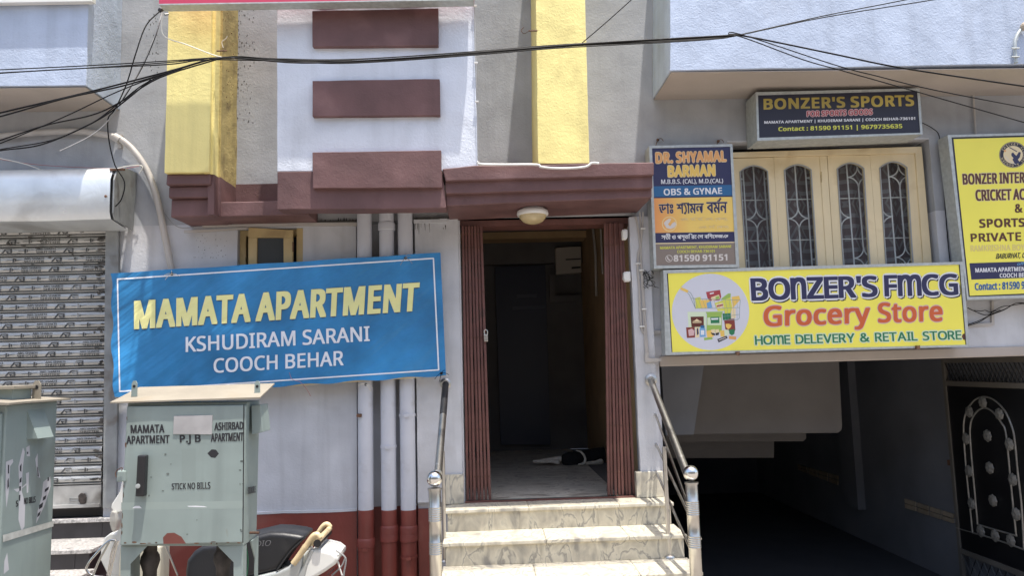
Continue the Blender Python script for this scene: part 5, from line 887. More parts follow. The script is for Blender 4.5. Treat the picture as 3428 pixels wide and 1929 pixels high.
# ================================================================== SIGNS
def signbox(name, label, quad, inner, yf, yb, bg, base=None):
    t = thing(name, label, 'sign', WY(((quad[2][0] + quad[3][0]) / 2, (quad[2][1] + quad[3][1]) / 2), yb))
    finish('sign_case', MB().py(quad, yf + .006, yb), galv, t)
    fr = MB()
    for a in range(4):
        b = (a + 1) % 4; fr.py([quad[a], quad[b], inner[b], inner[a]], yf - .006, yf + .0055)
    finish('sign_frame', fr, galv, t)
    finish('sign_face', MB().py(inner, yf, yf + .005), bg, t)
    return t
ca = CV(2180, 840, 2.3418)
S1 = signbox('grocery_sign', 'wide yellow grocery store sign with a shopping cart picture, over the garage', Q(ca, (95, 152), (2443, 86), (2496, 752), (112, 820)), Q(ca, (122, 178), (2420, 108), (2472, 738), (160, 797)), -.19, -.06, p_yel)
y1 = YP(-.19)
finish('sign_case_shadow_gap', MB().py(Q(ca, (122, 178), (131, 178), (166, 797), (158, 797)), -.1925, -.191), p_black, S1); finish('sign_case_shadow_gap', MB().py(Q(ca, (2412, 108), (2420, 108), (2472, 738), (2466, 738)), -.1925, -.191), p_black, S1)
shape(S1, [ca(465 + 303 * math.cos(a * math.pi / 32), 480 + 300 * math.sin(a * math.pi / 32)) for a in range(64)], y1, p_disc, .003, 'picture_disc')
lettering(S1, "BOnZER'S", Q(ca, (785, 222), (1762, 200), (1768, 358), (795, 388)), y1, p_navy, bold=.055, outline=(.12, p_white), shadow=(.12, p_black, .045, .055), stretch=True)
lettering(S1, "FmCG", Q(ca, (1832, 196), (2390, 184), (2402, 344), (1838, 354)), y1, p_navy, bold=.055, outline=(.12, p_white), shadow=(.12, p_black, .045, .055), stretch=True)
lettering(S1, 'Grocery', Q(ca, (888, 438), (1708, 412), (1712, 612), (888, 640)), y1, p_or, bold=.035, outline=(.07, p_pink))
lettering(S1, 'Store', Q(ca, (1782, 412), (2276, 398), (2280, 550), (1786, 562)), y1, p_or, bold=.045, outline=(.09, p_pink))
lettering(S1, 'HOmE DELEVERY & RETAIL STORE', Q(ca, (814, 670), (2426, 628), (2432, 694), (818, 738)), y1, p_green, bold=.04, outline=(.16, p_mint), stretch=True)
shape(S1, [ca(2458 + 22 * math.cos(a * math.pi / 8), 675 + 26 * math.sin(a * math.pi / 8)) for a in range(16)], y1, p_brn, .004, 'round_sticker')
for q in (((665, 792), (695, 790), (695, 822), (672, 820)), ((2082, 745), (2108, 743), (2108, 772), (2082, 774))): finish('bracket', MB().py(Q(ca, *q), -.22, -.195), rust, S1)
# the printed cart and groceries
ci = CV(2260, 900, 5.1786)
def pp(pts, m, l=.004, n='picture_print'): shape(S1, Q(ci, *pts), y1, m, l, n)
def ps(pts, wd, m, l=.0085): stroke(S1, Q(ci, *pts), wd * .145, y1, m, l, 'picture_print')
pp([(345, 510), (440, 490), (470, 690), (360, 690)], p_lime, .0045); pp([(430, 545), (600, 540), (625, 680), (450, 685)], p_yo, .005); pp([(545, 600), (620, 560), (640, 680), (560, 690)], p_sky, .0055)
pp([(535, 405), (780, 368), (800, 490), (770, 550), (600, 560), (560, 510)], p_red, .005); pp([(600, 425), (670, 410), (675, 430), (605, 448)], p_white, .0055); pp([(620, 500), (760, 450), (780, 520), (640, 560)], p_cream, .0055); pp([(700, 490), (760, 470), (770, 520), (705, 540)], p_leaf, .006)
pp([(800, 520), (920, 430), (965, 430), (960, 540), (820, 545)], p_leaf, .005); pp([(680, 600), (960, 500), (1000, 720), (740, 740)], p_lime, .0055); pp([(710, 620), (830, 590), (850, 690), (730, 700)], p_cream, .006); pp([(720, 640), (830, 615), (835, 640), (725, 668)], p_red, .0065)
pp([(980, 490), (1110, 470), (1130, 540), (1040, 640), (1000, 690)], p_yo, .006); pp([(820, 780), (960, 760), (970, 880), (830, 890)], p_green, .006); pp([(850, 700), (980, 690), (970, 770), (860, 780)], p_lime, .0062); pp([(985, 690), (1050, 690), (1050, 860), (970, 860)], p_cream, .0063)
pp([(215, 750), (530, 750), (540, 1050), (235, 1040)], p_mint, .0065); pp([(268, 835), (495, 830), (500, 1010), (285, 1015)], p_choc, .007); pp([(340, 900), (375, 870), (415, 900), (465, 915), (300, 918)], p_cream, .0073); pp([(300, 928), (460, 925), (455, 940), (305, 942)], p_cream, .0073)
pp([(530, 750), (830, 745), (810, 800), (810, 1100), (545, 1110), (550, 790)], p_leaf, .0072); pp([(560, 850), (800, 850), (800, 980), (560, 980)], p_mint, .0075); pp([(610, 840), (765, 835), (770, 945), (620, 950)], p_green, .0078); pp([(622, 860), (750, 855), (745, 885), (632, 890)], p_white, .008)
pp([(190, 1020), (340, 1015), (345, 1195), (205, 1205)], p_maroon, .0078); pp([(225, 1065), (290, 1040), (335, 1080), (325, 1160), (240, 1170)], p_pink, .0081)
pp([(355, 1020), (415, 1020), (420, 1190), (355, 1200)], p_cream, .008); pp([(375, 1050), (400, 1020), (410, 1130), (380, 1160)], p_navy, .0083); pp([(425, 1030), (520, 1030), (530, 1180), (430, 1190)], p_sky, .0082); pp([(440, 985), (510, 985), (512, 1030), (440, 1030)], p_blue, .0084); pp([(445, 1070), (505, 1070), (505, 1150), (447, 1150)], p_white, .0085)
pp([(850, 900), (950, 870), (1030, 870), (1045, 1060), (1020, 1120), (870, 1050)], p_maroon, .0082); pp([(875, 960), (930, 955), (980, 975), (965, 1020), (920, 1055), (880, 1010)], p_yo, .0085); pp([(935, 1060), (1035, 1050), (1030, 1130), (985, 1160), (940, 1130)], p_green, .0088)
pp([(540, 1080), (660, 1060), (670, 1180), (560, 1200)], p_yo, .0086); pp([(620, 1060), (690, 1050), (690, 1110), (640, 1120)], p_cream, .0089); pp([(695, 1060), (760, 1050), (765, 1110), (700, 1120)], p_cream, .009); pp([(615, 1105), (690, 1125), (695, 1160), (640, 1150)], p_black, .0089); pp([(700, 1120), (765, 1105), (755, 1150), (705, 1160)], p_black, .0091)
pp([(775, 1075), (850, 1070), (860, 1180), (790, 1180)], p_yo, .009); pp([(850, 1060), (925, 1060), (935, 1150), (870, 1165)], p_mint, .0091); pp([(500, 1200), (640, 1190), (655, 1225), (505, 1245)], p_leaf, .0092); pp([(730, 1225), (890, 1165), (912, 1205), (755, 1282)], p_dnavy, .0092); pp([(755, 1235), (880, 1190), (885, 1200), (762, 1248)], p_lgrey, .0094); pp([(935, 1165), (1062, 1180), (1058, 1235), (930, 1220)], p_amber, .0092)
wire = flat('print_wire_grey', (.22, .30, .30))
ps([(215, 390), (270, 420), (320, 515), (350, 690)], 9, wire); ps([(205, 410), (245, 450), (275, 520), (355, 690)], 9, wire); ps([(105, 345), (215, 395)], 48, p_yo, .0088)
ps([(270, 515), (640, 530), (1130, 545)], 8, wire); ps([(355, 690), (800, 688), (1120, 675)], 7, wire); ps([(1130, 545), (1120, 680), (1115, 860), (1080, 888), (830, 895)], 8, wire); ps([(830, 830), (1118, 795)], 7, wire)
for k in range(12): ps([(340 + k * 66, 522 + k * 2), (400 + k * 62, 688 - k)], 4.5, wire)
for k in range(5): ps([(850 + k * 55, 690), (870 + k * 52, 888)], 4, wire)

cbs = CV(2428, 260, 2.576)
S2 = signbox('sports_sign', 'dark navy sports shop sign with gold heading above the cream window', Q(cbs, (262, 124), (1676, 90), (1702, 488), (276, 545)), Q(cbs, (282, 150), (1656, 110), (1682, 474), (293, 518)), -.27, -.03, p_dnavy)
y2 = YP(-.27)
lettering(S2, "BONZER'S SPORTS", Q(cbs, (335, 184), (1618, 150), (1624, 240), (337, 272)), y2, p_gold, bold=.07)
lettering(S2, 'FOR SPORTS GOODS', Q(cbs, (706, 290), (1268, 270), (1268, 316), (706, 334)), y2, p_red, bold=.05, outline=(.16, p_pink))
lettering(S2, 'MAMATA APARTMENT | KHUDIRAM SARANI | COOCH BEHAR-736101', Q(cbs, (338, 373), (1636, 338), (1636, 368), (338, 403)), y2, p_white, bold=.05)
lettering(S2, 'Contact : 81590 91151 | 9679735635', Q(cbs, (460, 424), (1523, 398), (1525, 444), (460, 470)), y2, p_lime, bold=.05)

cd = CV(2100, 400, 2.685); cd2 = CV(2150, 640, 5.576)
S3 = signbox('doctor_sign', 'tall doctor sign in navy, blue and orange bands with Bengali lettering', Q(cd, (196, 236), (945, 221), (1008, 1330), (240, 1342)), Q(cd, (222, 258), (924, 243), (977, 1304), (262, 1315)), -.19, -.03, p_tau)
y3 = YP(-.19)
def band(a, b, m, n='colour_band', l=.002):
    iq = Q(cd, (222, 258), (924, 243), (977, 1304), (262, 1315)); shape(S3, [bil(iq, 0, a), bil(iq, 1, a), bil(iq, 1, b), bil(iq, 0, b)], y3, m, l, n)
band(0, .325, p_navy); band(.325, .415, p_blue); band(.415, .425, p_navy); band(.427, .722, p_grad); band(.722, .808, p_navy); band(.808, .816, p_cream)
lettering(S3, 'DR. SHYAMAL', Q(cd, (258, 300), (882, 284), (886, 375), (262, 392)), y3, p_amber, bold=.07, outline=(.11, p_cream))
lettering(S3, 'BARMAN', Q(cd, (368, 420), (782, 408), (786, 503), (371, 514)), y3, p_yo, bold=.07, outline=(.11, p_cream))
lettering(S3, 'M.B.B.S. (CAL), M.D.(CAL)', Q(cd, (305, 540), (860, 531), (860, 577), (305, 588)), y3, p_white, bold=.02)
lettering(S3, 'OBS & GYNAE', Q(cd, (328, 625), (848, 612), (851, 668), (331, 682)), y3, p_white, bold=.045)
nv = dict(jitter=True, bold=.03, outline=(.05, p_cream))
lettering(S3, 'ডাঃ', Q(cd2, (312, 232), (572, 226), (577, 412), (317, 436)), y3, p_navy, **nv)
lettering(S3, 'শ', Q(cd2, (642, 226), (770, 222), (775, 414), (655, 416)), y3, p_navy, **nv)
stroke(S3, Q(cd2, (790, 250), (815, 300), (822, 370), (800, 425), (785, 405)), 3.4, y3, p_navy, .011)
lettering(S3, 'ামল', Q(cd2, (835, 218), (1143, 212), (1140, 410), (840, 414)), y3, p_navy, **nv)
stroke(S3, Q(cd2, (740, 232), (845, 228)), 3.4, y3, p_navy, .011)
lettering(S3, 'বমন', Q(cd2, (1202, 208), (1582, 204), (1580, 402), (1210, 410)), y3, p_navy, **nv)
stroke(S3, Q(cd2, (1408, 196), (1440, 175), (1463, 134)), 4.5, y3, p_navy, .011)
lettering(S3, 'এম. বি. বি. এস. (কল),', Q(cd2, (715, 486), (1600, 480), (1600, 560), (720, 570)), y3, p_fade, jitter=True, bold=.02)
lettering(S3, 'এম. ডি. (কল)', Q(cd2, (1060, 640), (1608, 630), (1608, 705), (1062, 712)), y3, p_fade, jitter=True, bold=.02)
ringshape(S3, cd2(508, 612), 16.5, 18.8, y3, p_fade, .004); shape(S3, Q(cd2, (400, 600), (430, 560), (500, 510), (540, 520), (520, 570), (480, 620), (520, 660), (560, 600), (610, 570), (635, 620), (600, 680), (530, 710), (450, 690)), y3, p_lgrey, .005)
lettering(S3, 'স্ত্রী ও প্রসূতি রোগ বিশেষজ্ঞ'.replace('্ত্র', 'ত').replace('্র', '').replace('্ঞ', 'ঞ'), Q(cd2, (360, 792), (1606, 792), (1590, 895), (362, 940)), y3, p_white, jitter=True, bold=.02)
lettering(S3, 'MAMATA APARTMENT, KHUDIRAM SARANI', Q(cd2, (333, 1037), (1660, 1008), (1660, 1064), (335, 1094)), y3, p_lime, bold=.04)
lettering(S3, 'COOCH BEHAR-736101', Q(cd2, (654, 1108), (1350, 1095), (1352, 1146), (656, 1158)), y3, p_lime, bold=.04)
lettering(S3, '81590 91151', Q(cd2, (592, 1200), (1580, 1180), (1582, 1294), (594, 1314)), y3, p_lgrey, bold=.07)
ringshape(S3, cd2(500, 1260), 7.5, 8.9, y3, p_lgrey, .004); stroke(S3, Q(cd2, (472, 1228), (480, 1268), (520, 1296)), 2.6, y3, p_lgrey, .004)

cr_ = CV(2900, 380, 2.0133)
S4 = signbox('academy_sign', 'tall yellow cricket academy sign with a round emblem at the right edge', Q(cr_, (548, 145), (1420, 120), (1560, 1225), (680, 1258)), Q(cr_, (574, 160), (1395, 136), (1532, 1208), (690, 1238)), -.19, -.05, p_dnavy)
y4 = YP(-.19)
shape(S4, Q(cr_, (588, 172), (1382, 150), (1518, 1196), (698, 1230)), y4, p_yel, .002, 'yellow_field')
for s, q, m, bo, ol in (('BONZER INTER', ((650, 408), (1066, 396), (1066, 466), (655, 478)), p_brn, .05, p_cream), ('CRICKET AC', ((737, 516), (1066, 508), (1066, 580), (742, 588)), p_brn, .05, p_cream), ('&', ((1003, 612), (1050, 610), (1052, 666), (1005, 668)), p_brn, .05, None), ('SPORTS', ((763, 714), (1064, 707), (1066, 762), (767, 769)), p_brn, .07, None), ('PRIVATE', ((705, 812), (1040, 802), (1042, 856), (709, 864)), p_brn, .06, None), ('RAMKRISHNA BOY', ((703, 890), (1066, 882), (1066, 922), (705, 930)), p_beige2, .04, None), ('BABURHAT, C', ((872, 946), (1064, 938), (1064, 978), (872, 986)), p_black, .03, None)):
    lettering(S4, s, Q(cr_, *q), y4, m, bold=bo, outline=(.09, ol) if ol else None, slant=.25 if s.startswith('BAB') else 0)
shape(S4, Q(cr_, (695, 1010), (1500, 985), (1510, 1095), (708, 1121)), y4, p_navy, .003, 'address_band')
lettering(S4, 'MAMATA APARTMEN', Q(cr_, (735, 1044), (1066, 1034), (1066, 1062), (737, 1072)), y4, p_white, bold=.05, lift=.005)
lettering(S4, 'COOCH BE', Q(cr_, (900, 1080), (1064, 1075), (1064, 1103), (901, 1107)), y4, p_white, bold=.05, lift=.005)
lettering(S4, 'offi', Q(cr_, (1017, 1005), (1066, 1002), (1066, 1022), (1017, 1026)), y4, p_sky, bold=.03, lift=.005, slant=.2)
lettering(S4, 'Contact : 81590 9', Q(cr_, (733, 1146), (1066, 1134), (1066, 1182), (735, 1192)), y4, p_blue, bold=.05, outline=(.08, p_lgrey))
lc4 = cr_(990, 278)
shape(S4, disc(lc4, 35.5, 33), y4, p_black, .003, 'emblem_ring'); shape(S4, disc(lc4, 34.3, 31.8), y4, p_cream, .0035, 'emblem_ring'); shape(S4, disc(lc4, 33.4, 31), y4, p_dnavy, .004, 'emblem_ring'); shape(S4, disc(lc4, 24.5, 22.6), y4, p_cream, .0045, 'emblem_field')
for k, ch in enumerate('CRICKET ACADEMY & BONZER'):
    if ch == ' ': continue
    a = math.radians(-150 + k * 13.5); r = 28.8; ux, uy = math.cos(a), math.sin(a); tx, ty = -uy, ux; cc = (lc4[0] + ux * r, lc4[1] + uy * r * .93); q = [(cc[0] + tx * sx * 2.2 + ux * sy * 2.6, cc[1] + ty * sx * 2.2 + uy * sy * 2.6) for sx, sy in ((-1, 1), (1, 1), (1, -1), (-1, -1))]
    lettering(S4, ch, q, y4, p_cream, lift=.0, name='emblem_letter')
shape(S4, Q(cr_, (978, 268), (990, 262), (1000, 275), (1012, 285), (1028, 258), (1042, 262), (1035, 295), (1022, 310), (1040, 335), (1000, 338), (985, 310), (992, 300), (978, 285)), y4, p_navy, .006, 'emblem_figure')
stroke(S4, Q(cr_, (965, 228), (1015, 256)), 2.2, y4, p_navy, .006, 'emblem_figure'); shape(S4, disc(cr_(935, 252), 2.8), y4, p_amber, .006, 'emblem_figure'); stroke(S4, Q(cr_, (935, 285), (965, 320), (1010, 345)), 1.4, y4, p_lgrey, .006, 'emblem_figure')
# boards that only show a sliver at the top edge
tp = thing('pink_board', 'pink red signboard crossing the top edge above the left column', 'sign', WY((800, 0), -.78))
finish('board_face', MB().py([(401, -150), (1196, -160), (1192, -4), (400, 9)], -.80, -.70), pinks, tp); finish('board_edge', MB().py([(400, 9), (1192, -4), (1192, -1), (400, 12)], -.80, -.70), galv, tp)
tag(finish('white_board', MB().py([(-200, -160), (240, -160), (232, 2), (-200, 9)], -.58, -.53), whitep), 'white signboard edge on the left balcony at the top', 'sign')

# ================================================================== ELECTRIC CABINETS
ce = CV(0, 1230, 2.0744)
EY = -2.0
def eb(*c): return Q(ce, *c)
e1 = thing('electric_cabinet', 'grey green feeder cabinet on legs with painted apartment names, in front of the banner', 'electric cabinet', WY(ce(1280, 1242), EY) * 1)
fw = MB().py(eb((886, 250), (1716, 244), (1690, 1245), (838, 1245)), EY + .012, EY + .235)
finish('cabinet_body', fw, boxg, e1, bevel=.004)
finish('cabinet_door', MB().py(eb((880, 272), (1710, 264), (1682, 1222), (832, 1243)), EY - .012, EY + .010), boxg, e1, bevel=.006)
rf = [WY(ce(765, 243), EY - .03), WY(ce(1805, 236), EY - .03)]
zr1 = rf[0].z; rl, rr = rf[0].x, rf[1].x
mid = Vector(((rl + rr) / 2, 0, 0))
roof = MB().add([(rl, EY - .03, zr1), (rr, EY - .03, zr1 + .004), (rr - .01, EY + .27, zr1 + .07), (rl + .01, EY + .27, zr1 + .07), (rl, EY - .03, zr1 - .008), (rr, EY - .03, zr1 - .004), (rr - .01, EY + .27, zr1 + .062), (rl + .01, EY + .27, zr1 + .062)], [(0, 1, 2, 3), (4, 7, 6, 5), (0, 4, 5, 1), (1, 5, 6, 2), (2, 6, 7, 3), (3, 7, 4, 0)])
finish('cabinet_roof', roof, boxroof, e1, rough=.002, cell=.08)
for x in (930, 1785):
    a = WY(ce(x, 205), EY + .06); mbx = MB().prism([a + Vector((-.015, 0, 0)), a + Vector((.015, 0, 0)), a + Vector((.014, 0, .07)), a + Vector((0.006, 0, .085)), a + Vector((-.006, 0, .085)), a + Vector((-.014, 0, .07))], (0, .008, 0))
    o = finish('lifting_lug', mbx, boxg, e1); finish('lug_eye', MB().lathe(a + Vector((0, -.0005, .055)), [(.008, 0), (.008, -.001)], 10, 'Y'), blackm, o)
YE = YP(EY - .012)
finish('name_plate', MB().py(eb((1208, 340), (1475, 334), (1470, 468), (1202, 466)), EY - .017, EY - .0125), flat('worn_white_plate', (.50, .49, .49), var=.3), e1)
lettering(e1, 'MAMATA', eb((908, 405), (1140, 400), (1140, 455), (910, 460)), YE, p_black, bold=.045, lift=.0)
lettering(e1, 'APARTMENT', eb((878, 480), (1175, 474), (1175, 528), (880, 534)), YE, p_black, bold=.045, lift=.0)
lettering(e1, 'P.J B', eb((1250, 474), (1390, 470), (1392, 533), (1252, 537)), YE, p_black, bold=.045, lift=.0)
lettering(e1, 'ASHIRBAD', eb((1490, 388), (1688, 380), (1688, 432), (1490, 440)), YE, p_black, bold=.04, lift=.0)
lettering(e1, 'APARTMENT', eb((1466, 464), (1690, 455), (1688, 512), (1466, 518)), YE, p_black, bold=.04, lift=.0)
lettering(e1, 'STICK NO BILLS', eb((1193, 810), (1460, 800), (1460, 846), (1193, 852)), YE, p_black, bold=.025, lift=.0)
shape(e1, eb((1440, 600), (1470, 572), (1500, 575), (1520, 602), (1495, 632), (1465, 628)), YE, p_black, .002, 'paint_blot')
shape(e1, eb((1135, 1230), (1132, 1185), (1160, 1155), (1210, 1152), (1260, 1180), (1292, 1228)), YE, primer, .0022, 'primer_patch')
shape(e1, eb((842, 942), (1690, 930), (1688, 984), (842, 994)), YE, mat('pale_tape_mark', (.275, .33, .31), .5, var=.05), .0012, 'tape_mark')
rsm = mat('rust_chip', (.13, .07, .04), .8, var=.5, vscale=30); dkm = mat('grime_mark', (.12, .14, .13), .7, var=.4, vscale=30)
random.seed(5)
for k in range(34):
    if k < 12: cx_, cy_, w_, h_ = random.uniform(860, 1670), 1222 + random.uniform(-8, 8), random.uniform(6, 26), random.uniform(3, 7)
    elif k < 20: cx_, cy_, w_, h_ = 872 - random.uniform(0, 12) , random.uniform(320, 1180), random.uniform(3, 7), random.uniform(8, 34)
    elif k < 26: cx_, cy_, w_, h_ = random.uniform(1660, 1690), random.uniform(500, 1150), random.uniform(5, 14), random.uniform(4, 12)
    else: cx_, cy_, w_, h_ = random.uniform(900, 1650), random.uniform(600, 1180), random.uniform(4, 12), random.uniform(3, 12)
    if k < 20 and 12 <= k: cx_ = lerp(880, 836, (cy_ - 272) / 970) + 5
    shape(e1, [ce(cx_ + w_ * random.uniform(.6, 1.1) * math.cos(a), cy_ + h_ * random.uniform(.6, 1.1) * math.sin(a)) for a in [j * math.pi / 4 for j in range(8)]], YE, rsm if k < 20 else dkm, .003 + k * .0002, 'paint_chip')
finish('door_gap', MB().py(eb((1690, 262), (1697, 262), (1690, 1222), (1684, 1222)), EY - .0135, EY - .0125), blackm, e1)
shape(e1, eb((918, 982), (940, 966), (968, 966), (984, 982)), YE, p_white, .0024, 'tape_residue')
for q in (((1300, 966), (1360, 964), (1420, 968), (1440, 975), (1380, 974), (1310, 972)),): shape(e1, eb(*q), YE, p_white, .0024, 'tape_residue')
shape(e1, eb((1262, 570), (1360, 566), (1358, 790), (1262, 795)), YE, mat('faded_sticker_mark', (.235, .285, .27), .5, var=.05), .0013, 'faded_mark')
h = finish('door_handle', MB().py(eb((952, 615), (1010, 615), (998, 902), (938, 902)), EY - .055, EY - .015), blackm, e1, bevel=.006)
finish('key_cap', MB().lathe(WY(ce(958, 828), EY - .056), [(.012, 0), (.012, -.004), (.006, -.005)], 16, 'Y'), galv, h)
hp_ = finish('hasp', MB().py(eb((812, 722), (872, 722), (874, 798), (805, 800)), EY - .02, EY + .04), boxg, e1, bevel=.006); finish('hasp_wire', MB().tube(smooth([WY(ce(*p), EY - .03) for p in ((845, 722), (848, 700), (820, 712), (802, 735), (806, 765))], 5), .0022, 5), rust, hp_)
finish('side_bolt', MB().tube([WY(ce(1735, 1152), EY + .1), WY(ce(1800, 1152), EY + .1)], .007, 8), rust, e1)
# visor on the right side of the cabinet
vx = WY(ce(1716, 300), EY + .1).x
finish('side_visor', MB().prism([WY(ce(1745, 268), EY + .05), WY(ce(1808, 262), EY + .05), WY(ce(1826, 452), EY + .05), WY(ce(1748, 472), EY + .05)], (0, .14, 0)), boxg, e1, bevel=.003)
# legs and gussets
finish('leg', MB().py(eb((838, 1246), (1020, 1246), (905, 1370), (900, 1900), (830, 1900)), EY + .012, EY + .02).py(eb((838, 1246), (850, 1246), (842, 1900), (830, 1900)), EY + .02, EY + .22), boxg, e1)
finish('leg', MB().py(eb((1512, 1246), (1690, 1244), (1682, 1900), (1622, 1900), (1622, 1358)), EY + .012, EY + .02).py(eb((1680, 1246), (1692, 1246), (1684, 1900), (1672, 1900)), EY + .02, EY + .07), boxg, e1)
xsd = WY(ce(1700, 1300), EY + .02).x
finish('leg', MB().prism([Vector((xsd + .006, EY + .235, WY(ce(1700, 1244), EY).z)), Vector((xsd + .006, EY + .10, WY(ce(1700, 1244), EY).z)), Vector((xsd, EY + .20, WY(ce(1700, 1400), EY).z)), Vector((xsd, EY + .20, 0)), Vector((xsd, EY + .235, 0))], (-.006, 0, 0)), boxg, e1)
for x0_, x1_ in ((985, 1100), (1492, 1605)):
    xa, xb = WY(ce(x0_, 1350), EY + .13).x, WY(ce(x1_, 1350), EY + .13).x; c_ = (xa + xb) / 2; r_ = (xb - xa) / 2; ztp = WY(ce(1000, 1244), EY).z
    finish('cable_sleeve', MB().lathe((c_, EY + .13, 0), [(r_ * .8, 0), (r_ * .8, ztp - .16), (r_ * 1.15, ztp - .11), (r_ * 1.05, ztp - .08), (r_ * .78, ztp - .06), (r_ * .8, ztp)], 14), mat('dirty_brown_sleeve_%d' % x0_, (.055, .045, .038), .7, var=.4, vscale=14, bump=.4), e1, soft=True)
finish('earth_wire', MB().tube(smooth([WY(ce(*p), EY + .16) for p in ((1712, 1250), (1722, 1330), (1718, 1420), (1700, 1500))], 5), .003, 5), p_green, e1)
YSd = lambda p, lift=0.0: WX(p, WY(ce(1705, 860), EY + .02).x, lift)
lettering(e1, 'STICK NO BILLS', eb((1722, 838), (1776, 826), (1776, 872), (1722, 884)), lambda p, lift=0.0: WX(p, WY(ce(1716, 300), EY + .012).x + .003, lift), p_black, bold=.02, lift=.0)

e2x = WX((8, 1100), -2.375).x
nearY, farY = WX((8, 1200), e2x).y, WX((141, 1100), e2x).y
ztop2 = WX(ce(60, 262), e2x).z
e2 = thing('electric_cabinet', 'large grey green cabinet with torn posters at the left edge', 'electric cabinet', (e2x - .4, (nearY + farY) / 2, 0))
finish('cabinet_body', MB().box(e2x - .9, e2x, nearY, farY, 0.0, ztop2), boxg, e2, bevel=.006)
finish('cabinet_door', MB().box(e2x - .88, e2x - .012, nearY - .022, nearY - .001, .3, ztop2 - .04), boxg, e2, bevel=.005)
rz = ztop2
finish('cabinet_roof', MB().add([(e2x + .05, nearY - .06, rz + .012), (e2x + .05, farY + .04, rz + .012), (e2x - .45, farY + .04, rz + .05), (e2x - .45, nearY - .06, rz + .05), (e2x - .95, farY + .04, rz + .012), (e2x - .95, nearY - .06, rz + .012),
    (e2x + .05, nearY - .06, rz + .002), (e2x + .05, farY + .04, rz + .002), (e2x - .95, farY + .04, rz + .002), (e2x - .95, nearY - .06, rz + .002)], [(0, 1, 2, 3), (3, 2, 4, 5), (0, 6, 7, 1), (0, 3, 5, 9, 6), (1, 7, 8, 4, 2), (6, 9, 8, 7), (4, 8, 9, 5)]), boxroof, e2, rough=.002, cell=.1)
vc = WX(ce(95, 180), e2x - .12)
finish('vent_neck', MB().box(vc.x - .22, vc.x + .055, vc.y - .1, vc.y + .06, rz + .02, rz + .075), boxg, e2)
finish('vent_cap', MB().box(vc.x - .26, vc.x + .085, vc.y - .14, vc.y + .10, rz + .075, rz + .092), boxroof, e2, bevel=.002)
a = WX(ce(250, 225), e2x - .03)
lg = finish('lifting_lug', MB().prism([a + Vector((-.022, 0, 0)), a + Vector((.022, 0, 0)), a + Vector((.02, 0, .08)), a + Vector((.008, 0, .1)), a + Vector((-.01, 0, .1)), a + Vector((-.02, 0, .08))], (0, .008, 0)), boxroof, e2)
finish('lug_eye', MB().lathe(a + Vector((0, -.0005, .065)), [(.011, 0), (.011, -.001)], 10, 'Y'), blackm, lg)
PX_ = lambda p, lift=0.0: WX(p, e2x, lift)
hd = [PX_(q) for q in eb((188, 300), (305, 292), (300, 486), (186, 500))]
finish('louvre_hood', MB().add([hd[0], hd[1], hd[2], hd[3], hd[3] + Vector((.055, 0, .0)), hd[2] + Vector((.055, 0, 0))], [(0, 1, 5, 4), (0, 4, 3), (1, 2, 5), (3, 4, 5, 2)]), boxg, e2)
paper = flat('torn_white_poster', (.50, .50, .53), .8, var=.12)
for k, q in enumerate((((42, 660), (88, 640), (92, 660), (70, 690), (62, 860), (44, 980), (38, 860)), ((128, 690), (160, 560), (172, 590), (158, 700), (150, 860), (175, 950), (170, 1110), (150, 1140), (128, 1060), (135, 860)), ((182, 560), (205, 545), (208, 620), (186, 620)), ((180, 740), (202, 730), (196, 870), (186, 878)), ((245, 640), (262, 600), (262, 690), (280, 770), (262, 765)), ((300, 800), (350, 760), (352, 830), (310, 960), (250, 1090), (262, 1000), (290, 900)), ((95, 850), (150, 840), (200, 790), (195, 810), (120, 870)), ((30, 1350), (50, 1290), (62, 1410), (26, 1440)))):
    shape(e2, eb(*q), PX_, paper, .002 + .0002 * k, 'torn_poster')
for q in (((55, 680), (64, 680), (63, 740), (55, 742)), ((52, 790), (60, 770), (62, 830), (52, 850)), ((138, 690), (150, 670), (148, 730), (138, 720)), ((136, 780), (150, 765), (148, 800), (136, 806)), ((134, 830), (146, 828), (144, 860), (134, 862)), ((258, 690), (264, 700), (270, 765), (262, 760)), ((132, 890), (142, 888), (140, 930), (131, 930)), ((312, 850), (340, 830), (336, 852), (310, 872)), ((300, 905), (322, 890), (316, 918), (296, 930)), ((272, 960), (300, 940), (294, 975), (270, 990)), ((262, 1020), (284, 1000), (276, 1030), (258, 1046)), ((188, 590), (196, 588), (196, 604), (188, 606)), ((330, 770), (340, 765), (340, 790), (330, 795))):
    shape(e2, eb(*q), PX_, p_black, .006, 'poster_print')
lettering(e2, 'NO BILLS', eb((168, 912), (246, 898), (246, 940), (168, 954)), PX_, p_black, bold=.03, lift=.0); lettering(e2, 'S', eb((112, 930), (126, 928), (126, 968), (112, 972)), PX_, p_black, bold=.04, lift=0)
strap = finish('reflective_tape', MB().add([PX_(q, .0035) for q in eb((20, 1168), (372, 1070), (372, 1108), (20, 1218))], [(0, 1, 2, 3)]), mat('dirty_white_tape', (.48, .49, .46), .5, var=.15, vscale=20), e2)

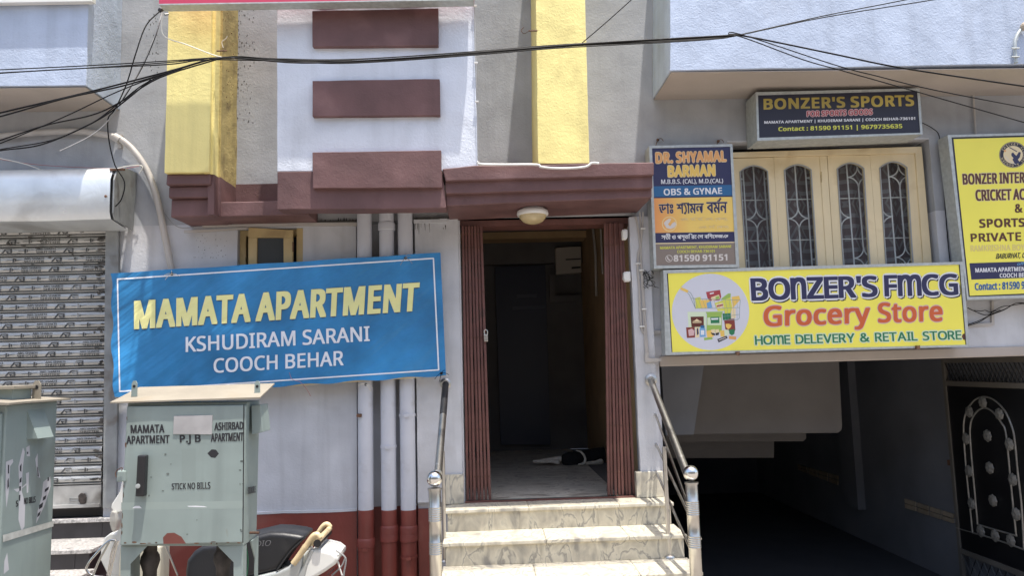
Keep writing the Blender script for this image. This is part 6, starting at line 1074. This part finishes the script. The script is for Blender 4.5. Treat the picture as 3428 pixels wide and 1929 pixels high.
# ================================================================== SCOOTER
cs = CV(600, 1740, 4.293); cf = CV(280, 1620, 4.694)
KY = -.78
scx = WY(cs(1100, 500), KY)
sc = thing('scooter', 'white scooter with black seat parked behind the feeder cabinet', 'scooter', (scx.x, KY, 0))
def body(name, pts, y0, y1, m, parent=sc, bev=.03, seg=4, sub=True):
    o = finish(name, MB().prism([WY(p, y0) for p in pts], (0, y1 - y0, 0)), m, parent, soft=True)
    md = o.modifiers.new('bevel', 'BEVEL'); md.width = bev; md.segments = seg; md.limit_method = 'ANGLE'; md.angle_limit = math.radians(50); return o
body('seat', Q(cs, (75, 760), (100, 600), (200, 470), (330, 390), (620, 350), (1100, 240), (1300, 192), (1500, 200), (1700, 228), (1825, 262), (1640, 440), (1500, 620), (1420, 740), (1000, 840), (400, 900), (75, 900)), KY - .15, KY + .14, seatm, bev=.055, seg=6)
finish('seat_seam', MB().tube(smooth([WY(p, KY - .153) for p in Q(cs, (1810, 268), (1620, 440), (1470, 640), (1400, 745))], 5), .006, 6), blackm, sc, soft=True)
finish('seat_logo', MB(), blackm, sc) if False else None
lettering(sc, 'DIO', Q(cs, (1110, 310), (1330, 300), (1300, 385), (1110, 392)), YP(KY - .153), flat('seat_logo_grey', (.16, .16, .17)), lift=0, name='seat_logo')
body('side_panel', Q(cs, (350, 905), (1000, 850), (1420, 748), (1560, 690), (1700, 560), (1780, 520), (1760, 700), (1700, 1000), (1000, 1300), (300, 1300)), KY - .16, KY + .15, scootg, bev=.04)
for yy_ in (KY - .165, KY + .155):
    finish('grab_rail', MB().tube(smooth([WY(cs(*p), KY - .165) + Vector((0, yy_ - KY + .165, 0)) for p in ((1640, 640), (1730, 520), (1830, 370), (1920, 245), (1985, 222), (2030, 275))], 6), [.021] * 12 + [.018] * 18 + [.015], 12), ivory, sc, soft=True)
finish('grab_rail', MB().tube([WY(cs(2010, 290), KY - .165) + Vector((0, -.01, 0)), WY(cs(2010, 290), KY - .165) + Vector((0, .33, 0))], .019, 12), ivory, sc, soft=True)
finish('rail_pad', MB().tube([WY(cs(1990, 345), KY - .165) + Vector((0, -.012, 0)), WY(cs(1990, 345), KY - .165) + Vector((0, .33, 0))], .026, 12), blackm, sc, soft=True)
body('tail_cowl', Q(cs, (1750, 800), (1830, 600), (1890, 430), (2050, 432), (2200, 470), (2280, 530), (2300, 580), (2240, 660), (2100, 760), (1950, 850), (1760, 1000)), KY - .155, KY + .145, scoot, bev=.06, seg=6)
body('tail_panel', Q(cs, (1690, 830), (1790, 640), (1880, 432), (1940, 440), (1850, 640), (1790, 900), (1690, 950)), KY - .162, KY - .12, scootg, bev=.01)
lettering(sc, 'HONDA', Q(cs, (2120, 790), (2225, 690), (2232, 715), (2150, 810)), YP(KY - .157), p_black, bold=.03, lift=0)
body('tail_lamp', Q(cs, (2150, 800), (2250, 700), (2240, 740), (2180, 840)), KY - .08, KY + .07, mat('dull_red_lens', (.25, .03, .03), .2), bev=.008)
for q in (((2250, 450), (2390, 560), (2370, 760), (2355, 900)), ((2385, 555), (2330, 680), (2190, 810)), ((2280, 610), (2340, 810))):
    finish('number_plate_stay', MB().tube(smooth([WY(p, KY - .1) for p in Q(cs, *q)], 4), .006, 6), cablg if len(q) > 2 else whitep, sc)
body('front_cowl', Q(cf, (602, -40), (600, 450), (540, 465), (460, 445), (424, 380), (440, 320), (500, 230), (560, 130)), KY - .11, KY + .11, scoot, bev=.03)
body('front_apron', Q(cf, (420, 780), (500, 800), (575, 650), (590, 700), (760, 1500), (400, 1500), (260, 1200), (270, 1000), (330, 850)), KY - .02, KY + .16, scoot, bev=.03)
body('indicator_lens', Q(cf, (430, 430), (505, 450), (525, 560), (515, 720), (480, 775), (435, 760), (400, 640), (398, 520)), KY - .13, KY - .04, lensm, bev=.02)
for q in (((500, 900), (380, 920), (160, 1150), (60, 1290), (50, 1370), (140, 1450), (330, 1480)), ((510, 910), (440, 1100), (380, 1450)), ((540, 900), (500, 1050), (400, 1480)), ((400, 930), (250, 1200), (150, 1440))):
    finish('crash_guard', MB().tube(smooth([WY(p, KY - .16) for p in Q(cf, *q)], 5), .008, 8), chrome, sc, soft=True)
body('leg_shield', Q(cf, (560, 1000), (1200, 980), (1180, 1900), (500, 1900)), KY - .05, KY + .12, flat('cream_inner_shield', (.55, .52, .42)), bev=.02)
finish('mirror_stalk', MB().tube([WY(p, KY - .14) for p in Q(cf, (1290, 990), (1480, 1450))], .006, 6), steel, sc)
for px_, zc in ((330, .25), (760, .25)):
    c_ = WY((px_, 1500), KY); cen = Vector((c_.x, KY, .0)); wo = finish('wheel', MB().lathe(cen, [(.14, -.045), (.20, -.05), (.225, -.03), (.23, 0), (.225, .03), (.20, .05), (.14, .045)], 28, 'Y'), blackm, sc, soft=True)
    finish('rim', MB().lathe(cen, [(.03, -.05), (.13, -.03), (.139, -.045), (.139, .045), (.13, .03), (.03, .05)], 24, 'Y'), scootg, wo, soft=True)
body('floorboard', [(330, 1530), (620, 1520), (640, 1560), (330, 1560)], KY - .13, KY + .12, blackm, bev=.01)

# ================================================================== CABLES
def cable(pts, y, r, m, label, grp=None, n=6, name='cable', extra=0.0):
    P = []
    for i, p in enumerate(pts):
        yy = y if len(p) < 3 else p[2]; P.append(WY(p[:2], yy))
    return tag(finish(name, MB().tube(smooth(P, n), r, 6), m, soft=True), label, 'cable', grp)
c1 = CV(0, 0, 2.265); c7b = CV(2300, 0, 2.2837)
MY = -1.25
main = [(561, 144), (700, 148), (830, 152), (977, 146), (1198, 130), (1351, 118), (1469, 110), (1725, 98.5), (1824, 91), (1860, 87)]
offs = [(-3, 0), (3, 1), (8, 1), (0, -2), (10, 4)]
ends_r = [[(2074, 39), (2288, -3), (2400, -30)], [(2074, 43), (2353, -2), (2440, -22)], [(2094, 135), (2242, 166), (2420, 194), (2640, 226)], [(2100, 163), (2206, 191), (2354, 227), (2640, 282)], [(2021, 150), (2117, 177), (2304, 230), (2640, 326)]]
ends_l = [[(-60, 178), (216, 165), (420, 153)], [(-60, 186), (216, 171), (420, 157)], [(-60, 300), (0, 284), (232, 229), (418, 181)], [(-60, 380), (0, 361), (159, 295), (299, 229), (415, 186)], [(-60, 390), (0, 376), (133, 352), (232, 309), (299, 260), (388, 198)]]
lab = ['topmost cable of the street bundle, rising to the right edge of the top', 'second cable of the bundle, rising away over the right balcony', 'thickest cable of the bundle, sloping down over the right balcony', 'cable sloping down past the sports sign in the bundle', 'lowest black cable of the bundle, crossing the sports sign corner']
for k in range(5):
    mid_ = [(p[0], p[1] + lerp(offs[k][0], offs[k][1], i / 9) * math.sin(math.pi * min(1, i / 3.5) / 2) + random.uniform(-1, 1) * (0.2 if i in (0, 9) else 1)) for i, p in enumerate(main)]
    cable(ends_l[k] + mid_ + ends_r[k], MY - .012 * k, (.0055 if k == 2 else .0036), cabl, lab[k], 'cables strung across the facade')
for k, (pts, l, r) in enumerate((([(-60, 192), (0, 184), (200, 172), (418, 162), (520, 150), (700, 152), (980, 150), (1300, 122), (1600, 104), (1850, 90)], 'thin cable tied under the main bundle across the columns', .004),
        ([(-60, 306), (0, 293), (165, 247), (300, 218), (420, 184), (555, 146), (760, 158), (985, 148), (1250, 128), (1500, 108), (1845, 88)], 'sagging cable below the bundle in front of the white block', .005),
        ([(-60, 372), (0, 353), (116, 315), (232, 289), (300, 258), (400, 196), (550, 148)], 'cable reaching the bundle from the shutter side', .0045),
        ([(-60, 395), (0, 379), (100, 365), (200, 325), (280, 280), (380, 200)], 'lowest cable sweeping over the left balcony soffit', .0045),
        ([(410, 33), (411, 88), (470, 112), (537, 138), (561, 144)], 'pale wire dropping over the yellow column to the bundle', .004))):
    cable(pts, MY - .07 - .01 * k if k < 4 else -.75, r, cabl if k < 4 else cablw, l, name='cable')
cable([(1465, 107), (1520, 60), (1587, 0), (1640, -50)], MY - .05, .0035, cabl, 'single thin wire rising from the bundle by the right column')
cable([(406, 25, -.56), (368, 63, -.7), (342, 133, -.8), (318, 212, -.75), (289, 275, -.6), (272, 299, -.55), (274, 352, -.5), (289, 415, -.45), (313, 458, -.42), (306, 500, -.42), (290, 520, -.42)], 0, .0045, cabl, 'dark wire hanging from the column bracket down to the shutter hood')
cable([(408, 28, -.56), (395, 76, -.66), (372, 130, -.72), (345, 190, -.7), (309, 248, -.6), (275, 300, -.56), (230, 340, -.6), (150, 380, -.7)], 0, .0035, cablg, 'grey wire looping beside the hanging dark wire')
cable([(407, 28, -.56), (398, 70, -.64), (378, 125, -.7), (352, 180, -.7), (316, 240, -.62), (300, 262, -.6)], 0, .0035, cabl, 'short black wire hanging from the left column bracket')
cable([(-40, 390), (60, 412), (132, 438), (180, 446)], -.25, .004, cablw, 'white wire drooping above the shutter hood')
cable([(-40, 394), (100, 415), (290, 424), (350, 418)], -.12, .0025, cablp, 'thin pink wire running to the grey conduit')
tag(finish('conduit_tie', MB().tube(smooth([WY(p, -.1) for p in ((270, 432), (310, 420), (352, 416), (358, 424), (350, 436))], 5), .0035, 5), cablw), 'white cord tied round the grey conduit', 'cord')
br = thing('wire_bracket', 'black insulator bracket on the left column top', 'bracket', WY((405, 28), -.55))
finish('bracket_arm', MB().tube([WY((402, 24), -.56), WY((424, 25), -.52)], .008, 6).tube([WY((414, 36), -.54), WY((424, 35), -.52)], .007, 6), blackm, br); finish('insulator', MB().ball(WY((404, 25), -.56), .02, seg=10), blackm, br)
hk = thing('rusty_hook', 'rusty hook with wire on the side of the right yellow column', 'hook', WY((1335, 78), -.45))
finish('hook_pin', MB().tube([WY((1352, 77), -.62), WY((1330, 77), -.60)], .006, 6), rust, hk); finish('hook_wire', MB().tube(smooth([WY(p, -.6) for p in ((1330, 78), (1318, 84), (1311, 76), (1318, 68))], 4), .0025, 5), rust, hk)
hk2 = thing('rusty_hook', 'rusty hook on the inner side of the left yellow column', 'hook', WY((560, 128), -.3))
finish('hook_pin', MB().tube([WY((545, 128), -.52), WY((570, 127), -.48)], .006, 6), rust, hk2); finish('hook_wire', MB().tube(smooth([WY(p, -.5) for p in ((562, 120), (558, 105), (568, 97), (572, 90))], 4), .0025, 5), cablw, hk2)
# conduit left
cd_ = thing('grey_conduit', 'fat grey plastic conduit bending down the wall behind the banner', 'conduit', WY((430, 680), -.06))
pts = [(-60, 352), (0, 343), (100, 334), (199, 331), (282, 343), (318, 361), (351, 398), (375, 441), (395, 500), (413, 585), (428, 660), (436, 700)]
finish('pipe_run', MB().tube(smooth([WY(p, -.05) for p in pts], 6), .026, 14), pvc, cd_, soft=True)
finish('coupling', MB().tube([WY((288, 344), -.05), WY((303, 353), -.05)], .034, 14), pvc, cd_, soft=True)
finish('saddle_clip', MB().box(*[v for v in (WY((293, 345), -.05).x, WY((303, 345), -.05).x)], -.03, -.001, WY((300, 370), -.05).z, WY((300, 336), -.05).z), pvc, cd_)
cable([(376, 455), (400, 510), (420, 545), (450, 572), (487, 572)], -.03, .004, cablg, 'thin grey wire bowing behind the stepped column foot')
tag(finish('wire_channel', MB().py(Q(cz, (560, 1235), (1250, 1215), (1800, 1180), (1800, 1215), (1250, 1255), (560, 1290)), -.045, -.031), pvc), 'pale wire channel fixed along the wall above the small window', 'wire channel')
# pale tube under column and wire along the block edge
tag(finish('pale_tube', MB().tube(smooth([WY(p, -.66) for p in Q(c8, (575, 1030), (580, 1047), (700, 1052), (940, 1052), (975, 1066), (1060, 1075), (1180, 1074), (1265, 1064), (1300, 1042), (1345, 1044))], 6), .009, 8), whitep, soft=True), 'pale tube looping under the foot of the right yellow column', 'tube')
vw = thing('edge_wire', 'dark wire clipped down the right edge of the white block', 'wire', WY((1200, 414), -.61))
finish('wire_run', MB().tube(smooth([WY(p, -.62) for p in Q(c8, (549, -60), (551, 180), (556, 420), (566, 700), (572, 1035))], 4), .0035, 5), cablg, vw)
for y_ in (38, 402, 650): finish('clip', MB().box(*(WY(c8(552 + y_ * .02, y_), -.62).x + d for d in (-.014, .014)), -.632, -.618, WY(c8(560, y_ + 5), -.62).z, WY(c8(560, y_ - 5), -.62).z), whitep, vw)
# cables, clips and switches on the jamb
cj = CV(2080, 600, 2.2666); JY = -.06
jl = ['grey service cable nearest the gate on the jamb', 'second grey cable down the jamb', 'third grey cable down the jamb', 'grey cable closest to the doctor sign on the jamb']
runs = [[(165, 250), (162, 330), (150, 480), (128, 570), (125, 700), (135, 800), (140, 950), (152, 1120), (168, 1170)], [(112, 285), (130, 380), (140, 500), (148, 650), (155, 800), (166, 1000), (176, 1180), (186, 1330)], [(104, 285), (125, 360), (146, 560), (158, 700), (170, 900), (182, 1100), (194, 1330)], [(140, 250), (150, 420), (152, 600), (164, 760), (176, 950), (190, 1150), (202, 1330)]]
for k, r_ in enumerate(runs):
    tag(finish('service_cable', MB().tube(smooth([WY(cj(*p), JY) for p in r_], 4), .0085 if k == 0 else .006, 6), pvc, soft=True), jl[k], 'cable', 'service cables on the right jamb')
for k, (x, y) in enumerate(((162, 377), (126, 642), (150, 693), (170, 988), (155, 1120))):
    a = WY(cj(x, y), JY); tag(finish('cable_clip', MB().box(a.x - .02, a.x + .02, JY - .016, JY + .0, a.z - .006, a.z + .006), whitep), ['white cable clip just under the canopy', 'white cable clip level with the lower switch box', 'white clip beside the black wire tangle', 'white clip halfway down the jamb cables', 'lowest white cable clip on the jamb'][k], 'clip', 'white clips on the jamb cables')
for (q, l) in ((((5, 385), (30, 378), (48, 382), (48, 440), (38, 460), (8, 455)), 'upper white switch box beside the gate'), (((18, 706), (44, 700), (70, 702), (72, 775), (30, 780), (16, 755)), 'lower white switch box beside the gate')):
    t = thing('switch_box', l, 'switch box', WY(cj(*q[-1]), -.05)); finish('box_shell', MB().py(Q(cj, *q), -.105, -.051), whitep, t, bevel=.006); finish('box_lid', MB().py(Q(cj, *[(lerp(30, a, .75), lerp(q[0][1] + 35, b, .75)) for a, b in q]), -.112, -.106), whitep, t)
tag(finish('wire_channel', MB().py(Q(cj, (180, 1150), (330, 1152), (330, 1172), (180, 1176)), -.03, -.001), pvc), 'short horizontal wire channel left of the grocery sign', 'wire channel')
tag(finish('wire_channel', MB().py(Q(cj, (180, 1320), (206, 1320), (206, 1362), (304, 1362), (304, 1386), (182, 1390)), -.07, -.051), pvc), 'L shaped wire channel at the foot of the jamb cables', 'wire channel')
for k in range(6):
    random.seed(40 + k); p0 = (160 + random.uniform(0, 20), 690 + random.uniform(0, 60)); pts = [p0]
    for j in range(5): pts.append((185 + random.uniform(-25, 100) * (.4 + j * .15), 690 + random.uniform(0, 45) + j * 26))
    finish_o = finish('wire_tangle', MB().tube(smooth([WY(cj(*p), -.05 - random.uniform(0, .05)) for p in pts], 6), .0022, 5), cabl)
    tag(finish_o, 'thin black wire in the tangle between jamb and doctor sign', 'wire', 'tangled black wires by the doctor sign')
random.seed(99)
cable([(1651, 540), (1648, 570), (1646, 620), (1640, 670), (1644, 690)], -.03, .003, cabl, 'thin black wire falling behind the doctor sign to the tangle')
for i, (p, l) in enumerate((((1655, 352), 'wire twist holding the doctor sign at its left corner'), ((1807, 355), 'wire twist holding the doctor sign at its right corner'))):
    tag(finish('wire_tie', MB().tube(smooth([WY(a, -.03) for a in ((p[0] - 5, p[1] + 14), (p[0], p[1]), (p[0] + 8, p[1] - 4), (p[0] + 14, p[1] + 3))], 4), .003, 5).ball(WY(p, -.02), .013, seg=8), rust), l, 'wire tie')
# right-hand conduit, bent pipe and loose wires
tag(finish('thin_conduit', MB().tube([WY((2562, 161), -.58), WY((2448, 227), -.02), WY((2455, 345), -.02)], .009, 8), pvc), 'thin conduit crossing the balcony soffit to the academy sign', 'conduit')
bp_ = thing('bent_pipe', 'bent grey pipe clipped to the right balcony front', 'pipe', WY((2555, 160), -.62))
finish('pipe_run', MB().tube(smooth([WY(p, -.625) for p in Q(c7b, (2590, 190), (2550, 230), (2515, 290), (2505, 360), (2515, 480))], 5), .014, 10), galv, bp_, soft=True)
for y_ in (368, 433): finish('clip', MB().tube([WY(c7b(2480, y_), -.64), WY(c7b(2540, y_), -.64)], .006, 6), galv, bp_)
finish('mouth', MB().ball(WY(c7b(2585, 200), -.64), .035, seg=12), brk, bp_)
cq = CV(3100, 820, 4.0274)
for k, (pts, l) in enumerate((([(560, 1080), (700, 1030), (870, 950), (1050, 880), (1210, 790), (1330, 800), (1500, 830)], 'black wire rising to the right below the academy sign'), ([(560, 850), (640, 890), (790, 950), (860, 940), (900, 900), (1030, 835), (1150, 820), (1300, 795)], 'looping black wire under the academy sign'), ([(560, 1095), (720, 1040), (900, 930), (1060, 870), (1220, 788), (1400, 790)], 'second black wire parallel below the academy sign'), ([(640, 885), (740, 895), (800, 885), (860, 905), (1000, 880)], 'short wavy wire under the academy sign'))):
    cable([cq(*p) for p in pts], -.03 - .004 * k, .0035, cabl, l)
tag(finish('wire_channel', MB().py(Q(cq, (885, 760), (915, 760), (925, 1085), (560, 1105), (560, 1075), (888, 1050)), -.02, -.001), pvc), 'pale wire channel dropping below the academy sign', 'wire channel')
cable([(2318, 308), (2345, 322), (2362, 340), (2364, 380), (2372, 450), (2384, 600), (2392, 672)], -.02, .0035, cabl, 'thin black wire from the sports sign down past the window')
cable([(1886, 270), (1882, 300), (1888, 345), (1900, 365), (1882, 382)], -.05, .003, cabl, 'thin wire hanging at the left end of the sports sign')
# red scratch wire at banner foot
cable([(728, 938), (735, 955), (755, 962), (770, 978), (782, 998)], BY - .03, .0018, cablp, 'thin red thread hanging from the banner foot')

# ================================================================== BLACK GATE LEAF (stands open, edge on to the street)
GXp = WY((2392, 1100), 1.30).x; cgt = CV(3100, 1180, 1.936)
def GP(p, lift=0.0): return WX(p, GXp, -lift)
bg = thing('iron_gate', 'open black iron gate leaf with silver arch and rosettes at the right edge', 'gate', (GXp, .7, 0))
ztg = WX(cgt(120, 70), GXp).z; yF = 1.31; yN = .02; zL1 = WX(cgt(125, 195), GXp).z
zB1 = WX(cgt(210, 1275), GXp).z
finish('sheet_panel', MB().box(GXp, GXp + .004, yN, yF, zB1 - .02, zL1), gatem2, bg)
finish('frame_rail', MB().box(GXp - .012, GXp + .022, yN, yF, ztg, ztg + .045), gframe, bg); finish('frame_rail', MB().box(GXp - .012, GXp + .022, yN, yF, zL1 - .035, zL1 + .015), gframe, bg)
finish('frame_rail', MB().box(GXp - .012, GXp + .022, yN, yF, zB1 - .035, zB1 + .015), gframe, bg); finish('frame_rail', MB().box(GXp - .012, GXp + .022, yN, yF, zB1 - .42, zB1 - .38), gframe, bg)
finish('frame_stile', MB().box(GXp - .014, GXp + .024, yF - .02, yF + .02, zB1 - .42, ztg + .045), gframe, bg); finish('frame_stile', MB().box(GXp - .012, GXp + .022, yN - .03, yN, zB1 - .42, ztg + .045), gframe, bg)
for (za, zb_) in ((zL1 + .015, ztg), (zB1 - .38, zB1 - .035)):
    hh = zb_ - za; k = 0; yy = yF - .02
    while yy - hh * .6 > yN:
        for s in (0, 1):
            finish('lattice_bar', MB().tube([(GXp + .002 * s, yy, za if s else zb_), (GXp + .002 * s, yy - hh * .6, zb_ if s else za)], .005, 4), gatem2, bg)
        yy -= hh * .3 if hh < .2 else hh * .3
# arch rods
def arch_rod(pts, r): finish('arch_rod', MB().tube(smooth([GP(p, .012) for p in Q(cgt, *pts)], 5), r, 6), silver, bg, soft=True)
arch_rod([(302, 1175), (285, 1000), (262, 780), (246, 560), (246, 450), (265, 380), (310, 315), (370, 290), (440, 310), (510, 380), (555, 480), (575, 570), (595, 780), (620, 1000), (635, 1275)], .009)
arch_rod([(335, 1120), (315, 900), (295, 680), (285, 520), (295, 440), (330, 385), (375, 362), (430, 385), (490, 460), (520, 540), (550, 850), (585, 1190)], .009)
arch_rod([(335, 1118), (440, 1150), (588, 1192)], .008); arch_rod([(302, 1172), (450, 1215), (635, 1282)], .008); arch_rod([(195, 1140), (302, 1172)], .005)
rosl = []
for (x, y) in ((370, 325), (283, 386), (477, 402), (262, 563), (543, 598), (280, 772), (565, 827), (298, 984), (588, 1052), (357, 1162), (451, 1192), (552, 1223), (400, 542), (415, 751), (436, 963)):
    c_ = GP(cgt(x, y), .014); mbr = MB(); n = 16; vs = [c_ + Vector((-.020, 0, 0))]
    for ring, (rr_, dx) in enumerate(((.022, -.024), (.037, -.017), (.049, -.012), (.052, 0))):
        for j in range(n):
            a = 2 * math.pi * j / n; r2 = rr_ * (1.08 if (j % 2 == 0 and ring >= 1) else .94 if ring >= 1 else 1); vs.append(c_ + Vector((dx, r2 * math.cos(a), r2 * 1.05 * math.sin(a))))
    fs = [(0, 1 + j, 1 + (j + 1) % n) for j in range(n)]
    for ring in range(3):
        for j in range(n): a_ = 1 + ring * n; fs.append((a_ + j, a_ + n + j, a_ + n + (j + 1) % n, a_ + (j + 1) % n))
    finish('rosette', mbr.add(vs, fs), silver, bg)
finish('gate_latch', MB().box(GXp - .01, GXp + .05, yF + .02, yF + .07, WX(cgt(150, 735), GXp).z, WX(cgt(150, 700), GXp).z), rust, bg)

# ================================================================== SLEEPING DOG
cdg = CV(1700, 1450, 6.305)
dg = thing('dog', 'black and white dog asleep on the marble floor inside the entrance', 'dog', WZ(cdg(1300, 700), FL))
def dgp(x, y, z=None, yy=None):
    if z is not None: return WZ(cdg(x, y), FL)
    return WY(cdg(x, y), yy)
def skin(name, pts, edges, radii, m, parent, levels=2):
    me = bpy.data.meshes.new(name); b = Vector(parent['_base']); me.from_pydata([tuple(Vector(p) - b) for p in pts], edges, []); o = bpy.data.objects.new(name, me); SC.collection.objects.link(o); o.parent = parent; o['_base'] = tuple(b)
    me.materials.append(m); o.modifiers.new('skin', 'SKIN'); sk = me.skin_vertices[0].data
    for i, r in enumerate(radii): sk[i].radius = (r, r) if not isinstance(r, tuple) else r; sk[i].use_root = (i == 0)
    s = o.modifiers.new('sub', 'SUBSURF'); s.levels = levels; s.render_levels = levels; o.modifiers['skin'].use_smooth_shade = True; return o
DY = WZ(cdg(1300, 700), FL).y + .10
def D(x, y, dy=0): return WY(cdg(x, y), DY + dy)
# haunch, belly, chest, neck and head (head turned away to the right, behind the gate bars)
pts = [D(1500, 560), D(1260, 560), D(1120, 590, -.02), D(1750, 500, .08), D(2000, 470, .14), D(2230, 480, .16), D(2420, 520, .10), D(2560, 600, .0), D(2650, 640, -.06)]
skin('dog_body', pts, [(0, 1), (1, 2), (0, 3), (3, 4), (4, 5), (5, 6), (6, 7), (7, 8)], [.085, .085, .055, .09, .10, .085, .055, .055, .03], blackfur, dg)
lp = [D(1150, 560, .0), D(1000, 545), D(820, 570), D(650, 600), D(540, 605)]
skin('hind_leg', lp, [(0, 1), (1, 2), (2, 3), (3, 4)], [.04, .022, .018, .016, .015], whitefur, dg)
lp = [D(1100, 640, -.04), D(930, 600, -.05), D(760, 612, -.05), D(620, 608, -.05), D(520, 600, -.05)]
skin('hind_leg', lp, [(0, 1), (1, 2), (2, 3), (3, 4)], [.03, .020, .018, .019, .013], whitefur, dg)
skin('tail', [D(1440, 375, -.06), D(1540, 400, -.10), D(1610, 480, -.13), D(1640, 560, -.15), D(1620, 630, -.15), D(1560, 670, -.14), D(1480, 672, -.13)], [(i, i + 1) for i in range(6)], [.006, .010, .013, .014, .016, .014, .006], whitefur, dg)
skin('front_paw', [D(2000, 600, 0), D(1850, 640, -.08), D(1690, 640, -.12), D(1640, 660, -.13)], [(0, 1), (1, 2), (2, 3)], [.035, .025, .02, .016], whitefur, dg)
finish('ear', MB().add([D(2560, 560, -.06), D(2500, 480, -.05), D(2460, 560, -.06), D(2520, 560, -.03)], [(0, 1, 2), (0, 1, 3), (1, 2, 3)]), blackfur, dg)

# the street lies a step below the reference level: everything that stands on it reaches down
GZ = -.25
for me in {o.data for o in SC.objects if o.type == 'MESH'}:
    own = [o for o in SC.objects if o.data == me][0]; off = own.matrix_world.translation.z if own.parent is None else (own.location.z + own.parent.location.z + (own.parent.parent.location.z if own.parent.parent else 0))
    if any(k in (own.parent.name if own.parent else '') for k in ('iron_gate', 'vent_block')) or own.name.startswith('garage_ramp'): continue
    for v in me.vertices:
        if abs(v.co.z + off) < .012: v.co.z += GZ
# drop the builder's own notes from the objects
for o in SC.objects:
    if '_base' in o: del o['_base']
